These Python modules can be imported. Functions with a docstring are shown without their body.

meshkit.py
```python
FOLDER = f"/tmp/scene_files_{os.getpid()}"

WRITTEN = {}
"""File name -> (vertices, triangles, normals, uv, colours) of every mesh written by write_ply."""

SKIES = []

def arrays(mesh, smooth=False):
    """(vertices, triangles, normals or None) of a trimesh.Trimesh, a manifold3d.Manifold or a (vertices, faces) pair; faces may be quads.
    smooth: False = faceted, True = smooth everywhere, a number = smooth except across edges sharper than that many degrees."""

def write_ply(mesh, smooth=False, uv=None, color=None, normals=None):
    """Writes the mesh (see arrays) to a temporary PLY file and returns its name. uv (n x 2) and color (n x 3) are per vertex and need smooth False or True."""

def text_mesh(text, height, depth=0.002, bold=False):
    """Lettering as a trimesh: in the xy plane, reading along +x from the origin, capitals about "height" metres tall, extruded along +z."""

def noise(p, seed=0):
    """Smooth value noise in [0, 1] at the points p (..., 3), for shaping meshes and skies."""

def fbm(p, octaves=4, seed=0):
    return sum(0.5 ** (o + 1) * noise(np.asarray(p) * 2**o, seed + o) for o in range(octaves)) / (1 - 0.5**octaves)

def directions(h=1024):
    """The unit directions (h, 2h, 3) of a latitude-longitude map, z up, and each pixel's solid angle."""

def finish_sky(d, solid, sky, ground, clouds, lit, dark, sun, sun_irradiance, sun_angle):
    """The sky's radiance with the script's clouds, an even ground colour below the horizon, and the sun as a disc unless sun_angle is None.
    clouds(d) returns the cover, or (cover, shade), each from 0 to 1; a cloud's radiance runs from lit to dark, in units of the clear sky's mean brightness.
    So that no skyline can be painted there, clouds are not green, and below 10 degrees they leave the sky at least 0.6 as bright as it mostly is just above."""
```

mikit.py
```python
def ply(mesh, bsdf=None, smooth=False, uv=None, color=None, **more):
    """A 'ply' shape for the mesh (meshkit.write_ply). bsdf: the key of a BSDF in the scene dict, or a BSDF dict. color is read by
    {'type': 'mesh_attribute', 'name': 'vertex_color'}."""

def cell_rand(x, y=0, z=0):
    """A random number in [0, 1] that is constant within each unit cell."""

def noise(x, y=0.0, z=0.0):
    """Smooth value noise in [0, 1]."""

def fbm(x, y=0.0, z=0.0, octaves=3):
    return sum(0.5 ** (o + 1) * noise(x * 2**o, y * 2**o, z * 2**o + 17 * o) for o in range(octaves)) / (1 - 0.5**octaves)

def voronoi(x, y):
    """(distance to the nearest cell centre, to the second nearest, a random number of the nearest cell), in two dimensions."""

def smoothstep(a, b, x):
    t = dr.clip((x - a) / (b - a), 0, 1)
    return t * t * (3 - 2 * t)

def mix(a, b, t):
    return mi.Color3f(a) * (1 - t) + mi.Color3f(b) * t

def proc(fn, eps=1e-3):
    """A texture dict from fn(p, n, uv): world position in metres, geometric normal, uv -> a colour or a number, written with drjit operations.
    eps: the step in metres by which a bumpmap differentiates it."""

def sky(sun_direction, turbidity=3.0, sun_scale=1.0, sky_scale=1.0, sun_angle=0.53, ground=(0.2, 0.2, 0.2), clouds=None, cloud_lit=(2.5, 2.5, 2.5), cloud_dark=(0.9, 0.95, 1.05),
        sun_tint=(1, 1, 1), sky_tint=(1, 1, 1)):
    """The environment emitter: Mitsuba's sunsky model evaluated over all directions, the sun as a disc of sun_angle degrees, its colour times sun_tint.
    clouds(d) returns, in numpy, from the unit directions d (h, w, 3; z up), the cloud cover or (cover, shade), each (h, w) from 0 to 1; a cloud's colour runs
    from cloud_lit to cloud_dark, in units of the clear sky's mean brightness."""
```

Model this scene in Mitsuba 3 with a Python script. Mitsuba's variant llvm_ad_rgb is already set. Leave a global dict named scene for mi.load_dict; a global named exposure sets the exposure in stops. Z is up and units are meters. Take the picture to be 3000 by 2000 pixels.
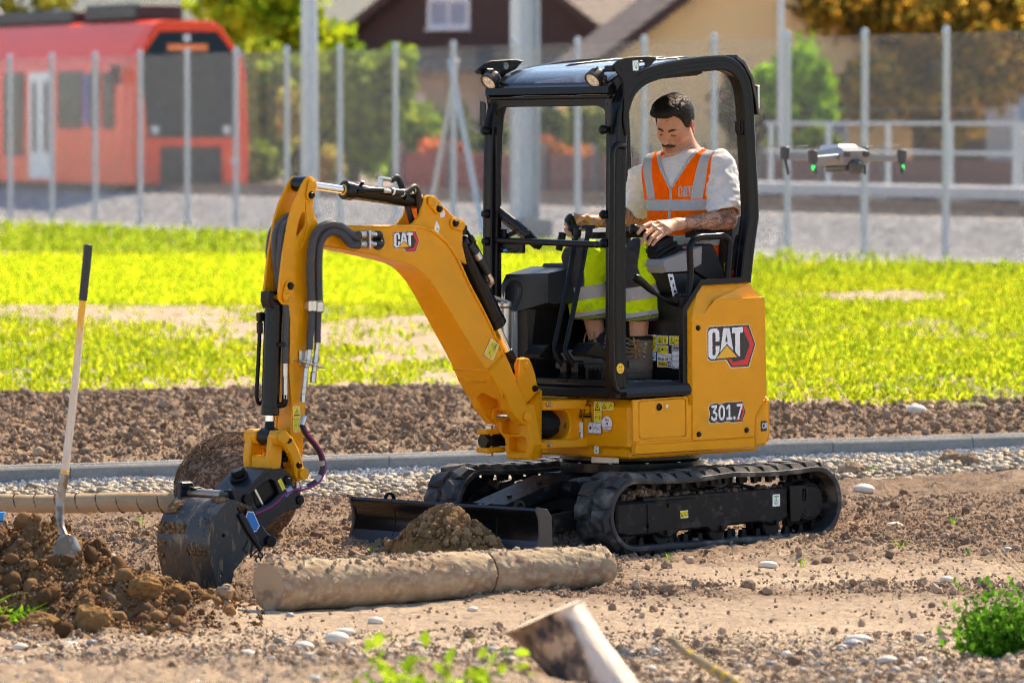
import math, random
import numpy as np, trimesh, shapely
import shapely.affinity
import shapely.geometry as sg
import drjit as dr, mitsuba as mi
import manifold3d as m3
import mikit, meshkit
from mikit import proc, noise, fbm, voronoi, cell_rand, smoothstep, mix

rng = np.random.default_rng(7)
scene, labels = {'type': 'scene'}, {}

# ---------------------------------------------------------------- camera, sky, exposure
W_, H_ = 1024, 682
CAM = np.array([0.0, 0.0, 2.0])
scene['camera'] = {'type': 'thinlens', 'fov': math.degrees(2 * math.atan(1500 / 16000)), 'fov_axis': 'x', 'near_clip': 0.5, 'far_clip': 3000.0,
                   'aperture_radius': 0.021, 'focus_distance': 26.0,
                   'to_world': mi.ScalarTransform4f().look_at(origin=[0, 0, 2.0], target=[0, 16, 1.35], up=[0, 0, 1])}
SUN = (0.36, 0.58, 0.73)
scene['daylight'] = mikit.sky(SUN, turbidity=3.2, sun_scale=1.0, sky_scale=1.05, sun_tint=(1.0, 0.96, 0.88), sky_tint=(1.04, 1.0, 0.95), ground=(0.3, 0.26, 0.2))
exposure = 2.75

# ---------------------------------------------------------------- materials
def mat(name, d):
    name = 'm_' + name; scene[name] = d
    return name
def pr(name, c, rough=0.5, metal=0.0, coat=0.0, spec=0.5, two=True, sheen=0.0, coat_gloss=0.9):
    b = {'type': 'principled', 'base_color': c if isinstance(c, dict) else {'type': 'rgb', 'value': list(c)}, 'roughness': rough if isinstance(rough, dict) else float(rough), 'metallic': float(metal), 'specular': float(spec)}
    if coat: b['clearcoat'] = float(coat); b['clearcoat_gloss'] = float(coat_gloss)
    if sheen: b['sheen'] = float(sheen)
    return mat(name, {'type': 'twosided', 'bsdf': b} if two else b)
def bump(name, d, fn, eps=2e-3, scale=1.0):
    return mat(name, {'type': 'twosided', 'bsdf': {'type': 'bumpmap', 'arbitrary': proc(fn, eps), 'scale': scale, 'bsdf': d}})
def diffuse(c, rough=0.85, spec=0.3):
    return {'type': 'principled', 'base_color': c if isinstance(c, dict) else {'type': 'rgb', 'value': list(c)}, 'roughness': rough, 'specular': spec}
VC = {'type': 'mesh_attribute', 'name': 'vertex_color'}
def leafmat(name, trans=1.0, rough=0.55):
    return mat(name, {'type': 'principledthin', 'base_color': VC, 'diff_trans': trans, 'roughness': rough, 'spec_trans': 0.0, 'eta': 1.4})

# ---------------------------------------------------------------- mesh helpers
def TM(v, f): return trimesh.Trimesh(np.asarray(v, float), np.asarray(f, int), process=False)
def cat(*ms):
    ms = [m for x in ms for m in (x if isinstance(x, (list, tuple)) else [x])]
    return trimesh.util.concatenate(ms) if len(ms) > 1 else ms[0]
COUNT = {}
def num(key):
    n = COUNT.get(key, 0); COUNT[key] = n + 1
    return key if n == 0 else f'{key}_{n:03d}'
def put(key, mesh, bsdf, smooth=30, M=None, color=None, uv=None, lab=None):
    """One mesh of the scene under key (key_001 ... when it is taken); returns the key."""
    key = num(key)
    if isinstance(bsdf, str) and not bsdf.startswith('m_'): bsdf = 'm_' + bsdf
    if M is not None:
        mesh = TM(np.asarray(mesh.vertices) @ M[:3, :3].T + M[:3, 3], mesh.faces)
    if color is not None and smooth not in (False, True): smooth = True
    scene[key] = mikit.ply(mesh, bsdf, smooth=smooth, color=color, uv=uv)
    if lab: labels[key] = {'label': lab}
    return key
def thing(key, label, cate, group=None):
    key = num(key)
    labels[key] = {'label': label, 'category': cate}
    if group: labels[key]['group'] = group
    return key
def name(key, label, cate, group=None):
    labels[key] = {'label': label, 'category': cate}
    if group: labels[key]['group'] = group
def structure(key, mesh, bsdf, smooth=30, color=None, label=None):
    k = put(key, mesh, bsdf, smooth, color=color); labels[k] = {'kind': 'structure'}
    if label: labels[k]['label'] = label
    return k
def stuff(key, mesh, bsdf, smooth=False, color=None, label=None, cate=None):
    k = put(key, mesh, bsdf, smooth, color=color); labels[k] = {'kind': 'stuff'}
    if label: labels[k]['label'] = label
    if cate: labels[k]['category'] = cate
    return k
def hull(p): return trimesh.convex.convex_hull(np.asarray(p, float))
def box(c, s, b=0.004, R=None):
    """A box with chamfered edges."""
    h = np.asarray(s, float) / 2; b = min(b, h.min() * 0.45)
    pts = []
    for sx in (-1, 1):
        for sy in (-1, 1):
            for sz in (-1, 1):
                for k in range(3):
                    q = h - b; q[k] = h[k]
                    pts.append(q * (sx, sy, sz))
    pts = np.array(pts)
    if R is not None: pts = pts @ np.asarray(R).T
    return hull(pts + np.asarray(c, float))
def rot(axis, deg):
    return trimesh.transformations.rotation_matrix(math.radians(deg), axis)[:3, :3]
def frame(d, up=(0, 0, 1)):
    d = np.asarray(d, float) / np.linalg.norm(d); u = np.asarray(up, float)
    if abs(d @ u) > 0.99: u = np.array([1.0, 0, 0])
    x = np.cross(u, d); x /= np.linalg.norm(x)
    return np.array([x, np.cross(d, x), d]).T
def lathe(profile, a, b, n=24):
    """Revolves (radius, t) pairs about the line from a to b (t in metres from a)."""
    a = np.asarray(a, float); d = np.asarray(b, float) - a; F = frame(d)
    pr_ = np.asarray(profile, float); th = np.arange(n) / n * 2 * np.pi
    v = np.array([a + F @ np.array([r * math.cos(t), r * math.sin(t), z]) for r, z in pr_ for t in th])
    m = len(pr_); f = []
    for i in range(m - 1):
        for j in range(n):
            k = (j + 1) % n
            f += [[i * n + j, i * n + k, (i + 1) * n + k], [i * n + j, (i + 1) * n + k, (i + 1) * n + j]]
    return TM(v, f)
def cyl(a, b, r, n=20, ch=None, r2=None):
    L = np.linalg.norm(np.asarray(b, float) - np.asarray(a, float)); r2 = r if r2 is None else r2
    ch = min(r, r2) * 0.12 if ch is None else ch
    return lathe([(0, 0), (r - ch, 0), (r, ch), (r2, L - ch), (r2 - ch, L), (0, L)], a, b, n)
def bolt(a, d, r=0.014, h=0.012):
    a = np.asarray(a, float); d = np.asarray(d, float) / np.linalg.norm(d)
    return cat(cyl(a, a + d * h * 0.35, r * 1.25, 14), cyl(a, a + d * h, r, 6, ch=0.001))
def spline(p, n=8):
    """Catmull-Rom through the points."""
    p = np.asarray(p, float); q = np.vstack([2 * p[0] - p[1], p, 2 * p[-1] - p[-2]]); out = []
    for i in range(1, len(q) - 2):
        for t in np.arange(n) / n:
            a, b, c, d = q[i - 1], q[i], q[i + 1], q[i + 2]
            out.append(0.5 * (2 * b + (c - a) * t + (2 * a - 5 * b + 4 * c - d) * t * t + (3 * b - a - 3 * c + d) * t ** 3))
    return np.array(out + [p[-1]])
def tube(p, r, n=10, prof=None, caps=True):
    """A tube along the points; r a number or one per point; prof: an (k, 2) section instead of a circle."""
    p = np.asarray(p, float); m = len(p); r = np.broadcast_to(np.asarray(r, float), m)
    t = np.gradient(p, axis=0); t /= np.linalg.norm(t, axis=1, keepdims=True)
    F = frame(t[0]); x = F[:, 0]
    if prof is None: a = np.arange(n) / n * 2 * np.pi; prof = np.stack([np.cos(a), np.sin(a)], 1)
    n = len(prof); v = []
    for i in range(m):
        x = x - t[i] * (x @ t[i]); x /= np.linalg.norm(x); y = np.cross(t[i], x)
        v.append(p[i] + r[i] * (prof[:, :1] * x + prof[:, 1:] * y))
    v = np.vstack(v); f = []
    for i in range(m - 1):
        for j in range(n):
            k = (j + 1) % n
            f += [[i * n + j, i * n + k, (i + 1) * n + k], [i * n + j, (i + 1) * n + k, (i + 1) * n + j]]
    if caps:
        v = np.vstack([v, p[0], p[-1]])
        for j in range(n):
            k = (j + 1) % n
            f += [[m * n, k, j], [m * n + 1, (m - 1) * n + j, (m - 1) * n + k]]
    return TM(v, f)
def bar(a, b, wx, wy, ch=0.003, up=(0, 0, 1)):
    a, b = np.asarray(a, float), np.asarray(b, float)
    return box((a + b) / 2, (wx, wy, np.linalg.norm(b - a)), ch, frame(b - a, up))
def ring(p):
    p = np.asarray(p, float)
    a = 0.5 * np.sum(p[:, 0] * np.roll(p[:, 1], -1) - np.roll(p[:, 0], -1) * p[:, 1])
    return p if a > 0 else p[::-1]
def mitre(p, d):
    """The closed counter-clockwise ring moved inwards by d."""
    e = np.roll(p, -1, 0) - p; e /= np.maximum(np.linalg.norm(e, axis=1, keepdims=True), 1e-9)
    nrm = np.stack([-e[:, 1], e[:, 0]], 1); a = np.roll(nrm, 1, 0); s = a + nrm
    s /= np.maximum(np.linalg.norm(s, axis=1, keepdims=True), 1e-9)
    return p + s * (d / np.clip(np.sum(s * nrm, 1), 0.5, 1))[:, None]
def plate(poly, w0, w1, holes=(), ch=0.003):
    """A plate with chamfered edges: outline in (u, v), from w0 to w1 along w. Returns vertices (u, v, w)."""
    rings = [ring(poly)] + [ring(h)[::-1] for h in holes]
    if w0 > w1: w0, w1 = w1, w0
    ch = min(ch, (w1 - w0) * 0.3)
    ins = [mitre(r, ch) for r in rings]
    sizes = [len(r) for r in rings]; N = sum(sizes)
    outer, inner = np.vstack(rings), np.vstack(ins)
    v2, tri = trimesh.creation.triangulate_polygon(sg.Polygon(ins[0], ins[1:]), engine='earcut')
    from scipy.spatial import cKDTree
    idx = cKDTree(inner).query(v2)[1]; tri = idx[tri]
    a = inner[tri]; e1, e2 = a[:, 1] - a[:, 0], a[:, 2] - a[:, 0]; ar = e1[:, 0] * e2[:, 1] - e1[:, 1] * e2[:, 0]; tri[ar < 0] = tri[ar < 0][:, ::-1]
    lay = [(inner, w0), (outer, w0 + ch), (outer, w1 - ch), (inner, w1)]
    v = np.vstack([np.c_[q, np.full(N, w)] for q, w in lay]); f = [tri[:, ::-1], tri + 3 * N]
    at = 0
    for s in sizes:
        j = at + np.arange(s); k = at + (np.arange(s) + 1) % s; at += s
        for L in range(3):
            f.append(np.stack([L * N + j, L * N + k, (L + 1) * N + k], 1)); f.append(np.stack([L * N + j, (L + 1) * N + k, (L + 1) * N + j], 1))
    return TM(v, np.vstack(f))
def xz(m):
    """(u, v, w) read as x, z, y."""
    v = np.asarray(m.vertices); return TM(np.c_[v[:, 0], v[:, 2], v[:, 1]], np.asarray(m.faces)[:, ::-1])
def yz(m):
    """(u, v, w) read as y, z, x."""
    v = np.asarray(m.vertices); return TM(np.c_[v[:, 2], v[:, 0], v[:, 1]], m.faces)
def xzplate(poly, y0, y1, holes=(), ch=0.003): return xz(plate(poly, y0, y1, holes, ch))
def yzplate(poly, x0, x1, holes=(), ch=0.003): return yz(plate(poly, x0, x1, holes, ch))
def circ(c, r, n=20, a0=0): a = np.arange(n) / n * 2 * np.pi + a0; return np.stack([c[0] + r * np.cos(a), c[1] + r * np.sin(a)], 1)
def rrect(x0, y0, x1, y1, r, n=4):
    out = []
    for cx, cy, a0 in ((x1 - r, y1 - r, 0), (x0 + r, y1 - r, 90), (x0 + r, y0 + r, 180), (x1 - r, y0 + r, 270)):
        for k in range(n + 1):
            a = math.radians(a0 + 90 * k / n); out.append((cx + r * math.cos(a), cy + r * math.sin(a)))
    return out
def blob(sub=2, amp=0.2, freq=1.6, seed=0):
    m = trimesh.creation.icosphere(subdivisions=sub); v = np.asarray(m.vertices)
    d = 1 + amp * 2 * (meshkit.fbm(v * freq + 31.7 * seed, 3, seed) - 0.5)
    return TM(v * d[:, None], m.faces)
def octa(amp, seed):
    m = trimesh.creation.box((1, 1, 1)); v = np.array([[1, 0, 0], [-1, 0, 0], [0, 1, 0], [0, -1, 0], [0, 0, 1], [0, 0, -1]], float); g = np.random.default_rng(seed)
    return TM(v * (1 + amp * g.uniform(-1, 1, (6, 1))) + .25 * amp * g.normal(size=(6, 3)), [[0, 2, 4], [2, 1, 4], [1, 3, 4], [3, 0, 4], [2, 0, 5], [1, 2, 5], [3, 1, 5], [0, 3, 5]])
def rand_rot(n, g):
    q = g.normal(size=(n, 4)); q /= np.linalg.norm(q, axis=1, keepdims=True); w, x, y, z = q.T
    return np.stack([np.stack([1 - 2 * (y * y + z * z), 2 * (x * y - z * w), 2 * (x * z + y * w)], -1), np.stack([2 * (x * y + z * w), 1 - 2 * (x * x + z * z), 2 * (y * z - x * w)], -1), np.stack([2 * (x * z - y * w), 2 * (y * z + x * w), 1 - 2 * (x * x + y * y)], -1)], 1)
def zrot(n, g, tilt=0.0):
    a = g.uniform(0, 2 * np.pi, n); c, s, o, l = np.cos(a), np.sin(a), np.zeros(n), np.ones(n)
    return np.stack([np.stack([c, -s, o], -1), np.stack([s, c, o], -1), np.stack([o, o, l], -1)], 1)
def scatter(variants, pos, scale, R, cols=None, g=rng):
    """Copies of the variants as one mesh; scale (n, 3); cols (n, 3) gives each copy its colour."""
    pick = g.integers(0, len(variants), len(pos)); V, F, C, at = [], [], [], 0
    for k, m in enumerate(variants):
        i = np.where(pick == k)[0]
        if not len(i): continue
        v0 = np.asarray(m.vertices); nv = len(v0)
        v = np.einsum('nij,nkj->nki', R[i], v0[None] * scale[i][:, None]) + pos[i][:, None]
        V.append(v.reshape(-1, 3)); F.append((np.asarray(m.faces)[None] + (np.arange(len(i)) * nv)[:, None, None]).reshape(-1, 3) + at); at += nv * len(i)
        if cols is not None: C.append(np.repeat(cols[i], nv, 0))
    return TM(np.vstack(V), np.vstack(F)), (np.vstack(C) if cols is not None else None)
def pick_colors(pal, n, g, var=0.15):
    pal = np.asarray(pal, float); c = pal[g.integers(0, len(pal), n)]
    return np.clip(c * (1 + var * g.normal(size=(n, 1))), 0.005, 0.95)
def sstep(a, b, x): t = np.clip((x - a) / (b - a), 0, 1); return t * t * (3 - 2 * t)

# ================================================================ the setting
def kerb_y(x): return 31.92 + 0.533 * x
MX, MY = 0.579, 26.44                                           # where the excavator stands
def bump2(x, y, cx, cy, rx, ry): return np.exp(-((x - cx) / rx) ** 2 - ((y - cy) / ry) ** 2)
def gz0(x, y):
    """The lie of the land without its small relief."""
    x, y = np.asarray(x, float), np.asarray(y, float)
    h = -0.03 + 0.0 * x
    h = h + 0.27 * sstep(21.0, 16.8, y) * (1 - 0.42 * sstep(-0.1, 0.7, x) * sstep(2.2, 1.4, x)) + 0.06 * sstep(0.9, 2.4, x) * sstep(21.5, 18.5, y)
    h = h + 0.285 * sstep(-1.44, -1.95, x) * np.exp(-((y - 22.75) / 0.62) ** 2)
    h = h + 0.09 * bump2(x, y, -1.62, 22.2, 0.22, 0.3) + 0.03 * bump2(x, y, -1.25, 22.0, 0.2, 0.25)
    h = h - 0.17 * bump2(x, y, -1.36, 24.45, 0.42, 0.6)
    beyond = y - kerb_y(x)
    h = h + 0.09 * sstep(0.05, 0.4, beyond) + 0.035 * sstep(0.6, 1.6, beyond) * sstep(9, 6, beyond)
    return h
def gz(x, y):
    x, y = np.asarray(x, float), np.asarray(y, float)
    p = np.stack([x, y, 0 * x], -1)
    beyond = y - kerb_y(x)
    rough = np.where(beyond > 0, sstep(0.1, 0.6, beyond) * sstep(8.5, 6.0, beyond), np.where(beyond > -2.1, 0.25, 1.0))
    path = np.clip(sstep(21.0, 21.8, y) * sstep(23.6, 22.8, y) * sstep(-1.4, -1.0, x) + sstep(23.4, 23.9, y) * sstep(25.2, 24.7, y) * sstep(0.35, 0.8, x) * sstep(3.0, 2.2, x), 0, 1)
    rough = rough * (1 - 0.75 * path)
    mound = sstep(-1.0, -1.5, x) * np.exp(-((y - 22.6) / 0.7) ** 2)
    n1 = meshkit.fbm(p * 1.3, 2, 3) - 0.5
    n2 = np.abs(meshkit.fbm(p * (4.5, 3.2, 1), 3, 11) - 0.5)
    n3 = meshkit.fbm(p * (17, 12, 1), 2, 23) - 0.5 + 0.8 * (np.abs(meshkit.fbm(p * (9, 7, 1), 2, 29) - 0.5) - 0.15)
    far = sstep(60, 40, y)
    return gz0(x, y) + far * (0.05 * n1 * (0.4 + 0.6 * rough) + rough * (0.075 * (0.22 - n2) + 0.05 * n3) + mound * (0.16 * (0.2 - n2) + 0.10 * n3) + sstep(0.4, 1, beyond) * sstep(8.5, 6.5, beyond) * 0.05 * n3)

# rows grow with distance, columns spread with it; the faces are shared out among the surfaces
ys = [14.0]
while ys[-1] < 420:
    y_ = ys[-1]; ys.append(y_ + (0.03 * (y_ / 19) ** 1.25 if y_ < 41 else 0.17 * (y_ / 41) ** 3))
ys = np.array(ys); us = np.linspace(-1, 1, 461)
Yg, Ug = np.meshgrid(ys, us, indexing='ij'); Xg = Ug * (0.125 * Yg + 1.2)
FU, FN, F0 = np.array([0.4405, -0.8977]), np.array([0.8977, 0.4405]), np.array([-10.1, 110.0])   # along the fence, away from it, its far end
perp = (Xg - F0[0]) * FN[0] + (Yg - F0[1]) * FN[1]
bank = 0.45 * sstep(0.8, 3.6, perp)
Zg = gz(Xg, Yg) * sstep(100, 70, Yg) + bank + 0.02 * (meshkit.fbm(np.stack([Xg * 4, Yg * 4, 0 * Xg], -1), 2, 5) - 0.5) * (perp > -2)
V_ = np.stack([Xg, Yg, Zg], -1).reshape(-1, 3); nr, ncol = Xg.shape
i_, j_ = np.meshgrid(np.arange(nr - 1), np.arange(ncol - 1), indexing='ij'); a_ = (i_ * ncol + j_).ravel()
quads = np.stack([a_, a_ + 1, a_ + ncol + 1, a_ + ncol], 1); qc = V_[quads].mean(1)
byd = qc[:, 1] - kerb_y(qc[:, 0]); pq = (qc[:, 0] - F0[0]) * FN[0] + (qc[:, 1] - F0[1]) * FN[1]
edge_n = meshkit.fbm(np.c_[qc[:, :2] * 0.7, 0 * byd], 3, 9) - 0.5
def soil_end(x): return np.interp(x, [-4, 0.5, 1.2, 5], [8.6, 7.0, 3.4, 2.3])
lawn_y0 = 57.5 + 1.2 * edge_n
cls = np.where(pq > 3.9, 6, np.where(pq > 0.3, 5, np.where(pq > -1.9 - 2.6 * sstep(82, 106, qc[:, 1]) + 1.6 * edge_n, 4, np.where((qc[:, 1] > lawn_y0) & (qc[:, 1] < 77) & (qc[:, 0] < 2.0 + 5 * edge_n), 3,
      np.where(byd > soil_end(qc[:, 0]) + 2.2 * edge_n, 2, np.where(byd > 0.03, 1, np.where(byd > -0.03, 9, np.where(byd > -2.0 + 1.5 * edge_n, 7, 0))))))))
def part_of(k):
    q = quads[np.isin(cls, k)]; t = np.vstack([q[:, [0, 1, 2]], q[:, [0, 2, 3]]]); u, inv = np.unique(t, return_inverse=True)
    return TM(V_[u], inv.reshape(-1, 3))

def soil_color(p, n, uv):
    a = fbm(p.x * 1.7, p.y * 1.1, p.z, 3); b = fbm(p.x * 23, p.y * 17, p.z * 23, 3); c = noise(p.x * 90, p.y * 70, p.z * 90)
    sandy = dr.maximum(smoothstep(20.9, 21.7, p.y + a) * smoothstep(23.9, 22.9, p.y + a) * smoothstep(-1.5, -1.0, p.x + a * 0.5), smoothstep(23.6, 24.2, p.y + a * 0.5) * smoothstep(25.6, 24.9, p.y + a * 0.5) * smoothstep(0.3, 0.9, p.x) * smoothstep(3.4, 2.3, p.x))
    sandy = dr.clip(0.75 * sandy + 0.5 * smoothstep(0.5, 0.75, a) + 0.55 * smoothstep(22, 20, p.y), 0, 1)
    col = mix((0.23, 0.158, 0.107), (0.48, 0.37, 0.26), dr.clip(sandy * 0.9 + (b - 0.5) * 0.55, 0, 1))
    heap = smoothstep(-0.95, -1.45, p.x + (a - 0.5) * 0.5) * smoothstep(24.2, 23.4, p.y) * smoothstep(21.0, 21.7, p.y)
    col = mix(col, mix((0.13, 0.068, 0.030), (0.25, 0.14, 0.063), b), heap)
    return col * (0.75 + 0.5 * c)
def dirt_relief(p, n, uv): return fbm(p.x * 70, p.y * 60, p.z * 70, 3) * 0.02
bump('soil', diffuse(proc(soil_color), 0.95, 0.15), dirt_relief, 2e-3)
def tilled_color(p, n, uv):
    b = fbm(p.x * 14, p.y * 12, p.z * 14, 3); c = noise(p.x * 70, p.y * 60, p.z * 70); a = fbm(p.x * 0.9, p.y * 0.7, 2.0, 2)
    return mix((0.19, 0.127, 0.082), (0.37, 0.265, 0.18), dr.clip(b * 0.8 + (a - 0.5) * 0.9, 0, 1)) * (0.75 + 0.5 * c)
bump('tilled', diffuse(proc(tilled_color), 0.95, 0.15), dirt_relief, 2e-3)
def field_color(p, n, uv):
    b = fbm(p.x * 5, p.y * 3, 1.0, 3); c = noise(p.x * 40, p.y * 30, 3.0); g = smoothstep(0.42, 0.62, fbm(p.x * 0.55, p.y * 0.22, 4.0, 3))
    return mix(mix((0.30, 0.22, 0.145), (0.46, 0.36, 0.25), b), (0.16, 0.20, 0.045), g * 0.55) * (0.75 + 0.5 * c)
pr('field', proc(field_color), 0.95, spec=0.1)
def lawn_color(p, n, uv):
    b = fbm(p.x * 3, p.y * 1.5, 1.0, 3); c = noise(p.x * 60, p.y * 30, 3.0)
    return mix((0.22, 0.30, 0.02), (0.32, 0.38, 0.03), b) * (0.7 + 0.6 * c)
pr('lawn', proc(lawn_color), 0.9, spec=0.1)
def gravel_tex(s, lo, hi):
    def f(p, n, uv):
        d, e, r = voronoi(p.x * s, p.y * s * 0.8 + p.z * s)
        return mix(lo, hi, r * r)
    return f
pr('ballast', proc(gravel_tex(17, (0.07, 0.072, 0.08), (0.42, 0.425, 0.44))), 0.9, spec=0.2)
pr('chippings', proc(gravel_tex(20, (0.22, 0.215, 0.21), (0.55, 0.53, 0.51))), 0.9, spec=0.2)
pr('cobble_bed', proc(gravel_tex(22, (0.22, 0.185, 0.14), (0.38, 0.325, 0.25))), 0.9, spec=0.2)
pr('dusty', (0.30, 0.25, 0.21), 0.9)

structure('soil_ground', part_of([0, 9]), 'soil', True)
structure('tilled_soil', part_of([1]), 'tilled', True)
structure('field', part_of([2]), 'field', True)
structure('lawn', part_of([3]), 'lawn', True)
structure('gravel_verge', part_of([4]), 'chippings', True)
structure('railway_bank', part_of([5]), 'ballast', True)
structure('railway_ground', part_of([6]), 'dusty', True)
structure('gravel_strip', part_of([7]), 'cobble_bed', True)
structure('ground', TM([[-900, -300, -.25], [900, -300, -.25], [900, 1200, -.25], [-900, 1200, -.25]], [[0, 1, 2], [0, 2, 3]]), 'field_plain' if pr('field_plain', (0.36, 0.29, 0.20), 0.95, spec=0.1) else '')

# ---- kerb stones, one metre each
def concrete(p, n, uv): return mix((0.17, 0.168, 0.16), (0.33, 0.325, 0.31), fbm(p.x * 3, p.y * 3, p.z * 9, 3)) * (0.85 + 0.3 * noise(p.x * 80, p.y * 80, p.z * 80))
pr('concrete', proc(concrete), 0.85, spec=0.25)
kd = np.array([1, 0.533]) / math.hypot(1, 0.533); kn = np.array([-kd[1], kd[0]])
labels['kerb'] = {'label': 'long grey concrete kerb edging along the pale gravel strip', 'category': 'kerb'}
section = [(-0.05, -0.2), (-0.05, 0.045), (-0.038, 0.058), (0.012, 0.058), (0.018, 0.066), (0.085, 0.066), (0.09, 0.06), (0.09, -0.2)]
for k in range(-6, 7):
    o = np.array([0.15, kerb_y(0.15)]) + kd * k * 1.0
    m = plate(section, 0.0018, 0.9982, ch=0.003); v = np.asarray(m.vertices); dz = 0.003 * rng.normal()
    put('kerb__stone', TM(np.c_[o[0] + kd[0] * v[:, 2] + kn[0] * v[:, 0], o[1] + kd[1] * v[:, 2] + kn[1] * v[:, 0], v[:, 1] + dz + 0.004], m.faces), 'concrete', 20)

# ---- clods, pebbles, cobbles
pr('clod', VC, 0.95, spec=0.1); pr('pebble', VC, 0.6, spec=0.3)
clods = [blob(1, 0.45, 1.7, s) for s in range(8)]; tiny = [blob(0, 0.5, 1.6, s) for s in range(20, 30)]; crumb = [octa(.35, s) for s in range(8)]; fine = [blob(2, 0.3, 1.7, s) for s in range(40, 46)]
pebs = [blob(0, 0.22, 1.0, s) for s in range(80, 88)]; stones = [blob(1, 0.10, 0.9, s) for s in range(60, 66)]
SOILC = [(0.27, 0.19, 0.13), (0.20, 0.138, 0.093), (0.33, 0.24, 0.165), (0.38, 0.285, 0.20)]; HEAPC = [(0.17, 0.092, 0.040), (0.22, 0.125, 0.055), (0.12, 0.065, 0.030)]; TILLC = [(0.25, 0.168, 0.11), (0.19, 0.125, 0.08), (0.31, 0.215, 0.145), (0.35, 0.255, 0.175)]
PEBC = [(0.40, 0.35, 0.27), (0.48, 0.44, 0.38), (0.30, 0.28, 0.25), (0.20, 0.205, 0.22), (0.38, 0.29, 0.19), (0.28, 0.25, 0.22), (0.54, 0.50, 0.44), (0.34, 0.27, 0.19)]
def strew(n, fn, sizes, variants, pal, sink=0.3, flat=(0.75, 1.0), tumbled=True, seed=1, var=0.15):
    g = np.random.default_rng(seed); x, y = fn(n, g); s = sizes(len(x), g)
    sc = s[:, None] * np.stack([g.uniform(0.8, 1.25, len(x)), g.uniform(0.8, 1.25, len(x)), g.uniform(*flat, len(x))], 1)
    pos = np.stack([x, y, gz(x, y) + s * (0.9 * np.mean(flat) * (1 - 2 * sink))], 1)
    return scatter(variants, pos, sc, rand_rot(len(x), g) if tumbled else zrot(len(x), g), pick_colors(pal, len(x), g, var), g)
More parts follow.
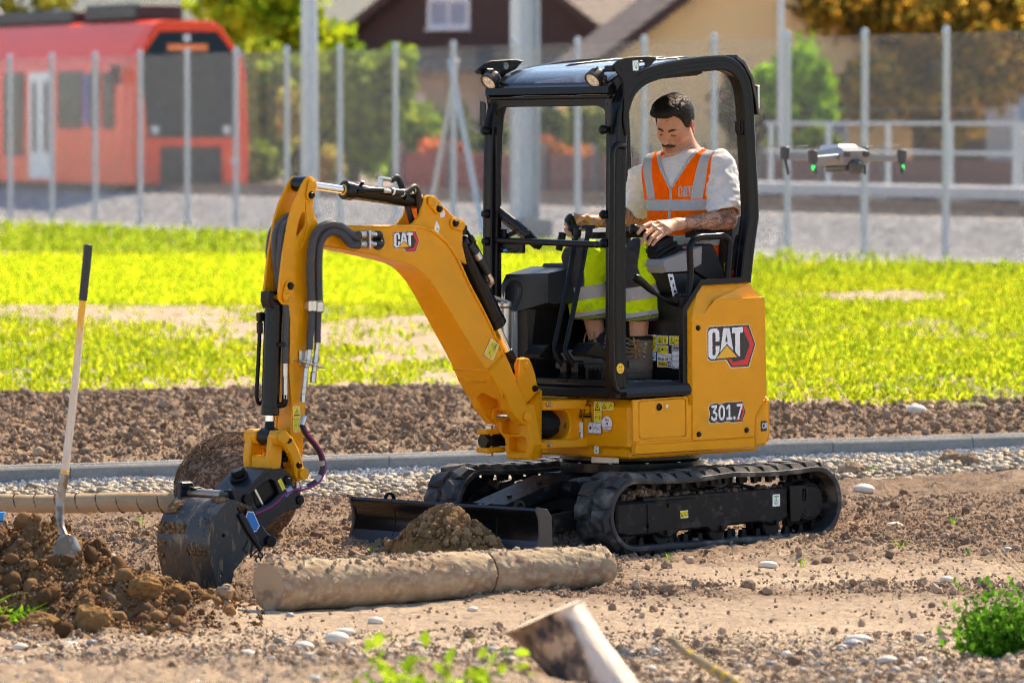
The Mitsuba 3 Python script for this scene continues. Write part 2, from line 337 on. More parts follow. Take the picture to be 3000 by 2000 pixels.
def near_soil(n, g):
    y = 17.5 + (29.5 - 17.5) * g.uniform(size=n) ** 0.9; x = g.uniform(-1, 1, n) * (0.098 * y + 0.5)
    keep = (y < kerb_y(x) - 2.0) & ~((np.abs(y - 22.4) < 0.75) & (x > -1.0) & (g.uniform(size=n) < 0.85)) & ~((np.abs(y - 24.4) < 0.5) & (x > 0.5) & (x < 2.6) & (g.uniform(size=n) < 0.8)) & ~((y < 21.2) & (g.uniform(size=n) < 0.5))
    dens = meshkit.fbm(np.c_[x * 0.9, y * 0.6, 0 * x], 3, 77)
    keep &= g.uniform(size=n) < sstep(0.3, 0.6, dens) * 0.9 + 0.15
    return x[keep], y[keep]
pw = lambda lo, hi, k: (lambda n, g: lo + (hi - lo) * g.uniform(size=n) ** k)
m, c = strew(130000, near_soil, pw(0.0035, 0.011, 2.4), crumb, SOILC, 0.25, seed=3)
stuff('soil_crumbs', m, 'clod', True, c, 'small brown soil crumbs strewn over the worked ground', 'soil')
m, c = strew(9000, near_soil, pw(0.006, 0.026, 3.6), tiny, SOILC, 0.2, seed=4)
stuff('soil_clods', m, 'clod', True, c, 'loose brown soil clods lying over the worked ground', 'soil')
def tilled_zone(n, g):
    y = g.uniform(30, 41, n); x = g.uniform(-1, 1, n) * (0.098 * y + 0.4); b = y - kerb_y(x); k = (b > 0.15) & (b < soil_end(x) + 0.3)
    return x[k], y[k]
m, c = strew(46000, tilled_zone, pw(0.007, 0.026, 2.4), crumb, TILLC, 0.25, seed=5)
stuff('tilled_clods', m, 'clod', True, c, 'rough tilled clods beyond the kerb', 'soil')
m, c = strew(4200, tilled_zone, pw(0.012, 0.042, 3.2), tiny, TILLC, 0.25, seed=55)
stuff('tilled_lumps', m, 'clod', True, c, 'larger tilled lumps of earth beyond the kerb', 'soil')
def heap_zone(n, g):
    x = g.uniform(-2.7, -1.0, n); y = g.uniform(21.4, 24.2, n); k = g.uniform(size=n) < sstep(-1.05, -1.6, x) * np.exp(-((y - 22.6) / 0.9) ** 2) + 0.05
    return x[k], y[k]
m, c = strew(26000, heap_zone, pw(0.004, 0.015, 2.2), crumb, HEAPC, 0.25, seed=6)
stuff('heap_crumbs', m, 'clod', True, c, 'dark orange brown crumbs of freshly dug earth on the spoil heap', 'soil')
m, c = strew(1500, heap_zone, pw(0.012, 0.042, 2.6), clods, HEAPC, 0.3, seed=66)
stuff('heap_clods', m, 'clod', True, c, 'dark orange brown clods of freshly dug earth on the spoil heap', 'soil')
def front_zone(n, g):
    y = 16.9 + 4.6 * g.uniform(size=n) ** 1.1; x = g.uniform(-1, 1, n) * (0.098 * y + 0.4)
    d = meshkit.fbm(np.c_[x * 1.6, y * 1.2, 0 * x], 3, 99); k = g.uniform(size=n) < sstep(0.28, 0.62, d) * (1 - 0.7 * sstep(20.4, 21.4, y)) + 0.08
    return x[k], y[k]
m, c = strew(26000, front_zone, pw(0.003, 0.012, 2.2), crumb, PEBC + SOILC + SOILC, 0.25, (0.6, 0.9), seed=7)
stuff('gravel', m, 'pebble', True, c, 'mixed fine gravel scattered over the sandy ground', 'gravel')
m, c = strew(1250, front_zone, pw(0.008, 0.027, 3.2), stones, PEBC, 0.32, (0.5, 0.85), False, seed=8)
stuff('pebbles', m, 'pebble', True, c, 'rounded pale pebbles lying in the sandy gravel', 'pebbles')
def strip_zone(n, g):
    x = g.uniform(-3.6, 3.9, n); y = kerb_y(x) - g.uniform(0.42, 2.15, n); return x, y
m, c = strew(9000, strip_zone, pw(0.007, 0.034, 2.2), pebs, [(0.36, 0.30, 0.22), (0.40, 0.35, 0.28), (0.30, 0.24, 0.17), (0.26, 0.23, 0.19), (0.42, 0.35, 0.25), (0.34, 0.26, 0.17)], 0.2, (0.5, 0.85), False, seed=9)
stuff('gravel_cobbles', m, 'pebble', True, c, 'pale rounded cobbles filling the strip in front of the kerb', 'pebbles')
def fine_zone(n, g):
    x = g.uniform(-3.6, 3.9, n); y = kerb_y(x) - g.uniform(0.06, 0.52, n); return x, y
m, c = strew(12000, fine_zone, pw(0.006, 0.014, 1.3), crumb, [(0.28, 0.295, 0.32), (0.22, 0.235, 0.26), (0.38, 0.39, 0.41)], 0.1, seed=10)
stuff('crushed_stone', m, 'clod', False, c, 'blue grey crushed stone along the foot of the kerb', 'gravel')

# ---- plants of the field: rosettes, lawn blades, tall weeds
leafmat('leaf', 1.1); leafmat('leaf_dark', 0.7)
def blades(n, x, y, z, h, w, g, lean=0.5, pal=((0.2, 0.3, 0.03),), bend=0.35, var=0.18, simple=False):
    """n bent leaves (two quads each), standing at x, y, z."""
    a = g.uniform(0, 2 * np.pi, n); L = np.abs(g.normal(lean, 0.25, n)); d = np.stack([np.cos(a), np.sin(a)], 1); s = np.stack([-d[:, 1], d[:, 0]], 1)
    r = h[:, None] * np.sin(L)[:, None] * d; up = h * np.cos(L); o = np.stack([x, y], 1)
    def row(t, wd, k): xy = o + r * t; return [np.c_[xy + s * (wd * w)[:, None] * q, z + up * k] for q in (-0.5, 0.5)]
    if simple:
        v = np.stack(row(0.0, 0.75, 0.0) + row(1.0, 0.8, 1.0), 1).reshape(-1, 3); b = np.arange(n)[:, None] * 4
        return TM(v, np.concatenate([b + q for q in ([0, 1, 3], [0, 3, 2])], 0)), np.repeat(pick_colors(pal, n, g, var), 4, 0)
    rows = row(0.0, 0.5, 0.0) + row(0.45, 1.0, 0.62) + row(1.0 + bend, 0.25, 1.0 - bend * 0.4)
    v = np.stack(rows, 1).reshape(-1, 3); b = np.arange(n)[:, None] * 6
    f = np.concatenate([b + q for q in ([0, 1, 3], [0, 3, 2], [2, 3, 5], [2, 5, 4])], 0)
    return TM(v, f), np.repeat(pick_colors(pal, n, g, var), 6, 0)
GREEN = [(0.40, 0.50, 0.018), (0.48, 0.54, 0.02), (0.30, 0.43, 0.02), (0.52, 0.55, 0.03)]
g = np.random.default_rng(21)
y = 33 + 40 * g.uniform(size=52000) ** 0.9; x = g.uniform(-1, 1, len(y)) * (0.098 * y + 0.5)
pq_ = (x - F0[0]) * FN[0] + (y - F0[1]) * FN[1]; den = meshkit.fbm(np.c_[x * 0.5, y * 0.2, 0 * x], 3, 41)
cover = np.where(x > 1.5, 0.9, 0.55) * sstep(0.38, 0.62, den + 0.10 * (x > 1.5) + 0.06 * sstep(45, 55, y) - 0.10 * sstep(3.0, 0.0, y - kerb_y(x) - soil_end(x)) + 0.05 * np.exp(-((y - 47) / 3.0) ** 2)) + 0.03
k = (y - kerb_y(x) > soil_end(x) + 0.2) & (pq_ < -1.3) & ~((y > 57.5) & (x < 2)) & (g.uniform(size=len(y)) < cover)
x, y = x[k], y[k]; q = 6; x, y = np.repeat(x, q) + g.normal(0, 0.035, len(x) * q), np.repeat(y, q) + g.normal(0, 0.035, len(y) * q)
m, c = blades(len(x), x, y, gz(x, y) - 0.01, g.uniform(0.025, 0.085, len(x)) * (0.7 + 0.8 * meshkit.noise(np.c_[x * 2, y, 0 * x])), g.uniform(0.012, 0.03, len(x)), g, 0.8, GREEN, var=0.22, simple=True)
stuff('field_seedlings', m, 'leaf', False, c, 'patchy bright green seedlings covering the bare field', 'plants')
y = 57 + 21 * g.uniform(size=36000); x = -0.098 * y - 0.5 + (0.098 * y + 3.0) * g.uniform(size=len(y)); k = x < 2.2 + 1.5 * (meshkit.noise(np.c_[x, y, 0 * x]) - .5); x, y = x[k], y[k]
m, c = blades(len(x), x, y, gz(x, y) - 0.01, g.uniform(0.05, 0.10, len(x)), g.uniform(0.015, 0.04, len(x)), g, 0.5, [(0.60, 0.68, 0.02), (0.66, 0.70, 0.03), (0.54, 0.64, 0.02)], simple=True)
stuff('lawn_grass', m, 'leaf', False, c, 'dense bright yellow green young lawn', 'grass')
y = 66 + 42 * g.uniform(size=30000); x = g.uniform(-1, 1, len(y)) * (0.1 * y + 0.5); pq_ = (x - F0[0]) * FN[0] + (y - F0[1]) * FN[1]
k = (pq_ < -1.6 - 2.7 * sstep(82, 106, y) + 1.0 * (meshkit.noise(np.c_[x, y, 0 * x]) - .3)) & (pq_ > -11) & ((y > 76.5) | (x > 2)) & (g.uniform(size=len(y)) < 0.35 + 0.8 * (x < 1)); x, y = x[k], y[k]
m, c = blades(len(x), x, y, gz(x, y) - 0.01, g.uniform(0.06, 0.22, len(x)) , g.uniform(0.03, 0.06, len(x)), g, 0.4, [(0.32, 0.44, 0.025), (0.25, 0.38, 0.02), (0.38, 0.46, 0.04)])
stuff('weeds', m, 'leaf', False, c, 'tall green weeds along the gravel verge by the fence', 'weeds')

# ---- leafy things
def leafy(center, radii, n, size, pal, g, clumps=26, mat_='leaf', hollow=0.35, var=0.25, lump=0.42):
    """Leaf clumps spread through an uneven crown."""
    center, radii = np.asarray(center, float), np.asarray(radii, float)
    d = g.normal(size=(clumps, 3)); d /= np.linalg.norm(d, axis=1, keepdims=True)
    cc = d * (hollow + (1 - hollow) * g.uniform(size=(clumps, 1)) ** 0.5) * 0.86; cr = g.uniform(0.35, 1.45, clumps) * lump * 0.9
    k = g.integers(0, clumps, n); e = g.normal(size=(n, 3)); e /= np.linalg.norm(e, axis=1, keepdims=True)
    p = cc[k] + e * cr[k][:, None] * g.uniform(0.25, 1.12, (n, 1)); pos = center + p * radii
    R = rand_rot(n, g); s = size * g.uniform(0.6, 1.4, n)
    base = np.array([[-0.5, -0.3, 0], [0.5, -0.3, 0], [0.62, 0.35, 0.12], [0, 0.75, 0], [-0.62, 0.35, 0.12]])
    v = (np.einsum('nij,kj->nki', R, base) * s[:, None, None] + pos[:, None]).reshape(-1, 3); b = np.arange(n)[:, None] * 5
    f = np.concatenate([b + q for q in ([0, 1, 2], [0, 2, 4], [4, 2, 3])], 0)
    tone = (0.75 + 0.5 * g.uniform(size=(clumps, 1)))[k]
    return TM(v, f), np.repeat(np.clip(pick_colors(pal, n, g, var) * tone, 0.004, 0.9), 5, 0)
def bark_tex(p, n, uv): return mix((0.07, 0.05, 0.035), (0.2, 0.15, 0.11), fbm(p.x * 9, p.y * 9, p.z * 2, 3))
pr('bark', proc(bark_tex), 0.95, spec=0.1)
def tree(key, label, base, crowns, n, size, pal, seed, trunk=True, group=None, cate='tree', mat_='leaf', **kw):
    """A trunk with limbs and one or several crown masses."""
    g = np.random.default_rng(seed); key = thing(key, label, cate, group); base = np.asarray(base, float)
    ms = [leafy(c_, r_, max(60, int(n * w_)), size, pal, g, mat_=mat_, **kw) for c_, r_, w_ in crowns]
    put(key + '__crown', cat([a for a, _ in ms]), mat_, False, color=np.vstack([b for _, b in ms]))
    top = np.mean([c_ for c_, _, _ in crowns], 0); h = top[2] - base[2]
    limbs = [tube(spline([base - (0, 0, .2), base + (top - base) * 0.35 + g.normal(0, 0.03, 3) * h, top]), np.linspace(0.055, 0.012, 17) * h, 8)]
    for c_, r_, _ in crowns:
        for q in range(4):
            e = np.asarray(c_) + g.uniform(-0.6, 0.6, 3) * r_; s0 = base + (top - base) * g.uniform(0.3, 0.7)
            limbs.append(tube(spline([s0, (s0 + e) / 2 + g.normal(0, 0.04, 3) * h, e], 4), np.linspace(0.02, 0.006, 9) * h, 5))
    put(key + ('__trunk' if trunk else '__stems'), cat(limbs), 'bark', True)
    return key
GRN = [(0.28, 0.38, 0.03), (0.36, 0.44, 0.04), (0.20, 0.29, 0.03)]; LIME = [(0.40, 0.50, 0.02), (0.48, 0.55, 0.03), (0.30, 0.42, 0.02)]
DARK = [(0.07, 0.11, 0.03), (0.10, 0.15, 0.035), (0.05, 0.08, 0.025)]; RUST = [(0.46, 0.25, 0.03), (0.56, 0.34, 0.05), (0.32, 0.19, 0.03), (0.20, 0.14, 0.03), (0.28, 0.25, 0.04)]
tree('leafy_tree', 'bright yellow green tree rising behind the thick lamp mast', (-5.859, 140.000, 1.388), [((-6.465, 140.000, 4.706), (1.6, 1.6, 1.5), .5), ((-5.417, 140.000, 4.270), (1.3, 1.4, 1.0), .3), ((-7.037, 141.000, 5.428), (1.2, 1.4, 1.1), .3)], 2600, 0.26, LIME, 1)
tree('hedge_shrub', 'olive green shrub beside the front of the red train', (-5.948, 136.000, 0.217), [((-5.944, 136.000, 2.764), (0.75, 1.0, 1.2), .6), ((-6.201, 136.000, 1.406), (0.7, 1.0, 1.0), .5)], 1700, 0.2, GRN, 2, False, cate='shrub')
tree('yellow_shrub', 'small pale yellow flowering shrub behind the fence left of the boom', (-5.156, 131.000, 0.937), [((-5.236, 131.000, 2.082), (0.35, .5, .75), .5), ((-4.378, 131.000, 0.937), (0.38, .5, .42), .4)], 700, 0.15, [(0.45, 0.40, 0.06), (0.36, 0.36, 0.06), (0.5, 0.45, 0.12)], 3, False, cate='shrub')
tree('hedge', 'tall dark green hedge behind the fence left of the braced post', (-3.851, 134.000, 0.578), [((-4.099, 134.000, 2.919), (0.75, 1, 1.0), .4), ((-3.263, 134.000, 2.752), (0.8, 1, 1.05), .4), ((-3.850, 134.000, 1.582), (0.9, 1, 1.0), .5), ((-2.802, 134.000, 3.170), (.5, .8, .6), .2)], 3600, 0.2, [(0.20, 0.33, 0.03), (0.28, 0.42, 0.035), (0.13, 0.22, 0.025), (0.38, 0.50, 0.03)], 4, False, cate='hedge')
tree('dark_shrub', 'dark conifer shrub behind the braced fence post', (-1.293, 138.000, 0.708), [((-1.293, 138.000, 1.569), (0.45, .6, .75), .5), ((-1.724, 138.000, 1.225), (.4, .6, .5), .3)], 900, 0.16, DARK, 5, False, cate='shrub')
tree('red_shrub', 'orange red leaved shrub behind the braced fence post', (-1.624, 130.000, 0.620), [((-1.705, 130.000, 1.189), (0.55, .6, .38), .5), ((-1.056, 130.000, 0.945), (.35, .5, .25), .3)], 1000, 0.12, [(0.55, 0.15, 0.06), (0.62, 0.24, 0.10), (0.42, 0.13, 0.06)], 6, False, cate='shrub')
tree('red_shrub', 'orange leaved shrub seen through the cab between the two front posts', (1.155, 132.000, 0.599), [((0.989, 132.000, 1.341), (0.5, .6, .3), .5), ((1.484, 132.000, 1.176), (.4, .5, .25), .3)], 900, 0.12, [(0.52, 0.20, 0.08), (0.58, 0.28, 0.11), (0.38, 0.17, 0.06)], 7, False, cate='shrub')
tree('lime_shrub', 'light green feathery shrub seen through the cab beside the near front post', (1.940, 135.000, 0.567), [((2.024, 135.000, 1.579), (0.5, .6, .9), .5), ((1.602, 135.000, 2.000), (.3, .5, .5), .2)], 900, 0.15, [(0.2, 0.28, 0.05), (0.26, 0.3, 0.08), (0.12, 0.17, 0.04)], 8, False, cate='shrub')
tree('dark_shrub', 'dark green shrub seen through the cab beside the steel mast', (0.875, 140.000, 0.514), [((0.962, 140.000, 1.738), (0.5, .6, .6), .5), ((0.525, 140.000, 1.563), (.4, .5, .6), .3)], 800, 0.16, DARK, 9, False, cate='shrub')
tree('green_tree', 'vivid green small tree behind the fence next to the rear canopy post', (6.897, 133.000, 0.589), [((7.224, 133.000, 3.078), (0.75, 1, .75), .5), ((6.560, 133.000, 2.747), (.8, 1, .8), .4), ((7.475, 133.000, 2.249), (.5, .8, .6), .3)], 2200, 0.17, [(0.20, 0.42, 0.015), (0.28, 0.50, 0.02), (0.13, 0.28, 0.015)], 10)
tree('purple_tree', 'muted green and purple leaved tree behind the head of the worker', (5.821, 137.000, 0.204), [((5.560, 137.000, 2.342), (0.6, .9, .9), .5), ((6.160, 137.000, 1.744), (.7, .9, .9), .5)], 1900, 0.15, [(0.13, 0.085, 0.08), (0.17, 0.19, 0.06), (0.12, 0.16, 0.05), (0.18, 0.12, 0.11)], 11)
tree('copper_tree', 'big rusty orange leaved tree filling the corner above the railing', (10.947, 146.000, 0.086), [((8.927, 146.000, 5.095), (1.3, 1.6, 1.1), .25), ((10.932, 146.000, 4.822), (1.7, 1.9, 1.5), .4), ((12.851, 145.000, 4.080), (1.4, 1.7, 1.7), .4), ((9.530, 144.000, 2.808), (1.1, 1.4, .9), .3), ((11.770, 145.000, 2.452), (1.5, 1.5, .9), .35), ((13.572, 147.000, 5.757), (1.4, 1.7, 1.3), .3)], 6200, 0.19, RUST, 12)
tree('clipped_hedge', 'low yellow green clipped hedge behind the railing', (6.612, 126.000, 0.663), [((6.217, 126.000, 1.371), (.55, .6, .38), .4), ((7.083, 126.000, 1.450), (.55, .6, .42), .4)], 1400, 0.12, [(0.25, 0.30, 0.03), (0.15, 0.22, 0.03), (0.08, 0.13, 0.03)], 13, False, cate='hedge')
tree('clipped_hedge', 'long dark green clipped hedge row low behind the railing', (10.396, 128.000, 0.482), [((7.997, 128.000, 0.762), (.7, .6, .24), .3), ((8.956, 128.000, 0.762), (.7, .6, .24), .3), ((9.916, 128.000, 0.762), (.7, .6, .24), .3), ((10.875, 128.000, 0.762), (.7, .6, .24), .3), ((11.835, 128.000, 0.762), (.7, .6, .24), .3)], 2600, 0.12, DARK + [(0.12, 0.17, 0.03)], 14, False, cate='hedge')
tree('green_tree', 'olive tree top above the roof end of the train', (-14.386, 160.000, 2.499), [((-14.375, 160.000, 5.491), (1.6, 1.6, .7), .5)], 700, 0.25, [(0.30, 0.28, 0.03), (0.2, 0.22, 0.04)], 15)
tree('grass_tuft', 'dark green round tuft of grass at the edge of the gravel', (5.357, 72.000, -0.069), [((5.357, 72.000, -0.078), (.21, .2, .085), .5)], 1400, 0.03, [(0.06, 0.16, 0.012), (0.10, 0.22, 0.02)], 16, False, cate='plant')

tree('hedge_shrub', 'tall light green shrub filling the gap between the train and the thick mast', (-6.255, 141.000, 0.151), [((-6.427, 141.000, 2.176), (1.0, 1.0, 1.7), .6), ((-5.724, 141.000, 1.384), (.9, 1.0, 1.2), .5)], 2300, 0.2, [(0.30, 0.40, 0.03), (0.38, 0.46, 0.05), (0.22, 0.31, 0.03), (0.40, 0.36, 0.06)], 51, False, cate='shrub')
tree('hedge', 'broad bright green hedge behind the thick mast and the braced post', (-3.726, 142.000, 0.138), [((-4.611, 142.000, 2.177), (.9, 1.0, 1.7), .5), ((-3.370, 142.000, 2.177), (.95, 1.0, 1.75), .5), ((-2.572, 142.000, 1.380), (.8, .9, 1.1), .4)], 3600, 0.2, [(0.24, 0.38, 0.03), (0.32, 0.46, 0.035), (0.16, 0.26, 0.025), (0.42, 0.52, 0.04)], 52, False, cate='hedge')
tree('dark_shrub', 'dark green shrub row low between the braced post and the cab', (-1.551, 146.000, 0.086), [((-1.915, 146.000, 1.453), (.9, .8, .9), .5), ((-0.730, 146.000, 1.180), (.8, .8, .8), .4)], 1900, 0.17, [(0.12, 0.18, 0.03), (0.17, 0.24, 0.04), (0.08, 0.13, 0.03)], 53, False, cate='shrub')
tree('lime_shrub', 'yellow green shrub seen low through the front opening of the cab', (1.787, 143.000, 0.125), [((1.786, 143.000, 1.375), (1.0, .8, .9), .6)], 1500, 0.16, [(0.30, 0.38, 0.05), (0.22, 0.30, 0.04), (0.36, 0.42, 0.06)], 54, False, cate='shrub')

# ================================================================ fence, masts, railing, train, houses
pr('galv', (0.52, 0.55, 0.57), 0.45, 0.35, spec=0.5); pr('galv_dark', (0.30, 0.32, 0.33), 0.5, 0.3); pr('wire', (0.25, 0.26, 0.265), 0.6, 0.2)
def fz(x, y): return 0.0
fkey = thing('mesh_fence', 'tall galvanised wire mesh fence with round posts in front of the railway', 'fence')
def fp(s, perp=0.0): q = F0 + FU * s + FN * perp; return q
NP = 19; SP = 36.8 / 16
for k in range(-2, NP):
    q = fp(k * SP); put(fkey + '__post', cat(cyl((*q, -.2), (*q, 3.27), 0.052, 14), lathe([(0, 0.05), (0.035, 0.04), (0.056, 0), (0.056, -0.04)], (*q, 3.27), (*q, 3.4), 14)), 'galv', 40)
ws, we = -2 * SP, (NP - 1) * SP; Hf = 3.2; step = 0.075; V, F = [], []
def wire3(a, b, r, off):
    d = (b - a) / np.linalg.norm(b - a); n1 = np.array([FN[0], FN[1], 0]); n2 = np.cross(d, n1); i = len(V) * 3 if False else off
    return [a + r * (n1 * math.cos(t) + n2 * math.sin(t)) for t in (0, 2.1, 4.2)] + [b + r * (n1 * math.cos(t) + n2 * math.sin(t)) for t in (0, 2.1, 4.2)]
def seg(s0, z0, s1, z1, r):
    a, b = np.array([*fp(s0, -.06), z0]), np.array([*fp(s1, -.06), z1]); n = len(V); V.extend(wire3(a, b, r, n))
    for j in range(3): k = (j + 1) % 3; F.extend([[n + j, n + k, n + 3 + k], [n + j, n + 3 + k, n + 3 + j]])
s_ = ws - Hf
while s_ < we:
    for sg_ in (1, -1):
        a0, a1 = s_, s_ + Hf; z0, z1 = (0.03, Hf) if sg_ > 0 else (Hf, 0.03)
        lo, hi = max(a0, ws), min(a1, we)
        if hi > lo: seg(lo, z0 + (z1 - z0) * (lo - a0) / Hf, hi, z0 + (z1 - z0) * (hi - a0) / Hf, 0.0021)
    s_ += step
k = stuff(fkey + '__mesh', TM(V, F), 'wire', True); labels[k] = {'kind': 'stuff'}
V, F = [], []
for z in (0.06, 1.1, 2.15, Hf): seg(ws, z, we, z, 0.003)
put(fkey + '__tension_wire', TM(V, F), 'wire', True)
# braced post
for e in (-1.25, 1.35): a = fp(9 * SP, -0.07 if e > 0 else 0.07); b = fp(9 * SP + e, -0.07 if e > 0 else 0.07); put(fkey + '__brace', cyl((*a, 3.0), (*b, 0.0), 0.045, 10), 'galv', 40)

def lamp_mast(key, label, q, r0, r1, h):
    key = thing(key, label, 'mast')
    put(key + '__pole', cyl((*q, -.1), (*q, h), r0, 20, r2=r1), 'galv', 40); put(key + '__base_plate', box((*q, 0.25), (0.5, 0.5, 0.04)), 'galv_dark')
    put(key + '__anchor_bolt', cat([bolt((q[0] + a * .2, q[1] + b * .2, .27), (0, 0, 1), .02, .05) for a in (-1, 1) for b in (-1, 1)]), 'galv_dark')
lamp_mast('lamp_mast', 'thick round galvanised mast standing behind the fence at the lime tree', (-3.694, 99.669), 0.165, 0.12, 9.0)
lamp_mast('lamp_mast', 'slim round grey mast near the rear canopy post', (5.317, 108.091), 0.07, 0.06, 9.0)
q = (0.217, 91.245)
key = thing('steel_mast', 'wide grey steel catenary mast of H section seen behind the cab', 'mast')
for a, b in ((-.18, .02), (.18, .02)): put(key + '__flange', box((q[0] + a * 0.9, q[1] + a * 0.44, 4.6), (0.022, 0.36, 9.4), 0.003, rot((0, 0, 1), 26)), 'galv')
put(key + '__web', box((q[0], q[1], 4.6), (0.34, 0.018, 9.4), 0.003, rot((0, 0, 1), 26)), 'galv'); put(key + '__foot', box((q[0], q[1], 0.1), (0.9, 0.9, 0.5), 0.02), 'concrete')

# ---- rails, platform edge and railing
pr('rail', (0.20, 0.13, 0.09), 0.55, 0.5); pr('sleeper', (0.22, 0.19, 0.17), 0.9); pr('pale_concrete', (0.50, 0.50, 0.50), 0.8); pr('dark_wood', (0.07, 0.055, 0.045), 0.9)
def along(s0, s1, perp, z, wx, wz):
    a, b = fp(s0, perp), fp(s1, perp); return bar((*a, z), (*b, z), wz, wx, 0.004, (0, 0, 1)) if False else box(((a[0] + b[0]) / 2, (a[1] + b[1]) / 2, z), (abs(s1 - s0), wx, wz), 0.006, rot((0, 0, 1), math.degrees(math.atan2(FU[1], FU[0]))))
tk = thing('railway_track', 'railway track on the gravel bank behind the fence', 'track')
for p_ in (4.95, 6.0): put(tk + '__rail', along(-40, 46, p_, 0.60, 0.07, 0.13), 'rail')
for i in range(-14, 56): put(tk + '__sleeper', along(i * .75, i * .75 + .22, 5.5, 0.49, 2.0, 0.12), 'sleeper')
pk = thing('platform', 'pale concrete platform edge slab on blocks behind the track', 'platform')
put(pk + '__edge_slab', along(14, 50, 8.6, 0.76, 1.1, 0.2), 'pale_concrete')
for i in range(13): put(pk + '__block', along(14.5 + 2.7 * i, 15.5 + 2.7 * i, 8.5, 0.55, 0.5, 0.22), 'pale_concrete')
put(pk + '__fascia', along(14, 50, 9.0, 0.5, 0.08, 0.5), 'dark_wood')
rk = thing('railing', 'galvanised tube railing on the platform beyond the track', 'railing')
for i in range(16): q = fp(15 + 2.15 * i, 9.2); put(rk + '__post', cyl((*q, 0.8), (*q, 1.95), 0.05, 10), 'galv', 40)
for z in (1.42, 1.93): put(rk + '__rail', along(14.8, 49, 9.2, z, 0.06, 0.06), 'galv')
sk = thing('signal_lamp', 'round pale lamp head on a post at the right end of the railing', 'lamp')
q = np.array((8.654, 93.000, 1.826)); put(sk + '__post', cyl((q[0], q[1], 0.5), (q[0], q[1], q[2]), 0.06, 12), 'galv', 40)
put(sk + '__head', lathe([(0, -.1), (.12, -.1), (.15, 0), (.13, .1), (0, .13)], q, q + (0, -1, 0), 18), 'galv', 40)
put(sk + '__hood', lathe([(.155, -.12), (.165, -.12), (.165, .05), (.155, .05)], q, q + (0, -1, 0), 18), 'galv_dark', 40)
# low walls
wk = thing('garden_wall', 'low red brown garden wall behind the track, seen between the fence posts', 'wall')
pr('redbrown', (0.17, 0.095, 0.08), 0.85)
for i in range(11): put(wk + '__panel', along(-8 + 2.4 * i, -5.64 + 2.4 * i, 12.5, 0.75, 0.09, 1.0), 'redbrown')
for i in range(12): q = fp(-8 + 2.4 * i, 12.4); put(wk + '__post', box((*q, 0.85), (0.13, 0.13, 1.3), .01), 'sleeper')

# ---- the train
pr('train_red', (0.90, 0.062, 0.004), 0.3, coat=0.3, spec=0.3); pr('train_glass', (0.008, 0.014, 0.018), 0.08, spec=0.22); pr('train_dark', (0.02, 0.02, 0.022), 0.5); pr('train_white', (0.72, 0.75, 0.76), 0.35)
pr('pale_roof', (0.80, 0.30, 0.24), 0.18, coat=1.0)
TC = np.array([*(F0 + FU * (-3.7) + FN * 5.5), 0.0]); TF = np.array([FU[0], FU[1], 0]); TL = np.array([-FN[0], -FN[1], 0])      # forward, and the side towards the camera
def TW(m):
    v = np.asarray(m.vertices); return TM(TC + v[:, :1] * TF + v[:, 1:2] * TL + v[:, 2:] * np.array([0, 0, 1.0]), m.faces)
tr = thing('train', 'orange red commuter train with a large dark windscreen standing behind the fence', 'train')
half = [(-1.33, 0.62), (-1.36, 1.5), (-1.33, 3.0), (-1.22, 3.35), (-0.75, 4.02), (-0.55, 4.1)]
sec = half + [(-a, b) for a, b in half[::-1]]
body = yz(plate(sec, -30, -0.55, ch=0.01)); put(tr + '__body', TW(body), 'train_red', 40)
# cab front: the section again, a little smaller, ahead of it
sec0, sec1 = np.array(sec), np.array(sec) * (0.975, 1.0); n_ = len(sec0)
lean = lambda s, x: np.c_[x - 0.16 * np.clip((s[:, 1] - 1.2) / 2.9, 0, 1), s[:, 0], s[:, 1]]
v0 = np.vstack([lean(sec0, -0.56), lean(sec1, 0.0)]); f0 = []
for i in range(n_): j = (i + 1) % n_; f0 += [[i, j, n_ + j], [i, n_ + j, n_ + i]]
fr = np.array([(-1.29, .62), (-.72, .62), (-.70, 1.42), (.70, 1.42), (.72, .62), (1.29, .62), (1.325, 1.5), (1.29, 3.0), (1.19, 3.35), (.72, 4.0), (.53, 4.08), (-.53, 4.08), (-.72, 4.0), (-1.19, 3.35), (-1.29, 3.0), (-1.325, 1.5)])
ws_ = np.array([(-.98, 1.62), (.98, 1.62), (1.12, 3.28), (.66, 3.86), (-.66, 3.86), (-1.12, 3.28)])
pl = plate(fr, -0.08, 0.02, [ws_], 0.012); v = np.asarray(pl.vertices)
fm = TM(np.c_[v[:, 2] - 0.16 * np.clip((v[:, 1] - 1.2) / 2.9, 0, 1), v[:, 0], v[:, 1]], pl.faces)
put(tr + '__cab_front', TW(cat(TM(v0, f0), fm)), 'train_red', 30)
pl = plate(mitre(ring(ws_), 0.004), -0.05, -0.012, ch=0.004); v = np.asarray(pl.vertices)
put(tr + '__windscreen', TW(TM(np.c_[v[:, 2] - 0.16 * np.clip((v[:, 1] - 1.2) / 2.9, 0, 1), v[:, 0], v[:, 1]], pl.faces)), 'train_glass', 20)
put(tr + '__coupler_bay', TW(box((-0.12, 0, 0.98), (0.16, 1.38, 0.86), .01)), 'train_dark'); put(tr + '__coupler', TW(cat(box((0.1, 0, 0.72), (0.5, 0.34, 0.3), .03), box((0.3, 0, 0.72), (0.12, 0.42, 0.4), .03))), 'train_dark')
put(tr + '__snow_plough', TW(hull([(-.3, -1.0, .3), (-.3, 1.0, .3), (-.3, -1, .62), (-.3, 1, .62), (.06, -.5, .3), (.06, .5, .3), (-.02, -.5, .6), (-.02, .5, .6)])), 'train_dark')
pr('led_orange', (0.9, 0.25, 0.08), 0.5); scene['m_sign_lit'] = {'type': 'area', 'radiance': {'type': 'rgb', 'value': [1.0, 0.18, 0.04]}}
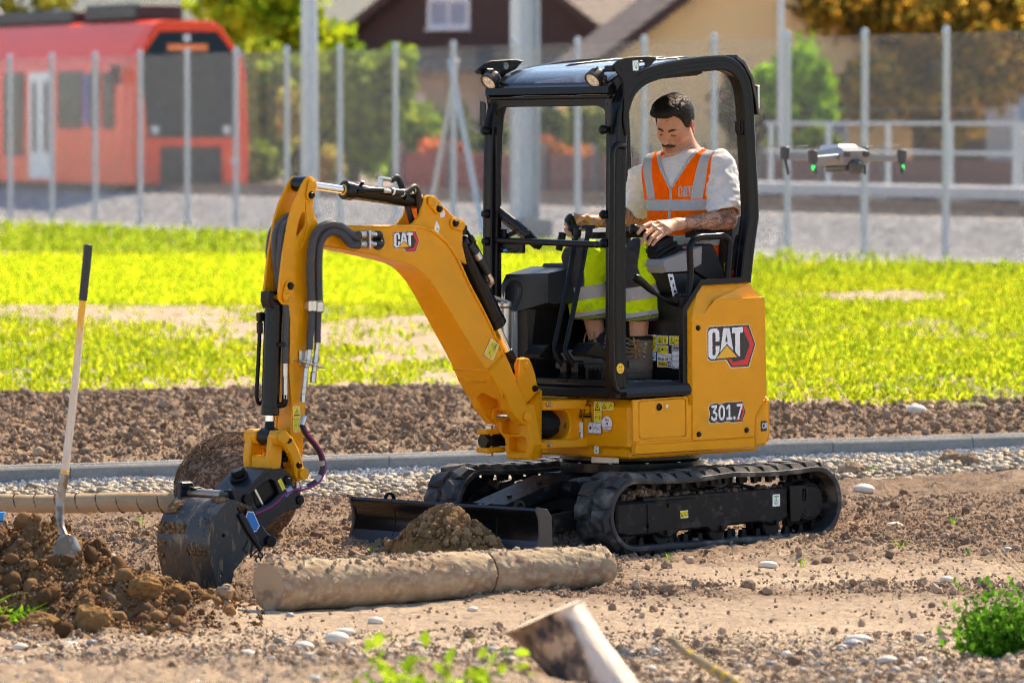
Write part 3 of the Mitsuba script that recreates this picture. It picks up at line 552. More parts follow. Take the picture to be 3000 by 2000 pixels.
dk = put(tr + '__destination_display', TW(box((-0.148, 0.02, 3.52), (0.03, 0.92, 0.14), .003)), 'led_orange'); scene.pop('m_sign_lit')
put(tr + '__line_badge', TW(cyl((-0.165, 0.03, 3.72), (-0.14, 0.03, 3.72), 0.085, 18)), 'train_white', 40)
for s in (-1, 1):
    put(tr + '__headlight', TW(cyl((-0.03, s * .82, 1.78), (0.0, s * .82, 1.78), 0.095, 16)), 'train_white', 40)
    put(tr + '__mirror', TW(box((-.62, s * 1.48, 2.95), (.1, .2, .42), .03)), 'train_dark')
put(tr + '__fleet_number', TW(box((0.022, -1.0, 1.12), (0.006, 0.22, 0.1), .001)), 'train_white')
for x0, x1, z0, z1 in ((-1.55, -1.05, 1.85, 2.95), (-2.35, -1.85, 1.85, 2.98), (-4.2, -2.9, 1.85, 2.98), (-7.5, -6.35, 1.25, 2.98), (-9.6, -8.2, 1.85, 2.98), (-12, -10.4, 1.85, 2.98)):
    wk_ = put(tr + '__window', TW(box(((x0 + x1) / 2, 1.345, (z0 + z1) / 2), (x1 - x0, 0.03, z1 - z0), .006)), 'train_glass')
    put(wk_ + '__frame', TW(xzplate(rrect(x0 - .05, z0 - .05, x1 + .05, z1 + .05, .05), 1.335, 1.368, [rrect(x0, z0, x1, z1, .04)], .004)), 'train_dark')
dk = put(tr + '__door', TW(box((-5.25, 1.35, 1.86), (1.45, 0.06, 2.34), .02)), 'train_white')
for x in (-5.6, -4.9): put(dk + '__pane', TW(box((x, 1.375, 2.05), (0.26, 0.03, 1.55), .02)), 'train_glass')
pr('train_blue', (0.03, 0.06, 0.35), .4); put(tr + '__side_emblem', TW(box((-2.62, 1.352, 2.42), (0.3, 0.012, 1.1), .003)), 'train_blue')
put(tr + '__roof_equipment', TW(cat(box((-3.2, 0, 4.3), (3.0, 1.1, .36), .05), box((-8.5, 0, 4.25), (6, 1.0, .3), .05))), 'train_dark')
put(tr + '__pantograph', TW(cat(bar((-12, .5, 4.2), (-13.6, .5, 4.9), .05, .05), bar((-12, -.5, 4.2), (-13.6, -.5, 4.9), .05, .05), bar((-13.6, 0, 4.9), (-12.3, 0, 5.5), .05, .05))), 'galv')
put(tr + '__skirt', TW(box((-15.5, 0, .5), (28, 2.2, .35), .02)), 'train_dark')
for x in (-2.2, -4.4, -14, -16.2): put(tr + '__wheel', TW(cat(*[cyl((x, s * .9, .86 if False else .82), (x, s * .78, .82), .36, 22) for s in (1, -1)])), 'train_dark', 40)

# ---- houses
def tile_tex(p, n, uv): return mix((0.075, 0.058, 0.052), (0.15, 0.12, 0.108), noise(p.x * 5, p.y * 5, p.z * 5)) * (0.7 + 0.5 * smoothstep(0.1, 0.4, dr.abs((p.z * 4) - dr.floor(p.z * 4) - 0.5)))
pr('roof_tile', proc(tile_tex), 0.85); pr('cladding', (0.075, 0.042, 0.037), 0.8); pr('plaster_grey', (0.52, 0.42, 0.35), 0.9); pr('plaster_peach', (0.90, 0.62, 0.30), 0.9); pr('plaster_cream', (0.80, 0.75, 0.56), 0.9); pr('eave_wood', (0.06, 0.028, 0.022), 0.7)
pr('win_white', (0.75, 0.75, 0.76), 0.5); pr('win_glass', (0.09, 0.11, 0.14), 0.05, spec=0.9); pr('curtain', (0.35, 0.37, 0.45), 0.8)
def house(key, label, origin, yaw, width, depth, eave, slope, wall, gable, overhang=0.7, split=0.0, xoff=0.0):
    """Gable end at the origin, facing -y before the turn; the roof runs back along +y."""
    key = thing(key, label, 'house'); Rz = np.eye(4); Rz[:3, :3] = rot((0, 0, 1), yaw); Rz[:3, 3] = origin
    w = width / 2; ap = eave + w * math.tan(math.radians(slope)); t = math.tan(math.radians(slope))
    put(key + '__wall', box((0, depth / 2, (split or eave) / 2 - .3), (width, depth, (split or eave) + .6), .02), wall, M=Rz)
    put(key + '__gable', xzplate([(-w, split or eave), (w, split or eave), (w, eave), (0, ap), (-w, eave)], -0.02, depth - .05, ch=.01), gable, M=Rz)
    for s in (-1, 1):
        x1 = s * (w + overhang); z1 = eave - overhang * t
        put(key + '__roof', xzplate(ring([(0, ap + .05), (x1, z1 + .05), (x1, z1 + .3), (0, ap + .3)]), -overhang, depth + overhang, ch=.01), 'roof_tile', M=Rz)
        put(key + '__barge_board', xzplate(ring([(0, ap - .03), (x1, z1 - .03), (x1, z1 + .28), (0, ap + .28)]), -overhang - .06, -overhang - .004, ch=.005), 'eave_wood', M=Rz)
        n = int((w + overhang) / .33)
    return key, Rz
def window(key, Rz, x, z, w, h, y=-0.02):
    k = put(key + '__window', xzplate(rrect(x - w / 2, z - h / 2, x + w / 2, z + h / 2, .01, 1), y - .06, y + .02, [rrect(x - w / 2 + .1, z - h / 2 + .1, x - .04, z + h / 2 - .3, .01, 1), rrect(x + .04, z - h / 2 + .1, x + w / 2 - .1, z + h / 2 - .3, .01, 1)], .008), 'win_white', M=Rz)
    for s in (-1, 1): put(k + '__pane', box((x + s * w / 4, y - .015, z - .05), (w / 2 - .1, .02, h - .25), .002), 'curtain', M=Rz)
    put(k + '__sill', box((x, y - .1, z - h / 2 - .03), (w + .1, .18, .06), .005), 'win_white', M=Rz)
hk, Rz = house('timber_house', 'brown gabled house with a white window under its tiled roof', (-1.05, 166, 0), -17, 8.6, 10, 4.35, 37, 'plaster_grey', 'cladding', split=3.9)
window(hk, Rz, -0.9, 5.3, 1.35, 1.1); window(hk, Rz, 2.6, 2.6, 1.1, 1.2); window(hk, Rz, -2.2, 2.2, 1.1, 1.2)
put(hk + '__porch_roof', box((0, -1.0, 3.75), (9.4, 2.6, .16), .01, rot((1, 0, 0), 14)), 'roof_tile', M=Rz)
for x in (-4.2, 4.2): put(hk + '__porch_post', box((x, -2.0, 1.6), (.16, .16, 3.6), .01), 'eave_wood', M=Rz)
hk, Rz = house('peach_house', 'peach plastered house with a dark sloping eave behind the worker', (6.45, 146, 0), 6, 8.6, 9, 3.3, 37, 'plaster_peach', 'plaster_peach')
window(hk, Rz, 2.1, 1.8, .9, 1.1)
hk, Rz = house('cream_house', 'pale cream house seen between the two gabled roofs', (3.2, 215, 0), 0, 13, 10, 9.5, 30, 'plaster_cream', 'plaster_cream')
window(hk, Rz, 1.0, 4.0, 1.2, 1.4); window(hk, Rz, -3, 4, 1.2, 1.4)
hk, Rz = house('cream_block', 'cream rendered apartment house behind the roof of the train', (-13.5, 200, 0), -3, 19, 12, 11, 20, 'plaster_cream', 'plaster_cream')
for i in range(5): window(hk, Rz, -7 + 3.4 * i, 4.4, 1.3, 1.5)
hk, Rz = house('dark_shed', 'dark timber barn behind the slim mast', (10.4, 158, 0), 0, 6.6, 6, 5.6, 30, 'dark_wood', 'dark_wood')
hk, Rz = house('far_house', 'grey plastered house behind the copper tree', (19.5, 190, 0), 8, 14, 9, 5.0, 35, 'plaster_grey', 'plaster_grey')
window(hk, Rz, -5, 2.5, 1.2, 1.4); window(hk, Rz, -1.5, 2.5, 1.2, 1.4)
tree('background_tree', 'dark broad tree behind the apartment house', (-22, 235, 0), [((-22, 235, 7), (6, 4, 6), 1)], 900, 0.6, GRN, 31)
tree('background_tree', 'dark broad tree far behind the timber house roof', (2, 250, 0), [((2, 250, 8), (8, 4, 7), 1)], 1200, 0.7, DARK, 32)
tree('background_tree', 'dark broad tree far behind the copper tree', (24, 230, 0), [((24, 230, 8), (9, 4, 8), 1)], 1200, 0.7, DARK, 33)
tree('bank_shrub', 'olive bush at the foot of the grey house wall left of the mast', (-6.149, 133.000, 0.256), [((-6.231, 133.000, 0.921), (.5, .6, .5), 1)], 700, 0.14, GRN, 34, False, cate='shrub')
tree('bank_shrub', 'dull green bush low behind the cab', (-0.187, 150.000, 0.033), [((-0.187, 150.000, 0.408), (1.4, .8, .55), 1)], 900, 0.16, GRN + DARK, 35, False, cate='shrub')
tree('bank_shrub', 'brownish bush low behind the hedge beside the lime shrub', (2.928, 142.000, 0.138), [((3.016, 142.000, 0.670), (.9, .8, .7), 1)], 900, 0.16, [(0.13, 0.10, 0.05), (0.10, 0.11, 0.05)], 36, False, cate='shrub')

# ================================================================ the excavator (own frame: x forward, y to its left side, z up)
TR={"arm_plate":[[2.066,1.786],[2.038,1.779],[2.022,1.757],[2.025,1.737],[2.039,1.69],[2.04,1.642],[2.032,1.602],[2.009,1.564],[2.008,1.506],[2.026,1.33],[2.038,1.187],[2.043,1.086],[2.057,0.991],[2.084,0.928],[2.093,0.809],[2.114,0.626],[2.123,0.502],[2.129,0.431],[2.146,0.368],[2.177,0.369],[2.184,0.457],[2.194,0.609],[2.183,0.732],[2.194,0.892],[2.187,1.131],[2.202,1.195],[2.23,1.202],[2.253,1.225],[2.255,1.256],[2.241,1.343],[2.227,1.43],[2.208,1.509],[2.189,1.589],[2.162,1.652],[2.124,1.719],[2.093,1.766]],
"arm_hole":[[2.108,1.619],[2.095,1.619],[2.085,1.595],[2.093,1.555],[2.14,1.508],[2.145,1.524],[2.126,1.588]],
"arm_pin_top":[[2.054,1.748]],
"arm_bolt_top":[[2.066,1.698]],
"arm_pin_mid":[[2.213,1.237]],
"arm_bolt_mid":[[2.197,1.286]],
"rod_eye_top":[[2.071,1.75]],
"arm_box_ridge":[[2.094,1.667],[2.047,1.642],[2.044,1.554],[2.076,1.499],[2.139,1.436]],
"boom_top":[[2.019,1.553],[1.906,1.557],[1.659,1.55],[1.505,1.55],[1.418,1.546],[1.34,1.526],[1.282,1.489],[1.224,1.436],[1.176,1.362],[1.128,1.272],[1.07,1.182],[1.002,1.07],[0.924,0.919]],
"boom_bot":[[2.002,1.467],[1.851,1.442],[1.661,1.409],[1.517,1.38],[1.44,1.353],[1.363,1.293],[1.305,1.225],[1.238,1.136],[1.161,1.03],[1.093,0.94],[0.996,0.803]],
"boom_low":[[1.023,0.787],[1.001,0.786],[0.839,0.774],[0.803,0.709],[0.792,0.673],[0.773,0.656],[0.774,0.612],[0.797,0.591],[0.83,0.598],[0.874,0.638],[0.911,0.667],[0.917,0.728],[0.998,0.78]],
"boom_foot_pin":[[0.8,0.634]],
"boom_gusset":[[1.479,1.549],[1.44,1.568],[1.4,1.6],[1.38,1.651],[1.37,1.687],[1.341,1.7],[1.311,1.69],[1.147,1.567],[1.127,1.537],[1.133,1.463],[1.105,1.36],[1.149,1.375],[1.197,1.435],[1.256,1.488],[1.314,1.526],[1.391,1.545]],
"gusset_pin1":[[1.328,1.659]],
"gusset_bolt1":[[1.29,1.624]],
"gusset_hole":[[1.249,1.598]],
"gusset_pin2":[[1.153,1.543]],
"gusset_bolt2":[[1.19,1.554]],
"stickcyl":[[1.994,1.739],[1.801,1.718],[1.757,1.714],[1.338,1.663]],
"stickcyl_r":[[1.765,1.751],[1.784,1.679]],
"boomcyl":[[1.077,1.446],[1.03,1.363],[0.855,1.039],[0.82,1.018],[0.773,0.933],[0.752,0.865]],
"boomcyl_r":[[0.907,1.031],[0.802,1.059]],
"bktcyl":[[2.239,1.239],[2.222,1.174],[2.258,0.702],[2.263,0.674],[2.302,0.598]],
"bktcyl_r":[[2.301,0.703],[2.216,0.698]],
"bktcyl_r2":[[2.264,1.176],[2.178,1.173]],
"idler":[[2.284,0.623],[2.243,0.619],[2.207,0.587],[2.177,0.538],[2.157,0.49],[2.152,0.457],[2.137,0.441],[2.137,0.413],[2.158,0.402],[2.189,0.403],[2.205,0.432],[2.204,0.468],[2.224,0.509],[2.26,0.554],[2.285,0.571]],
"idler_pin":[[2.163,0.429]],
"cross_tube":[[2.266,0.597]],
"hlink":[[2.331,0.601],[2.328,0.454],[2.193,0.452],[2.202,0.576]],
"hood":[[2.347,0.459],[2.502,0.364]],
"hood_l":[[2.345,0.467],[2.444,0.352]],
"coupler_side":[[2.352,0.455],[2.29,0.46],[2.244,0.434],[2.219,0.374],[2.178,0.336],[2.165,0.307],[2.179,0.276],[2.221,0.266],[2.267,0.265],[2.34,0.225],[2.392,0.192],[2.423,0.178],[2.438,0.202],[2.442,0.258],[2.472,0.295],[2.494,0.36],[2.455,0.393]],
"coupler_hole":[[2.358,0.412],[2.337,0.403],[2.312,0.354],[2.307,0.338],[2.349,0.309],[2.37,0.294],[2.426,0.269],[2.457,0.275],[2.477,0.331],[2.471,0.355],[2.409,0.395]],
"ear":[[2.624,0.379],[2.589,0.383],[2.543,0.367],[2.51,0.367],[2.493,0.329],[2.494,0.297],[2.454,0.228],[2.414,0.178],[2.378,0.153],[2.373,0.121],[2.394,0.106],[2.425,0.116],[2.44,0.109],[2.475,0.15],[2.535,0.276],[2.555,0.297],[2.595,0.31]],
"ear_pins":[[2.532,0.331],[2.402,0.135]],
"bucket_side":[[2.633,0.324],[2.662,0.316],[2.704,0.293],[2.753,0.238],[2.779,0.163],[2.78,0.113],[2.766,0.048],[2.749,-0.023],[2.734,-0.078],[2.664,-0.066],[2.642,0.015],[2.584,0.069],[2.517,0.104],[2.496,0.115],[2.549,0.202],[2.597,0.268]],
"bucket_far":[[2.642,0.321],[2.738,0.252],[2.764,0.183],[2.761,0.106],[2.738,0.008],[2.57,-0.106]],
"hook":[[2.276,0.46],[2.253,0.474],[2.234,0.509],[2.202,0.532],[2.171,0.534],[2.153,0.522],[2.151,0.494],[2.159,0.478],[2.203,0.48],[2.208,0.492],[2.182,0.507],[2.177,0.515],[2.198,0.508],[2.208,0.496],[2.203,0.464],[2.193,0.452]],
"dpins":[[2.259,0.405],[2.189,0.31],[2.518,0.44]],
"swing":[[0.879,0.659],[0.794,0.648],[0.753,0.618],[0.679,0.582],[0.675,0.615]],
"canopy_out":[[0.6,0.741],[0.569,1.448],[0.54,1.98],[0.504,2.111],[0.447,2.205],[0.332,2.277],[0.218,2.302],[-0.071,2.326],[-0.275,2.33],[-0.348,2.289],[-0.391,2.205],[-0.412,1.974],[-0.432,1.596],[-0.412,1.428],[-0.365,1.24]],
"canopy_in":[[0.465,0.736],[0.456,1.445],[0.421,1.979],[0.403,2.113],[0.348,2.195],[0.248,2.226],[-0.012,2.257],[-0.157,2.268],[-0.259,2.226],[-0.308,2.142],[-0.324,1.975],[-0.337,1.597],[-0.312,1.43],[-0.292,1.241]],
"panel":[[0.046,1.12],[-0.031,1.233],[-0.063,1.241],[-0.369,1.239],[-0.442,1.176],[-0.44,0.681],[-0.362,0.606],[-0.353,0.513],[0.073,0.503],[0.071,0.715],[0.058,0.749]],
"panel_in":[[-0.029,1.104],[-0.098,1.165],[-0.442,1.17]],
"cr":[[-0.394,0.569],[-0.439,0.527]],
"rearpost":[[-0.362,0.606],[-0.44,0.681],[-0.434,0.458],[-0.36,0.446]],
"bolts":[[0.015,1.035],[0.016,0.527],[-0.304,0.533]],
"catlogo":[[-0.047,1.04],[-0.365,0.84],[-0.286,1.033],[-0.171,0.884]],
"num":[[-0.052,0.676],[-0.305,0.582]],
"sill":[[0.488,0.775],[0.076,0.793],[0.077,0.722],[0.489,0.718],[0.443,0.708],[0.088,0.714],[0.079,0.506],[0.44,0.497],[-0.353,0.5],[-0.353,0.453],[0.435,0.435]],
"door":[[0.404,0.698],[0.1,0.702],[0.096,0.523],[0.4,0.52],[0.279,0.67],[0.227,0.67]],
"front_face":[[-0.0,0.702],[0.491,0.708],[0.488,0.436],[-0.004,0.443]],
"fstick":[[0.085,0.594],[0.146,0.491],[0.228,0.694],[0.278,0.595],[0.279,0.693],[0.319,0.654],[0.186,0.591],[0.277,0.541],[0.33,0.597],[0.231,0.472],[0.257,0.448],[0.025,0.569]],
"vis":[[-0.485,2.142],[0.467,2.126],[-0.354,2.111],[0.392,2.097],[-0.286,2.178],[0.378,2.166],[-0.211,2.313],[0.474,2.301],[0.194,2.342],[0.654,2.336]],
"lampsN":[[0.5,2.211]],
"lampsF":[[0.508,2.215]],
"nearbracket":[[0.556,2.288],[0.518,2.312],[0.466,2.326],[0.304,2.331],[0.305,2.292],[0.354,2.271],[0.387,2.24],[0.426,2.165],[0.457,1.96],[0.479,2.025],[0.459,2.151],[0.477,2.216],[0.523,2.257]],
"farbracket":[[0.515,2.3],[0.463,2.328],[0.382,2.344],[0.315,2.344],[0.22,2.323],[0.33,2.3],[0.374,2.247],[0.408,2.191],[0.493,2.17],[0.516,2.223]],
"bar":[[-0.434,1.456],[0.381,1.435]],
"console":[[0.104,1.361],[-0.0,1.359],[-0.158,1.424],[-0.228,1.426],[-0.328,1.244],[-0.217,1.247],[-0.08,1.131],[-0.041,1.144],[0.036,1.218],[0.092,1.298],[0.111,1.333]],
"grab":[[0.043,1.136],[0.011,1.254],[0.018,1.411],[-0.013,1.454],[-0.057,1.468],[-0.21,1.469],[-0.253,1.443],[-0.248,1.399],[-0.229,1.248]],
"lockl":[[0.041,1.135],[0.145,1.172],[0.251,1.243],[0.315,1.279]],
"joyL":[[0.236,1.51],[0.167,1.49],[0.077,1.436],[0.017,1.403]],
"frame":[[0.684,0.235],[-0.451,0.258],[-0.454,0.111],[-0.358,0.075],[-0.276,0.097],[-0.054,0.092],[-0.021,0.064],[0.068,0.069],[0.092,0.088],[0.269,0.086],[0.333,0.055],[0.373,0.057],[0.421,0.077],[0.611,0.077],[0.681,0.092]],
"fbolts":[[0.352,0.212],[0.484,0.122],[0.365,0.083],[0.004,0.086],[-0.364,0.092],[0.003,0.18]],
"motor":[[-0.621,0.178],[-0.711,0.173]],
"guard":[[-0.45,0.265],[-0.558,0.262],[-0.579,0.246],[-0.574,0.164],[-0.536,0.131],[-0.514,0.087],[-0.456,0.088]],
"beltO":[[0.751,0.189],[0.589,0.335],[0.037,0.33],[-0.539,0.323],[-0.681,0.295],[-0.794,0.189],[-0.746,0.073],[-0.619,0.009],[0.624,0.013],[0.718,0.09]],
"blade_top":[[1.23,0.236],[1.239,0.209]],
"blade_bot":[[1.258,0.051],[1.205,0.063]],
"bcyl":[[0.919,0.196],[0.77,0.221],[0.514,0.319],[0.724,0.335]],
"arm_bl":[[0.927,0.179],[0.711,0.2],[0.712,0.101],[0.913,0.08]],
"bearing":[[-0.357,0.331],[0.328,0.357],[-0.352,0.373],[-0.091,0.377]],
"hoseA":[[1.8,1.51],[1.833,1.507],[1.88,1.529],[1.927,1.555],[1.984,1.563],[2.04,1.547],[2.079,1.504],[2.096,1.44],[2.104,1.369],[2.102,1.283],[2.099,1.218]],
"hoseB":[[1.805,1.466],[1.853,1.471],[1.89,1.501],[1.928,1.523],[1.975,1.531],[2.022,1.51],[2.046,1.468],[2.054,1.396],[2.055,1.31],[2.053,1.217]],
"hoseA2":[[2.093,1.196],[2.093,1.129],[2.101,1.069],[2.107,0.994],[2.112,0.946],[2.126,0.911],[2.133,0.867],[2.14,0.819],[2.145,0.792],[2.149,0.752]],
"hoseB2":[[2.046,1.207],[2.055,1.128],[2.06,1.024],[2.066,0.96],[2.073,0.929],[2.081,0.889],[2.088,0.841]],
"hosebr":[[1.757,1.527],[1.758,1.451],[1.705,1.515],[1.691,1.471],[1.648,1.474],[1.672,1.511]],
"pink":[[2.15,0.692],[2.142,0.66],[2.167,0.65],[2.144,0.61],[2.093,0.559],[2.062,0.518],[2.047,0.474],[2.05,0.438],[2.085,0.392],[2.137,0.37],[2.194,0.363],[2.251,0.358],[2.303,0.335],[2.366,0.295],[2.438,0.271],[2.469,0.264]],
"far_h1":[[2.116,1.603],[2.148,1.592],[2.184,1.564],[2.208,1.525],[2.214,1.473],[2.21,1.413],[2.201,1.341],[2.194,1.273]],
"far_h2":[[2.16,1.58],[2.187,1.557],[2.203,1.525],[2.21,1.473],[2.214,1.414],[2.213,1.354],[2.206,1.294]],
"far_h3":[[2.13,1.575],[2.167,1.54],[2.183,1.5],[2.192,1.452],[2.192,1.412]],
"cyl_side":[[2.208,1.199],[2.207,1.131],[2.213,1.028],[2.215,0.933],[2.216,0.869],[2.219,0.781]],
"cyl_tube":[[2.252,1.155],[2.278,1.156],[2.282,1.1],[2.291,0.973],[2.303,0.834],[2.305,0.779],[2.292,0.75],[2.274,0.758]],
"clampA":[[2.093,1.193],[2.049,1.188]],
"brkt":[[2.173,0.946],[2.028,0.907],[2.121,0.99]],
"near_ear":[[0.801,0.901],[0.766,0.91],[0.738,0.904],[0.721,0.882],[0.697,0.83],[0.687,0.778],[0.678,0.772],[0.681,0.751],[0.761,0.749],[0.827,0.778],[0.816,0.829]],
"far_ear":[[0.739,0.852],[0.746,0.878],[0.735,0.899],[0.71,0.903],[0.682,0.892]],
"ear_pin":[[0.756,0.866]],
"ear_bolt":[[0.707,0.759]],
"sw_front":[[-0.058,0.684],[-0.12,0.655],[-0.113,0.597],[-0.06,0.571],[-0.027,0.528],[-0.012,0.426],[0.143,0.429],[0.196,0.445],[0.197,0.5],[0.164,0.482],[0.161,0.504],[0.226,0.507],[0.109,0.626]],
"sw_hole1":[[-0.051,0.621],[0.068,0.614],[0.092,0.576],[0.076,0.551],[0.022,0.546],[-0.018,0.567]],
"sw_hole2":[[-0.005,0.53],[0.108,0.531],[0.128,0.467],[0.123,0.46],[0.013,0.459]],
"mount_up":[[0.792,0.727],[0.575,0.72],[0.792,0.698],[0.576,0.695]],
"mount_lo":[[0.85,0.503],[0.63,0.507],[0.847,0.479],[0.632,0.476]],
"bellow":[[0.694,0.628],[0.66,0.646],[0.596,0.663],[0.584,0.613],[0.598,0.541],[0.673,0.556],[0.695,0.579]],
"swcyl":[[-0.126,0.53],[-0.099,0.531],[-0.019,0.534],[-0.127,0.494],[-0.097,0.556],[-0.031,0.555]],
"stick":[[0.086,0.997],[0.231,0.996],[0.088,0.92],[0.227,0.917],[0.233,0.994],[0.314,0.994],[0.235,0.954],[0.313,0.956],[0.316,0.994],[0.399,0.994],[0.318,0.954],[0.233,0.951],[0.316,0.953],[0.313,0.914],[0.108,0.915],[0.144,0.914],[0.146,0.914],[0.229,0.874],[0.232,0.909],[0.333,0.909],[0.332,0.85],[0.333,0.949],[0.394,0.949],[0.39,0.848]],
"smile":[[0.507,0.858]],
"floor":[[1.027,0.833],[0.606,0.804],[1.025,0.799],[0.634,0.771],[0.469,0.809],[0.069,0.781],[0.055,0.749],[0.471,0.713]],
"floorF":[[-0.106,0.799],[0.327,0.796],[-0.107,0.75],[0.326,0.717]],
"pedL":[[0.646,0.957],[0.603,0.975],[0.547,0.971],[0.528,0.943],[0.534,0.898],[0.59,0.913]],
"pedR":[[0.555,0.962],[0.513,0.97],[0.442,0.952],[0.395,0.891],[0.334,0.865],[0.358,0.852],[0.466,0.897]],
"lev1":[[0.36,1.513],[0.37,1.419],[0.435,1.191],[0.509,0.943],[0.487,0.88],[0.463,0.817]],
"lev2":[[0.321,1.502],[0.336,1.419],[0.439,1.172],[0.526,0.966],[0.519,0.904],[0.486,0.82]],
"levtop":[[0.425,1.521],[0.331,1.519],[0.322,1.51],[0.208,1.504]],
"monitor":[[-0.473,1.575],[-0.419,1.606],[-0.193,1.465],[-0.256,1.456]],
"rcon":[[0.527,1.226],[0.424,1.32],[0.253,1.316],[0.172,1.302],[0.254,1.219],[0.259,0.813],[0.487,0.847],[0.484,1.091]],
"rconF":[[-0.483,1.202],[-0.355,1.318],[-0.075,1.329],[-0.176,1.202],[-0.415,1.084],[-0.239,1.155],[-0.243,0.834],[-0.418,0.864]],
"grease":[[0.655,1.149],[0.659,0.894],[0.694,1.156],[0.617,1.148],[0.714,1.187],[0.616,1.159]],
"ghose":[[0.639,1.175],[0.64,1.217],[0.629,1.248],[0.594,1.268],[0.552,1.262],[0.531,1.23],[0.538,1.183],[0.56,1.152],[0.575,1.121],[0.579,1.079]],
"seat":[[-0.697,1.418],[-0.761,1.718],[-0.732,1.804],[-0.82,1.609],[-0.803,1.459],[-0.756,1.353],[-0.725,1.246]],
"handle1":[[0.451,1.914],[0.492,1.918],[0.545,1.905],[0.564,1.863],[0.574,1.753],[0.582,1.624],[0.591,1.472]],
"handle2":[[0.617,1.054],[0.614,0.883],[0.611,0.808],[0.597,0.77],[0.569,0.752],[0.503,0.753]],
"postbolts":[[1.241,2.005],[1.249,1.612],[1.25,1.475],[0.46,1.995],[0.493,1.569],[0.495,1.435]],
"postboltsR":[[0.439,2.008],[0.448,1.596],[0.449,1.452]],
"hookc":[[-0.315,2.041],[-0.315,2.015],[-0.333,1.981],[-0.366,1.974],[-0.367,2.048]],
"rearlamp":[[-0.488,2.221],[-0.511,2.211],[-0.513,2.114],[-0.477,2.114]],
"sidedk":[[0.039,0.571]],
"decal_boom":[[1.048,0.982],[0.999,0.908],[1.027,0.875],[1.076,0.951]],
"decal_arm":[[2.175,0.728],[2.137,0.725],[2.151,0.624],[2.187,0.629],[2.178,0.729],[2.136,0.724],[2.149,0.618],[2.188,0.626]],
"catboom":[[1.57,1.52],[1.428,1.4],[1.571,1.429],[1.456,1.516]],
"spill":[[-0.163,0.009],[0.022,0.149],[0.072,0.2],[0.146,0.214],[0.26,0.203],[0.389,0.192],[0.461,0.126],[0.612,0.053]]}
th_, pi0, ro0 = 0.7367, 0.0053, 0.0089
cp_, sp_, cr_, sr_ = math.cos(pi0), math.sin(pi0), math.cos(ro0), math.sin(ro0)
MM = np.eye(4)
MM[:3, :3] = np.array([[-math.cos(th_), -math.sin(th_), 0], [math.sin(th_), -math.cos(th_), 0], [0, 0, 1]]).T @ np.array([[cp_, 0, sp_], [0, 1, 0], [-sp_, 0, cp_]]) @ np.array([[1, 0, 0], [0, cr_, -sr_], [0, sr_, cr_]])
MM[:3, 3] = (MX, MY, -0.034)
def yellow_c(p, n, uv): return mix((0.76, 0.325, 0.0015), (0.72, 0.31, 0.003), smoothstep(0.45, 0.75, fbm(p.x * 7, p.y * 7, p.z * 7, 3)))
pr('yellow', proc(yellow_c), 0.30, coat=0.12, spec=0.22); pr('yellow_cast', (0.72, 0.30, 0.0015), 0.45, spec=.2)
pr('black_gloss', (0.005, 0.0052, 0.006), 0.22, coat=0.1, spec=0.25); pr('black_satin', (0.005, 0.0052, 0.006), 0.36, spec=0.22); pr('black_matt', (0.010, 0.010, 0.010), 0.6, spec=.15); pr('plastic_dark', (0.014, 0.016, 0.020), 0.42, spec=.28); pr('plastic_grey', (0.24, 0.245, 0.25), 0.42)
pr('chrome', (0.78, 0.77, 0.74), 0.10, 1.0); pr('zinc', (0.60, 0.59, 0.56), 0.32, 0.9); pr('white_ink', (0.78, 0.79, 0.80), 0.35); pr('black_ink', (0.012, 0.012, 0.012), 0.4); pr('red_ink', (0.62, 0.012, 0.018), 0.3); pr('sign_yellow', (0.72, 0.60, 0.02), 0.4); pr('logo_yellow', (0.80, 0.42, 0.008), 0.35); pr('cream_ink', (0.72, 0.60, 0.36), 0.4); pr('green_ink', (0.03, 0.45, 0.10), 0.4); pr('blue_ink', (0.02, 0.20, 0.55), 0.4); pr('orange_ink', (0.8, 0.22, 0.03), .4); pr('grey_ink', (0.35, 0.36, 0.37), .4)
def rubber_c(p, n, uv): return mix((0.030, 0.030, 0.031), (0.17, 0.15, 0.128), dr.clip(smoothstep(0.42, 0.80, fbm(p.x * 16, p.y * 16, p.z * 16, 3)) * 0.75, 0, 1))
pr('rubber', proc(rubber_c), 0.6, spec=0.35)
def dusty_black(p, n, uv): return mix((0.007, 0.007, 0.0072), (0.075, 0.057, 0.042), smoothstep(0.52, 0.9, fbm(p.x * 24, p.y * 24, p.z * 24, 3)) * 0.6)
pr('frame_black', proc(dusty_black), 0.5, spec=0.22)
def mud_black(p, n, uv):
    a = fbm(p.x * 12, p.y * 12, p.z * 7, 3); b = fbm(p.x * 55, p.y * 55, p.z * 12, 3); c = noise(p.x * 120, p.y * 120, p.z * 30)
    return mix(mix((0.022, 0.024, 0.028), (0.06, 0.055, 0.05), a), (0.24, 0.15, 0.075), dr.clip(smoothstep(0.58, 0.72, a) * 0.5 + smoothstep(0.60, 0.70, b) * 0.55 + smoothstep(.8, .9, c) * .3, 0, 1))
pr('bucket_steel', proc(mud_black), 0.42, 0.3, spec=0.5); pr('hose_black', (0.014, 0.014, 0.015), 0.5); pr('hose_grey', (0.075, 0.075, 0.08), 0.42); pr('pink', (0.33, 0.02, 0.18), 0.45)
pr('mud', VC, 0.95, spec=0.1); pr('lens', (0.62, 0.55, 0.38), 0.12, spec=0.8); mat('tint', {'type': 'thindielectric', 'int_ior': 1.5, 'specular_transmittance': {'type': 'rgb', 'value': [0.42, 0.33, 0.40]}})
EX = thing('excavator', 'yellow compact tracked excavator with black canopy digging with its bucket', 'excavator')
def E(k, m, bs, sm=30, **kw): return put(EX + '__' + k, m, bs, sm, M=MM, **kw)
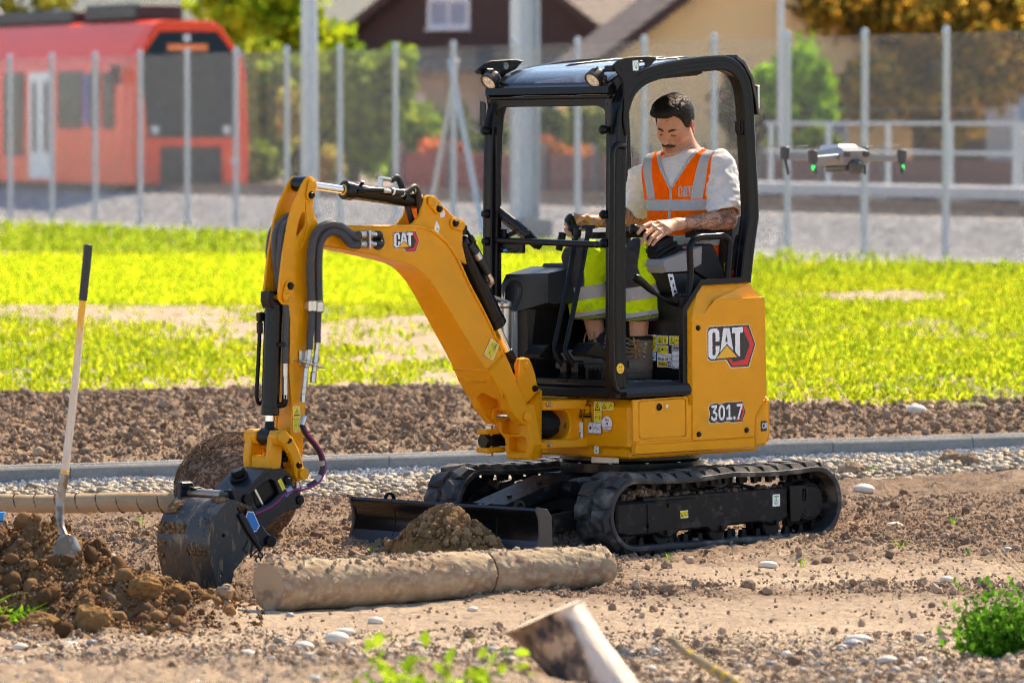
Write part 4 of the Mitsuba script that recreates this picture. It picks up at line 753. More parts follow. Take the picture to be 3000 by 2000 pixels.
def S(k, m, bs, sm=30, **kw): return put(k, m, bs, sm, M=MM, **kw)
def mir(m): v = np.array(m.vertices); v[:, 1] *= -1; return TM(v, np.asarray(m.faces)[:, ::-1])
def P3(l, y=0.0): return np.array([(x, y, z) for x, z in l])

# ---- flat print: polygons laid on a plane given by an origin, a right and an up direction
def dec(key, O, r, u, polys, h, bs, holes=None):
    O, r, u = (np.asarray(v, float) for v in (O, r, u)); r = r / np.linalg.norm(r); u = u / np.linalg.norm(u); n = np.cross(r, u); ms = []
    for i, p in enumerate(polys):
        m = plate(p, h - 0.0010, h, (holes or {}).get(i, ()), ch=0.00005); v = np.asarray(m.vertices); ms.append(TM(O + v[:, :1] * r + v[:, 1:2] * u + v[:, 2:] * n, m.faces))
    return S(key, cat(ms), bs, False)
def words(key, O, r, u, text, height, h, bs, bold=True, sx=1.0, center=False):
    O, r, u = (np.asarray(v, float) for v in (O, r, u)); r = r / np.linalg.norm(r); n = np.cross(r, u)
    m = meshkit.text_mesh(text, height, 0.0012, bold); v = np.array(m.vertices); v[:, 0] *= sx
    if center: v[:, 0] -= v[:, 0].mean() if False else (v[:, 0].min() + v[:, 0].max()) / 2
    return S(key, TM(O + v[:, :1] * r + v[:, 1:2] * u + (v[:, 2:] + h - 0.0012) * n, m.faces), bs, False)
def rc(x0, y0, x1, y1, r=0.003): return rrect(x0, y0, x1, y1, r, 2)
def triangle(cx, cy, s): return [(cx - s * .55, cy - s * .45), (cx + s * .55, cy - s * .45), (cx, cy + s * .55)]
def warn(key, O, r, u, w, h, cells, base='sign_yellow', rim='white_ink', ink='black_ink'):
    """A sticker of pictogram cells: (x, y, w, h, kind) in parts of the whole."""
    k = dec(key, O, r, u, [rc(0, 0, w, h)], 0.0012, rim); e = min(w, h) * 0.05
    dec(k + '__field', O, r, u, [rc(e, e, w - e, h - e, .002)], 0.0018, base)
    black, hole = [], {}
    for x, y, cw, chh, kind in cells:
        cx, cy, s = (x + cw / 2) * w, (y + chh / 2) * h, min(cw * w, chh * h) * 0.78
        if kind == 'tri':
            t = triangle(cx, cy, s); hole[len(black)] = [[(cx + (a - cx) * .74, cy + (b - cy + s * .04) * .74) for a, b in t]]; black.append(t)
            black.append([(cx - s * .05, cy - s * .2), (cx + s * .12, cy - s * .2), (cx + s * .02, cy + s * .2), (cx - s * .08, cy + .12 * s)])
        elif kind == 'man':
            black += [circ((cx, cy + s * .36), s * .11, 10), [(cx - s * .13, cy + s * .22), (cx - s * .13, cy - s * .45), (cx + s * .13, cy - s * .45), (cx + s * .13, cy + s * .22)]]
        elif kind == 'book':
            o = rc(cx - s * .45, cy - s * .3, cx + s * .45, cy + s * .35, s * .04); hole[len(black)] = [rc(cx - s * .39, cy - s * .22, cx - s * .03, cy + s * .29, s * .03), rc(cx + s * .03, cy - s * .22, cx + s * .39, cy + s * .29, s * .03)]; black.append(o)
        elif kind == 'arrow': black.append([(cx - s * .4, cy), (cx - s * .2, cy + s * .15), (cx - s * .2, cy + s * .05), (cx + s * .2, cy + s * .05), (cx + s * .2, cy + s * .15), (cx + s * .4, cy), (cx + s * .2, cy - s * .15), (cx + s * .2, cy - s * .05), (cx - s * .2, cy - s * .05), (cx - s * .2, cy - s * .15)])
        elif kind == 'line': black.append([(x * w, cy - h * .006), ((x + cw) * w, cy - h * .006), ((x + cw) * w, cy + h * .006), (x * w, cy + h * .006)])
        elif kind == 'vline': black.append([(cx - w * .006, y * h), (cx + w * .006, y * h), (cx + w * .006, (y + chh) * h), (cx - w * .006, (y + chh) * h)])
        elif kind == 'arm': black.append([(cx - s * .4, cy - s * .4), (cx - s * .3, cy - s * .4), (cx + s * .1, cy + s * .25), (cx + s * .35, cy - s * .1), (cx + s * .42, cy), (cx + s * .1, cy + s * .42)])
        elif kind == 'dot': black.append(circ((cx, cy), s * .35, 14))
    dec(k + '__pictogram', O, r, u, black, 0.0024, ink, hole); return k
LOGO = {'rim': [(196, 470), (215, 440), (505, 436), (550, 436), (606, 600), (548, 786), (392, 786), (352, 722), (222, 724), (196, 700)], 'ground': [(201, 470), (217, 446), (505, 442), (545, 442), (600, 600), (542, 779), (397, 779), (358, 715), (224, 718), (201, 697)],
        'red': [(500, 453), (533, 453), (590, 598), (533, 768), (402, 768), (370, 712), (396, 710), (412, 738), (508, 718), (552, 603), (503, 487)],
        'C': [(298, 485), (300, 565), (268, 565), (268, 503), (260, 490), (246, 490), (240, 503), (240, 664), (246, 676), (260, 676), (268, 664), (268, 602), (300, 602), (298, 650), (266, 704), (228, 706), (207, 685), (207, 482), (228, 460), (278, 460)],
        'A': [(333, 461), (384, 461), (414, 644), (361, 586), (306, 655)], 'Ah': [(358, 505), (370, 572), (347, 572)], 'T': [(405, 459), (497, 457), (497, 502), (471, 503), (471, 693), (462, 693), (431, 657), (431, 504), (405, 505)], 'tri': [(360, 600), (446, 697), (271, 704)]}
def logo(key, O, r, u, w):
    """The letter badge, w metres wide from its origin at the top left."""
    sx = w / 400.0; sy = sx * 0.739; q = lambda k: [((a - 200) * sx, -(b - 440) * sy) for a, b in LOGO[k]]
    k = dec(key, O, r, u, [q('rim')], 0.0010, 'cream_ink'); dec(k + '__ground', O, r, u, [q('ground')], 0.0016, 'black_ink'); dec(k + '__hexagon', O, r, u, [q('red')], 0.0022, 'red_ink')
    dec(k + '__letter', O, r, u, [q('C'), q('A'), q('T')], 0.0022, 'white_ink', {1: [q('Ah')]}); dec(k + '__triangle', O, r, u, [q('tri')], 0.0028, 'logo_yellow')
    return k
LEFT = ((-1, 0, 0), (0, 0, 1)); FRONT = ((0, 1, 0), (0, 0, 1))

# ---- crawler tracks
def loop(n=220):
    fr, rr = np.array([0.585, 0.178]), np.array([-0.615, 0.178]); R = 0.158; pts = []
    for a in np.linspace(-90, 90, 30): pts.append(fr + R * np.array([math.cos(math.radians(a)), math.sin(math.radians(a))]))
    for t in np.linspace(0, 1, 34)[1:-1]: pts.append((fr + (rr - fr) * t) + (0, R - 0.012 * math.sin(math.pi * min(1, t * 1.9)) * (t < .53) - 0.009 * math.sin(math.pi * max(0, (t - .53) / .47)) * (t >= .53)))
    for a in np.linspace(90, 270, 30): pts.append(rr + R * np.array([math.cos(math.radians(a)), math.sin(math.radians(a))]))
    for t in np.linspace(0, 1, 34)[1:-1]: pts.append((rr + (fr - rr) * t) + (0, -R))
    p = np.array(pts + [pts[0]]); s = np.r_[0, np.cumsum(np.linalg.norm(np.diff(p, axis=0), axis=1))]
    def at(q):
        q = np.mod(q, s[-1]); x = np.interp(q, s, p[:, 0]); z = np.interp(q, s, p[:, 1]); e = 0.012
        t = np.stack([np.interp(np.mod(q + e, s[-1]), s, p[:, 0]) - np.interp(np.mod(q - e, s[-1]), s, p[:, 0]), np.interp(np.mod(q + e, s[-1]), s, p[:, 1]) - np.interp(np.mod(q - e, s[-1]), s, p[:, 1])], -1); t /= np.linalg.norm(t, axis=-1, keepdims=True)
        return np.stack([x, z], -1), t, np.stack([t[..., 1], -t[..., 0]], -1)
    return at, s[-1]
at_, LEN = loop()
LUG = [(-.046, -.004, -.058), (.046, -.004, -.058), (-.046, -.004, .058), (.046, -.004, .058), (-.022, .024, -.050), (.030, .024, -.046), (-.030, .026, .036), (.020, .026, .040)]
for side in (1, -1):
    tk_ = E('track', (lambda m: m)(box((0, side * .5, .18), (.02, .02, .02))), 'frame_black') if False else num(EX + '__track'); labels[tk_] = {'label': 'rubber crawler track nearest the viewer' if side > 0 else 'rubber crawler track on the far side'}; labels.pop(tk_)
    q = np.linspace(0, LEN, 241)[:-1]; p, t, n = at_(q); yc = side * 0.535
    sec = [(-.122, -.010), (.122, -.010), (.126, 0), (.124, .012), (.112, .016), (-.112, .016), (-.124, .012), (-.126, 0)]; m_ = len(sec)
    v = np.array([[p[i, 0] + n[i, 0] * b, yc + a, p[i, 1] + n[i, 1] * b] for i in range(len(q)) for a, b in sec]); f = []
    for i in range(len(q)):
        j = (i + 1) % len(q)
        for k in range(m_): k2 = (k + 1) % m_; f += [[i * m_ + k, i * m_ + k2, j * m_ + k2], [i * m_ + k, j * m_ + k2, j * m_ + k]]
    S(tk_ + '__belt', TM(v, f), 'rubber', 40)
    for i in range(35):
        for row in (-1, 1):
            s = (i + (0.25 if row > 0 else -0.25)) * LEN / 35; p, t, n = at_(np.array(s)); pts = []
            for a, b, c in LUG:
                yy = c * row; pp, tt, nn = at_(np.array(s + a + (0.018 if abs(c) > .045 else -0.004))); pts.append((pp[0] + nn[0] * (b + .014), yc + row * .062 + yy, pp[1] + nn[1] * (b + .014)))
            S(tk_ + '__lug', hull(pts), 'rubber', 25)
        p, t, n = at_(np.array(i * LEN / 35)); pts = []
        for c in (-1, 1):
            b_ = [(a, b, d) for a in (-.017, .017) for b, sh in ((-.009, 1), (-.045, .6)) for d in (.024, .05)]
            S(tk_ + '__guide_tooth', hull([(p[0] + t[0] * a * (1 if b > -.02 else .6) + n[0] * b, yc + c * d, p[1] + t[1] * a * (1 if b > -.02 else .6) + n[1] * b) for a, b, d in b_]), 'frame_black', 20)
    fm = cat(xzplate(TR['frame'], .50, .625, ch=.01), box((.115, .56, .168), (1.13, .1, .14), .01), box((.03, .56, .245), (.96, .13, .02), .004))
    fm = fm if side > 0 else mir(fm); S(tk_ + '__frame', fm, 'frame_black')
    def sd(m): return m if side > 0 else mir(m)
    S(tk_ + '__cover_plate', sd(xzplate([(.485, .085), (.27, .10), (.27, .135), (.275, .15), (.275, .225), (.49, .225)], .624, .631, ch=.002)), 'frame_black')
    for x, z in TR['fbolts'][:5]: S(tk_ + '__bolt', sd(bolt((x, .625, z), (0, 1, 0), .011, .016)), 'black_satin')
    S(tk_ + '__plug', sd(cyl((.003, .622, .18), (.003, .627, .18), .012)), 'black_ink')
    S(tk_ + '__motor_guard', sd(xzplate(TR['guard'], .628, .64, [rrect(-.562, .185, -.535, .245, .012)], ch=.003)), 'black_satin')
    S(tk_ + '__drive_motor', sd(cat(cyl((-.615, .50, .178), (-.615, .612, .178), .098, 32), cyl((-.615, .60, .178), (-.615, .618, .178), .085, 32), *[bolt((-.615 + .06 * math.cos(a), .618, .178 + .06 * math.sin(a)), (0, 1, 0), .007, .004) for a in (1.2, 3.6, 5.4)])), 'frame_black')
    ang = np.arange(88) / 88 * 2 * np.pi; rr_ = 0.130 + 0.014 * np.clip(np.sign(np.sin(ang * 11)) * np.abs(np.sin(ang * 11)) ** .4, -1, 1)
    S(tk_ + '__sprocket', sd(xzplate(np.stack([-.615 + rr_ * np.cos(ang), .178 + rr_ * np.sin(ang)], 1), .50, .545, ch=.004)), 'frame_black')
    S(tk_ + '__idler', sd(cat(cyl((.585, .49, .178), (.585, .58, .178), .142, 36), cyl((.585, .46, .178), (.585, .61, .178), .06, 20))), 'frame_black')
    for x in (.365, .004, -.364): S(tk_ + '__roller', sd(cat(cyl((x, .47, .072), (x, .52, .072), .055, 26), cyl((x, .55, .072), (x, .60, .072), .055, 26), cyl((x, .47, .072), (x, .60, .072), .035, 18))), 'frame_black')
    for x in (.2, -.15): S(tk_ + '__top_spring', sd(tube(spline([(x + .13, .57, .258), (x + .06, .57, .272), (x + .03, .57, .283), (x - .03, .57, .283), (x - .06, .57, .272), (x - .13, .57, .258)], 4), .009, 6)), 'frame_black')
    gg = np.random.default_rng(5 + side); n_ = 500; xx = g_x = gg.uniform(-.44, .62, n_); w_ = np.exp(-((xx - .5) / .14) ** 2); keep = gg.uniform(size=n_) < w_ + .22; xx = xx[keep]; n_ = len(xx)
    hgt = .040 * np.exp(-((xx - .5) / .11) ** 2)
    mm_, cc_ = scatter(tiny, np.stack([xx, side * gg.uniform(.5, .615, n_), .255 + hgt * gg.uniform(0, 1, n_)], 1), gg.uniform(.006, .02, n_)[:, None] * np.ones((n_, 3)), rand_rot(n_, gg), pick_colors([(0.12, 0.085, 0.06), (0.17, 0.12, 0.085), (0.09, 0.065, 0.05)], n_, gg), gg)
    k = S(tk_ + '__packed_soil', mm_, 'mud', False, color=cc_); labels[k] = {'kind': 'stuff'}
tk_ = EX + '__track'
warn(tk_ + '__sticker', (.283, .6255, .145), *LEFT, .062, .036, [(0, 0, .5, 1, 'tri'), (.5, 0, .5, 1, 'book'), (.5, 0, 0, 1, 'vline')])
k = dec(tk_ + '__lashing_sticker', (-.345, .6255, .168), *LEFT, [rc(0, 0, .05, .058)], .0012, 'white_ink'); dec(k + '__mark', (-.345, .6255, .168), *LEFT, [circ((.022, .02), .011, 14), [(.02, .03), (.026, .03), (.026, .046), (.02, .046)], [(.006, .046), (.044, .046), (.044, .051), (.006, .051)]], .0018, 'green_ink', {0: [circ((.022, .02), .006, 12)]})

# ---- undercarriage centre, blade
E('undercarriage', cat(hull([(x, y, z) for x in (-.36, .36) for y in (-.36, .36) for z in (.16, .26)] + [(x, y, .33) for x in (-.3, .3) for y in (-.28, .28)]), box((.2, 0, .21), (.16, .98, .11), .015), box((-.22, 0, .21), (.16, .98, .11), .015)), 'frame_black')
E('swing_bearing', cat(lathe([(0, 0), (.335, 0), (.345, .012), (.345, .055), (.33, .062), (.345, .07), (.345, .098), (.30, .105), (0, .105)], (0, 0, .33), (0, 0, .44), 48)), 'black_gloss', 30)
for a in np.arange(0, 360, 30): E('bearing_bolt', bolt((.333 * math.cos(math.radians(a)), .333 * math.sin(math.radians(a)), .39), (0, 0, -1), .009, .014), 'zinc')
E('swivel_cover', lathe([(0, 0), (.125, 0), (.13, .006), (.13, .026), (.122, .032), (.085, .032), (.08, .026), (0, .026)], (.30, -.20, .425), (.30, -.20, .46), 36), 'yellow', 30)
E('nameplate', box((.345 * math.cos(.45), .345 * math.sin(.45), .408), (.004, .14, .034), .001, rot((0, 0, 1), 26)), 'zinc')
bl = num(EX + '__blade')
prof = [(1.165, .03), (1.158, .10), (1.16, .17), (1.172, .222), (1.188, .24), (1.214, .243), (1.226, .232), (1.222, .215), (1.205, .19), (1.198, .15), (1.202, .11), (1.218, .07), (1.238, .035), (1.225, .03), (1.2, .05)]
S(bl + '__mouldboard', xzplate(prof, -.655, .655, ch=.003), 'black_gloss', 25)
S(bl + '__cutting_edge', xzplate([(1.203, .085), (1.224, .045), (1.246, -.005), (1.258, -.01), (1.252, .01), (1.229, .055), (1.212, .09)], -.66, .66, ch=.002), 'edge_steel' if pr('edge_steel', (0.05, 0.058, 0.075), 0.4, 0.5) else '', 25)
for s in (-1, 1):
    S(bl + '__end_plate', xzplate([(1.13, .03), (1.135, .2), (1.165, .238), (1.222, .25), (1.233, .235), (1.216, .19), (1.212, .12), (1.232, .06), (1.25, .02)], s * .655, s * .668, ch=.003), 'blade_end' if 'm_blade_end' in scene or pr('blade_end', (0.095, 0.075, 0.058), 0.7) else '')
    S(bl + '__push_arm', cat(bar((1.16, s * .50, .14), (.35, s * .33, .17), .025, .09, .004), bar((1.16, s * .50, .14), (1.08, s * .49, .143), .05, .12, .004)), 'frame_black')
    S(bl + '__seam', tube([(1.226, s * .36, .237), (1.205, s * .36, .19), (1.2, s * .36, .15), (1.204, s * .36, .11), (1.222, s * .36, .066)], .003, 6), 'black_satin'); S(bl + '__eye', xzplate(circ((1.15, .235), .036, 20), s * .46 - .006, s * .46 + .006, [circ((1.15, .24), .016, 14)]), 'black_satin')
F_ = frame(np.array([.514 - .93, 0, .319 - .20]), (0, 1, 0))
E('cylinder_cover', cat(hull([(.925, y, z) for y in (-.115, .115) for z in (.214, .222)] + [(.53, y, z) for y in (-.115, .115) for z in (.326, .334)]), *[hull([(.925, y, .22), (.925, y, .175), (.53, y, .33), (.53, y, .26), (.925, y + .008, .22), (.925, y + .008, .175), (.53, y + .008, .33), (.53, y + .008, .26)]) for y in (-.115, .107)]), 'frame_black')
for x, z in ((.83, .247), (.64, .302)): E('cover_bolt', bolt((x, .04, z), (.27, 0, .96), .012, .014), 'black_satin')
E('blade_cylinder', cat(cyl((1.0, 0, .165), (.45, 0, .27), .045, 22), cyl((1.0, 0, .165), (.96, 0, .172), .054, 22), cyl((.55, -.05, .275), (.55, .2, .275), .042, 18)), 'black_satin', 30)
E('blade_rod', cyl((1.17, 0, .14), (.99, 0, .167), .02, 16), 'chrome', 40); E('rod_eye', cat(cyl((1.165, -.04, .14), (1.165, .04, .14), .036, 18), tube(spline([(1.13, .03, .17), (1.12, .03, .2), (1.09, .03, .205), (1.07, .03, .18)]), .006, 8)), 'black_satin', 30)
def corrug(p, r, pitch, n=10, amp=.12):
    p = np.asarray(p, float); L = np.r_[0, np.cumsum(np.linalg.norm(np.diff(p, axis=0), axis=1))]; m = int(L[-1] / pitch * 4) + 2; t = np.linspace(0, L[-1], m); q = np.stack([np.interp(t, L, p[:, k]) for k in range(3)], 1)
    return tube(q, r * (1 + amp * np.where(np.arange(m) % 4 < 2, 1, -1)), n)
E('hydraulic_hose', corrug(spline([(.52, .12, .30), (.44, .16, .315), (.36, .22, .30), (.28, .3, .27)], 10), .017, .012), 'hose_grey', False)

# ---- upper body
b2 = cat(box((-.03, 0, .578), (.95, .965, .255), .035), box((0, 0, .452), (.86, .9, .05), .01))
E('deck', b2, 'yellow')
side_holes = [rrect(.095, .518, .407, .704, .018)]
E('side_skin', xzplate([(.445, .507), (.445, .708), (.085, .712), (.072, .505)], .480, .4915, side_holes, .004), 'yellow', 40)
dk = E('storage_door', xzplate(rrect(.098, .521, .404, .701, .017), .478, .4905, ch=.004), 'yellow', 40)
S(dk + '__pull', cat(lathe([(.008, .006), (.008, .001), (.013, .0), (.017, .003), (.017, .006)], (.278, .4905, .668), (.278, .51, .668), 20)), 'black_satin', 40); S(dk + '__pull_hole', cyl((.278, .485, .668), (.278, .4915, .668), .009, 16), 'black_ink'); S(dk + '__lock', cat(cyl((.226, .489, .67), (.226, .495, .67), .0095, 18), box((.226, .496, .67), (.003, .003, .010), .0005)), 'zinc', 40)
E('sill', hull([(x, y, z) for x in (.438, -.355) for y, z in ((.47, .445), (.497, .452), (.499, .494), (.47, .500))]), 'yellow')
face = [(.052, .502), (.052, 1.088), (-.030, 1.104), (-.100, 1.166), (-.437, 1.170), (-.445, .70), (-.366, .605), (-.358, .502)]
full = [(.072, .502), (.066, 1.112), (-.036, 1.236), (-.372, 1.240), (-.450, 1.172), (-.455, .68), (-.372, .600), (-.362, .502)]
def loft2(a, ya, b, yb, yc):
    """A shell: outline a at ya, outline b at yb, carried on to yc; the face a is closed."""
    n = len(a); v = np.vstack([np.c_[np.array(q)[:, 0], np.full(n, y), np.array(q)[:, 1]] for q, y in ((a, ya), (b, yb), (b, yc))]); f = []
    for L in range(2):
        for i in range(n): j = (i + 1) % n; f += [[L * n + i, L * n + j, (L + 1) * n + j], [L * n + i, (L + 1) * n + j, (L + 1) * n + i]]
    _, t = trimesh.creation.triangulate_polygon(sg.Polygon(a), engine='earcut'); v2 = np.array(a); f += [list(x) for x in t] + [[x + 2 * n for x in q] for q in t]
    return TM(v, f)
E('side_panel', loft2(face, .4905, full, .446, .415), 'yellow', 12)
lowc = [(-.372, .595), (-.449, .682), (-.446, .470), (-.44, .458), (-.366, .452)]
E('rear_corner', loft2([(-.377, .588), (-.443, .664), (-.440, .480), (-.434, .468), (-.372, .462)], .4935, lowc, .486, .2), 'yellow', 12)
rear = [(-.455, .46), (-.452, .98), (-.37, 1.02)]
n_ = 24; pts = []
for yy in np.linspace(-.43, .43, n_): pts += [(x - .10 * (1 - (yy / .43) ** 2), yy, z) for x, z in rear[:2]] + [(-.30, yy, 1.0), (-.3, yy, .46), (-.39, yy, 1.02)]
E('counterweight', hull(pts), 'yellow', 20)
for x, z in TR['bolts']:
    E('panel_dimple', lathe([(.0, .001), (.022, .0015), (.026, .003), (.03, .0005)], (x, .4898, z), (x, .51, z), 22), 'yellow', 60); E('panel_bolt', bolt((x, .491, z), (0, 1, 0), .011, .010), 'black_satin')
E('panel_seal', tube(np.array([(.078, .455, .705), (.08, .455, .80), (.078, .455, 1.125), (-.035, .455, 1.250), (-.32, .455, 1.256)]), .016, 8, prof=np.array([(-.8, -.9), (.8, -.9), (1, 0), (.8, .9), (-.8, .9)])), 'black_satin', 30)
for i in range(14): E('seal_clip', box((.094, .462, .74 + .027 * i), (.006, .022, .004), .001), 'plastic_dark')
logo(EX + '__badge', (-.047, .4908, 1.041), *LEFT, .322)
mw = [(0, .012), (.012, 0), (.035, -.002), (.05, .004), (.08, -.003), (.12, .004), (.16, -.004), (.225, -.002), (.248, .045), (.225, .094), (.12, .094), (.075, .087), (.05, .094), (.02, .09), (.0, .075), (.01, .045)]
O_ = (-.052, .4908, .578)
k = dec(EX + '__model_badge', O_, *LEFT, [[(a * 1.025 - .004, b * 1.06 - .003) for a, b in mw]], .0010, 'cream_ink'); dec(k + '__ground', O_, *LEFT, [mw], .0016, 'black_ink'); dec(k + '__hexagon', O_, *LEFT, [[(.203, .088), (.222, .088), (.241, .045), (.222, .005), (.175, .005), (.18, .014), (.213, .014), (.229, .045), (.213, .076), (.203, .076)]], .0022, 'red_ink')
words(k + '__number', (-.062, .4908, .590), *LEFT, '301.7', .070, .0028, 'white_ink', sx=.80)
O_ = (-.399, .4938, .523); k = dec(EX + '__corner_badge', O_, *LEFT, [rc(0, 0, .042, .05)], .0010, 'black_ink'); words(k + '__letters', (-.407, .4938, .537), *LEFT, 'CR', .026, .0018, 'white_ink', sx=.75)
# front face stickers
def fo(y, z): return (.4525, y, z)
k = dec(EX + '__diagram', fo(.08, .60), *FRONT, [[(.012 * i, .0), (.012 * i + .004, .0), (.012 * i + .004, .09 - .01 * (i % 3)), (.012 * i, .09 - .01 * (i % 3))] for i in range(10)] + [[(.0, .085 - .014 * i), (.03, .085 - .014 * i), (.03, .081 - .014 * i), (0, .081 - .014 * i)] for i in range(5)] + [[(.04, .0), (.135, .004), (.135, .007), (.04, .003)]], .0008, 'black_ink') if False else None
dg = []
for cx in (.115, .18):
    dg += [[(cx - .022, .635), (cx - .018, .635), (cx - .018, .67), (cx - .022, .67)], [(cx + .018, .635), (cx + .022, .635), (cx + .022, .675), (cx + .018, .675)], [(cx - .022, .67), (cx + .022, .675), (cx + .022, .679), (cx - .022, .674)], [(cx - .03, .632), (cx + .035, .632), (cx + .035, .636), (cx - .03, .636)], [(cx - .028, .615), (cx + .03, .615), (cx + .03, .627), (cx - .028, .627)], [(cx - .002, .678), (cx + .002, .678), (cx + .002, .698), (cx - .002, .698)], [(cx - .03, .612), (cx - .038, .592), (cx - .034, .592), (cx - .026, .612)], [(cx + .03, .612), (cx + .038, .592), (cx + .034, .592), (cx + .026, .612)]]
dg += [[(.07, .69 - .014 * i), (.085, .69 - .014 * i), (.085, .687 - .014 * i), (.07, .687 - .014 * i)] for i in range(5)]
dec(EX + '__diagram', (.4525, 0, 0), *FRONT, dg, .0008, 'black_ink')
O_ = fo(.088, .488); k = dec(EX + '__noise_sticker', O_, *FRONT, [rc(0, 0, .062, .106)], .0012, 'white_ink'); words(k + '__number', fo(.096, .502), *FRONT, '93', .042, .002, 'black_ink', sx=.55); words(k + '__unit', fo(.13, .5), *FRONT, 'dB', .014, .002, 'black_ink', False, .7); words(k + '__letter', fo(.123, .557), *FRONT, 'L', .016, .002, 'black_ink', False); dec(k + '__mark', O_, *FRONT, [circ((.018, .084), .012, 6, .52)], .002, 'grey_ink', {0: [circ((.018, .084), .006, 10)]})
warn(EX + '__sticker', fo(.229, .595), *FRONT, .05, .099, [(0, .5, 1, .5, 'tri'), (0, .48, 1, .04, 'line'), (0, .12, .6, .3, 'arrow'), (.55, .05, .45, .4, 'man')])
warn(EX + '__sticker', fo(.282, .655), *FRONT, .082, .038, [(0, 0, .45, 1, 'tri'), (.46, 0, 0, 1, 'vline'), (.5, 0, .5, 1, 'arm')])
warn(EX + '__sticker', fo(.187, .541), *FRONT, .092, .053, [(.02, 0, .32, 1, 'dot'), (.333, 0, 0, 1, 'vline'), (.34, 0, .32, 1, 'arm'), (.666, 0, 0, 1, 'vline'), (.66, 0, .34, 1, 'book')], 'white_ink', 'blue_ink')
O_ = fo(.318, .59); k = dec(EX + '__round_sticker', O_, *FRONT, [circ((0, 0), .036, 28)], .0012, 'white_ink'); words(k + '__letters', fo(.318, .603), *FRONT, 'PDI', .012, .002, 'black_ink', center=True, sx=.9); words(k + '__letters', fo(.318, .584), *FRONT, 'OK', .012, .002, 'black_ink', center=True, sx=.9); dec(k + '__stripe', O_, *FRONT, [[(-.026, -.022), (.03, -.016), (.033, -.011), (-.03, -.017)]], .0018, 'orange_ink'); dec(k + '__base', O_, *FRONT, [[(.035 * math.cos(a), .035 * math.sin(a)) for a in np.radians(np.linspace(-42, -138, 9))[::-1]]], .0018, 'grey_ink')
k = dec(EX + '__lashing_sticker', fo(.229, .447), *FRONT, [rc(0, 0, .03, .034)], .0012, 'white_ink'); dec(k + '__mark', fo(.229, .447), *FRONT, [circ((.015, .012), .007, 14), [(.006, .025), (.024, .025), (.024, .029), (.006, .029)]], .0018, 'green_ink')
E('panel_bolt', bolt((.4525, .039, .571), (1, 0, 0), .015, .008), 'black_satin')

# ---- boom mount, swing post
up_ = [(.44, -.19), (.44, .17), (.60, .13), (.66, .10), (.69, .05), (.69, -.05), (.66, -.11), (.6, -.15)]
for z0, z1 in ((.655, .702), (.472, .515)): E('boom_mount', plate(up_, z0, z1, [circ((.62, 0), .045, 20)], .006), 'yellow')
th = np.linspace(-90, 90, 13); cut = [(.68, .50)] + [(.585 - .075 * math.cos(math.radians(a)), .585 + .085 * math.sin(math.radians(a))) for a in np.linspace(-90, 90, 13)] + [(.68, .67)]
E('mount_web', xzplate([(.44, .50), (.585, .50)] + [(.585 - .075 * math.cos(math.radians(a)), .585 + .078 * math.sin(math.radians(a))) for a in np.linspace(-90, 90, 13)] + [(.585, .67), (.44, .67)], .085, .125, ch=.006), 'yellow'); E('mount_web', xzplate([(.44, .50), (.585, .50), (.52, .585), (.585, .67), (.44, .67)], -.15, -.11, ch=.006), 'yellow')
E('hose_cover', TM((lambda m: np.asarray(m.vertices) * (.075, .085, .075) + (.60, .03, .585))(blob(3, .22, 1.6, 91)), blob(3, .22, 1.6, 91).faces), 'black_matt', True)
E('swing_post', cat(cyl((.665, 0, .425), (.665, 0, .475), .062, 26), cyl((.665, 0, .515), (.665, 0, .655), .055, 26), cyl((.665, 0, .702), (.665, 0, .755), .062, 26),
    yzplate([(-.115, .64), (-.118, .60), (-.065, .56), (-.03, .52), (-.015, .425), (.145, .43), (.175, .50), (.155, .56), (.135, .64), (.12, .69), (-.1, .69)], .735, .80, [rrect(-.055, .545, .085, .632, .028, 4), rrect(-.002, .462, .122, .532, .012, 3)], .008)), 'yellow_cast')
E('swing_post', cat(hull([(.66, -.06, .43), (.66, .08, .43), (.66, -.06, .75), (.66, .09, .75), (.745, -.09, .60), (.745, .12, .60), (.745, -.03, .44), (.745, .14, .44), (.74, -.1, .7), (.74, .12, .7)]), cyl((.80, -.125, .634), (.80, -.062, .634), .042, 24), cyl((.80, .07, .634), (.80, .128, .634), .042, 24)), 'yellow_cast')
E('foot_pin', cyl((.80, -.065, .634), (.80, .075, .634), .026, 24), 'chrome', 40)
near_ear = [(.815, .775), (.80, .905), (.768, .912), (.738, .905), (.72, .882), (.697, .83), (.687, .778), (.678, .772), (.681, .748), (.74, .70), (.80, .66)]
for s in (1, -1): E('cylinder_ear', xzplate(near_ear, s * .055, s * .088, ch=.006), 'yellow'); E('ear_bush', cyl((.756, s * .03, .866), (.756, s * .057, .866), .035, 22), 'yellow', 40)
E('ear_pin', cat(cyl((.756, -.1, .866), (.756, .094, .866), .02, 20)), 'yellow', 40); E('ear_bolt', bolt((.707, .088, .762), (0, 1, 0), .013, .016), 'black_satin')
for y in (.045, .10): E('swing_lug_bolt', bolt((.80, y, .655), (1, 0, 0), .009, .018), 'black_satin')
E('swing_cylinder', cat(cyl((.60, -.12, .512), (.84, -.10, .512), .03, 20), cyl((.84, -.10, .512), (.875, -.098, .512), .036, 20)), 'black_gloss', 30)
E('swing_yoke', cat(box((.82, -.10, .556), (.12, .075, .025), .008), box((.82, -.10, .468), (.12, .085, .025), .008)), 'yellow_cast'); E('swing_pin', cyl((.83, -.1, .44), (.83, -.1, .585), .018, 14), 'zinc', 40)
E('mount_bolt', bolt((.645, .116, .683), (0, 1, 0), .010, .016), 'zinc'); E('mount_bolt', bolt((.645, .116, .494), (0, 1, 0), .010, .016), 'zinc')
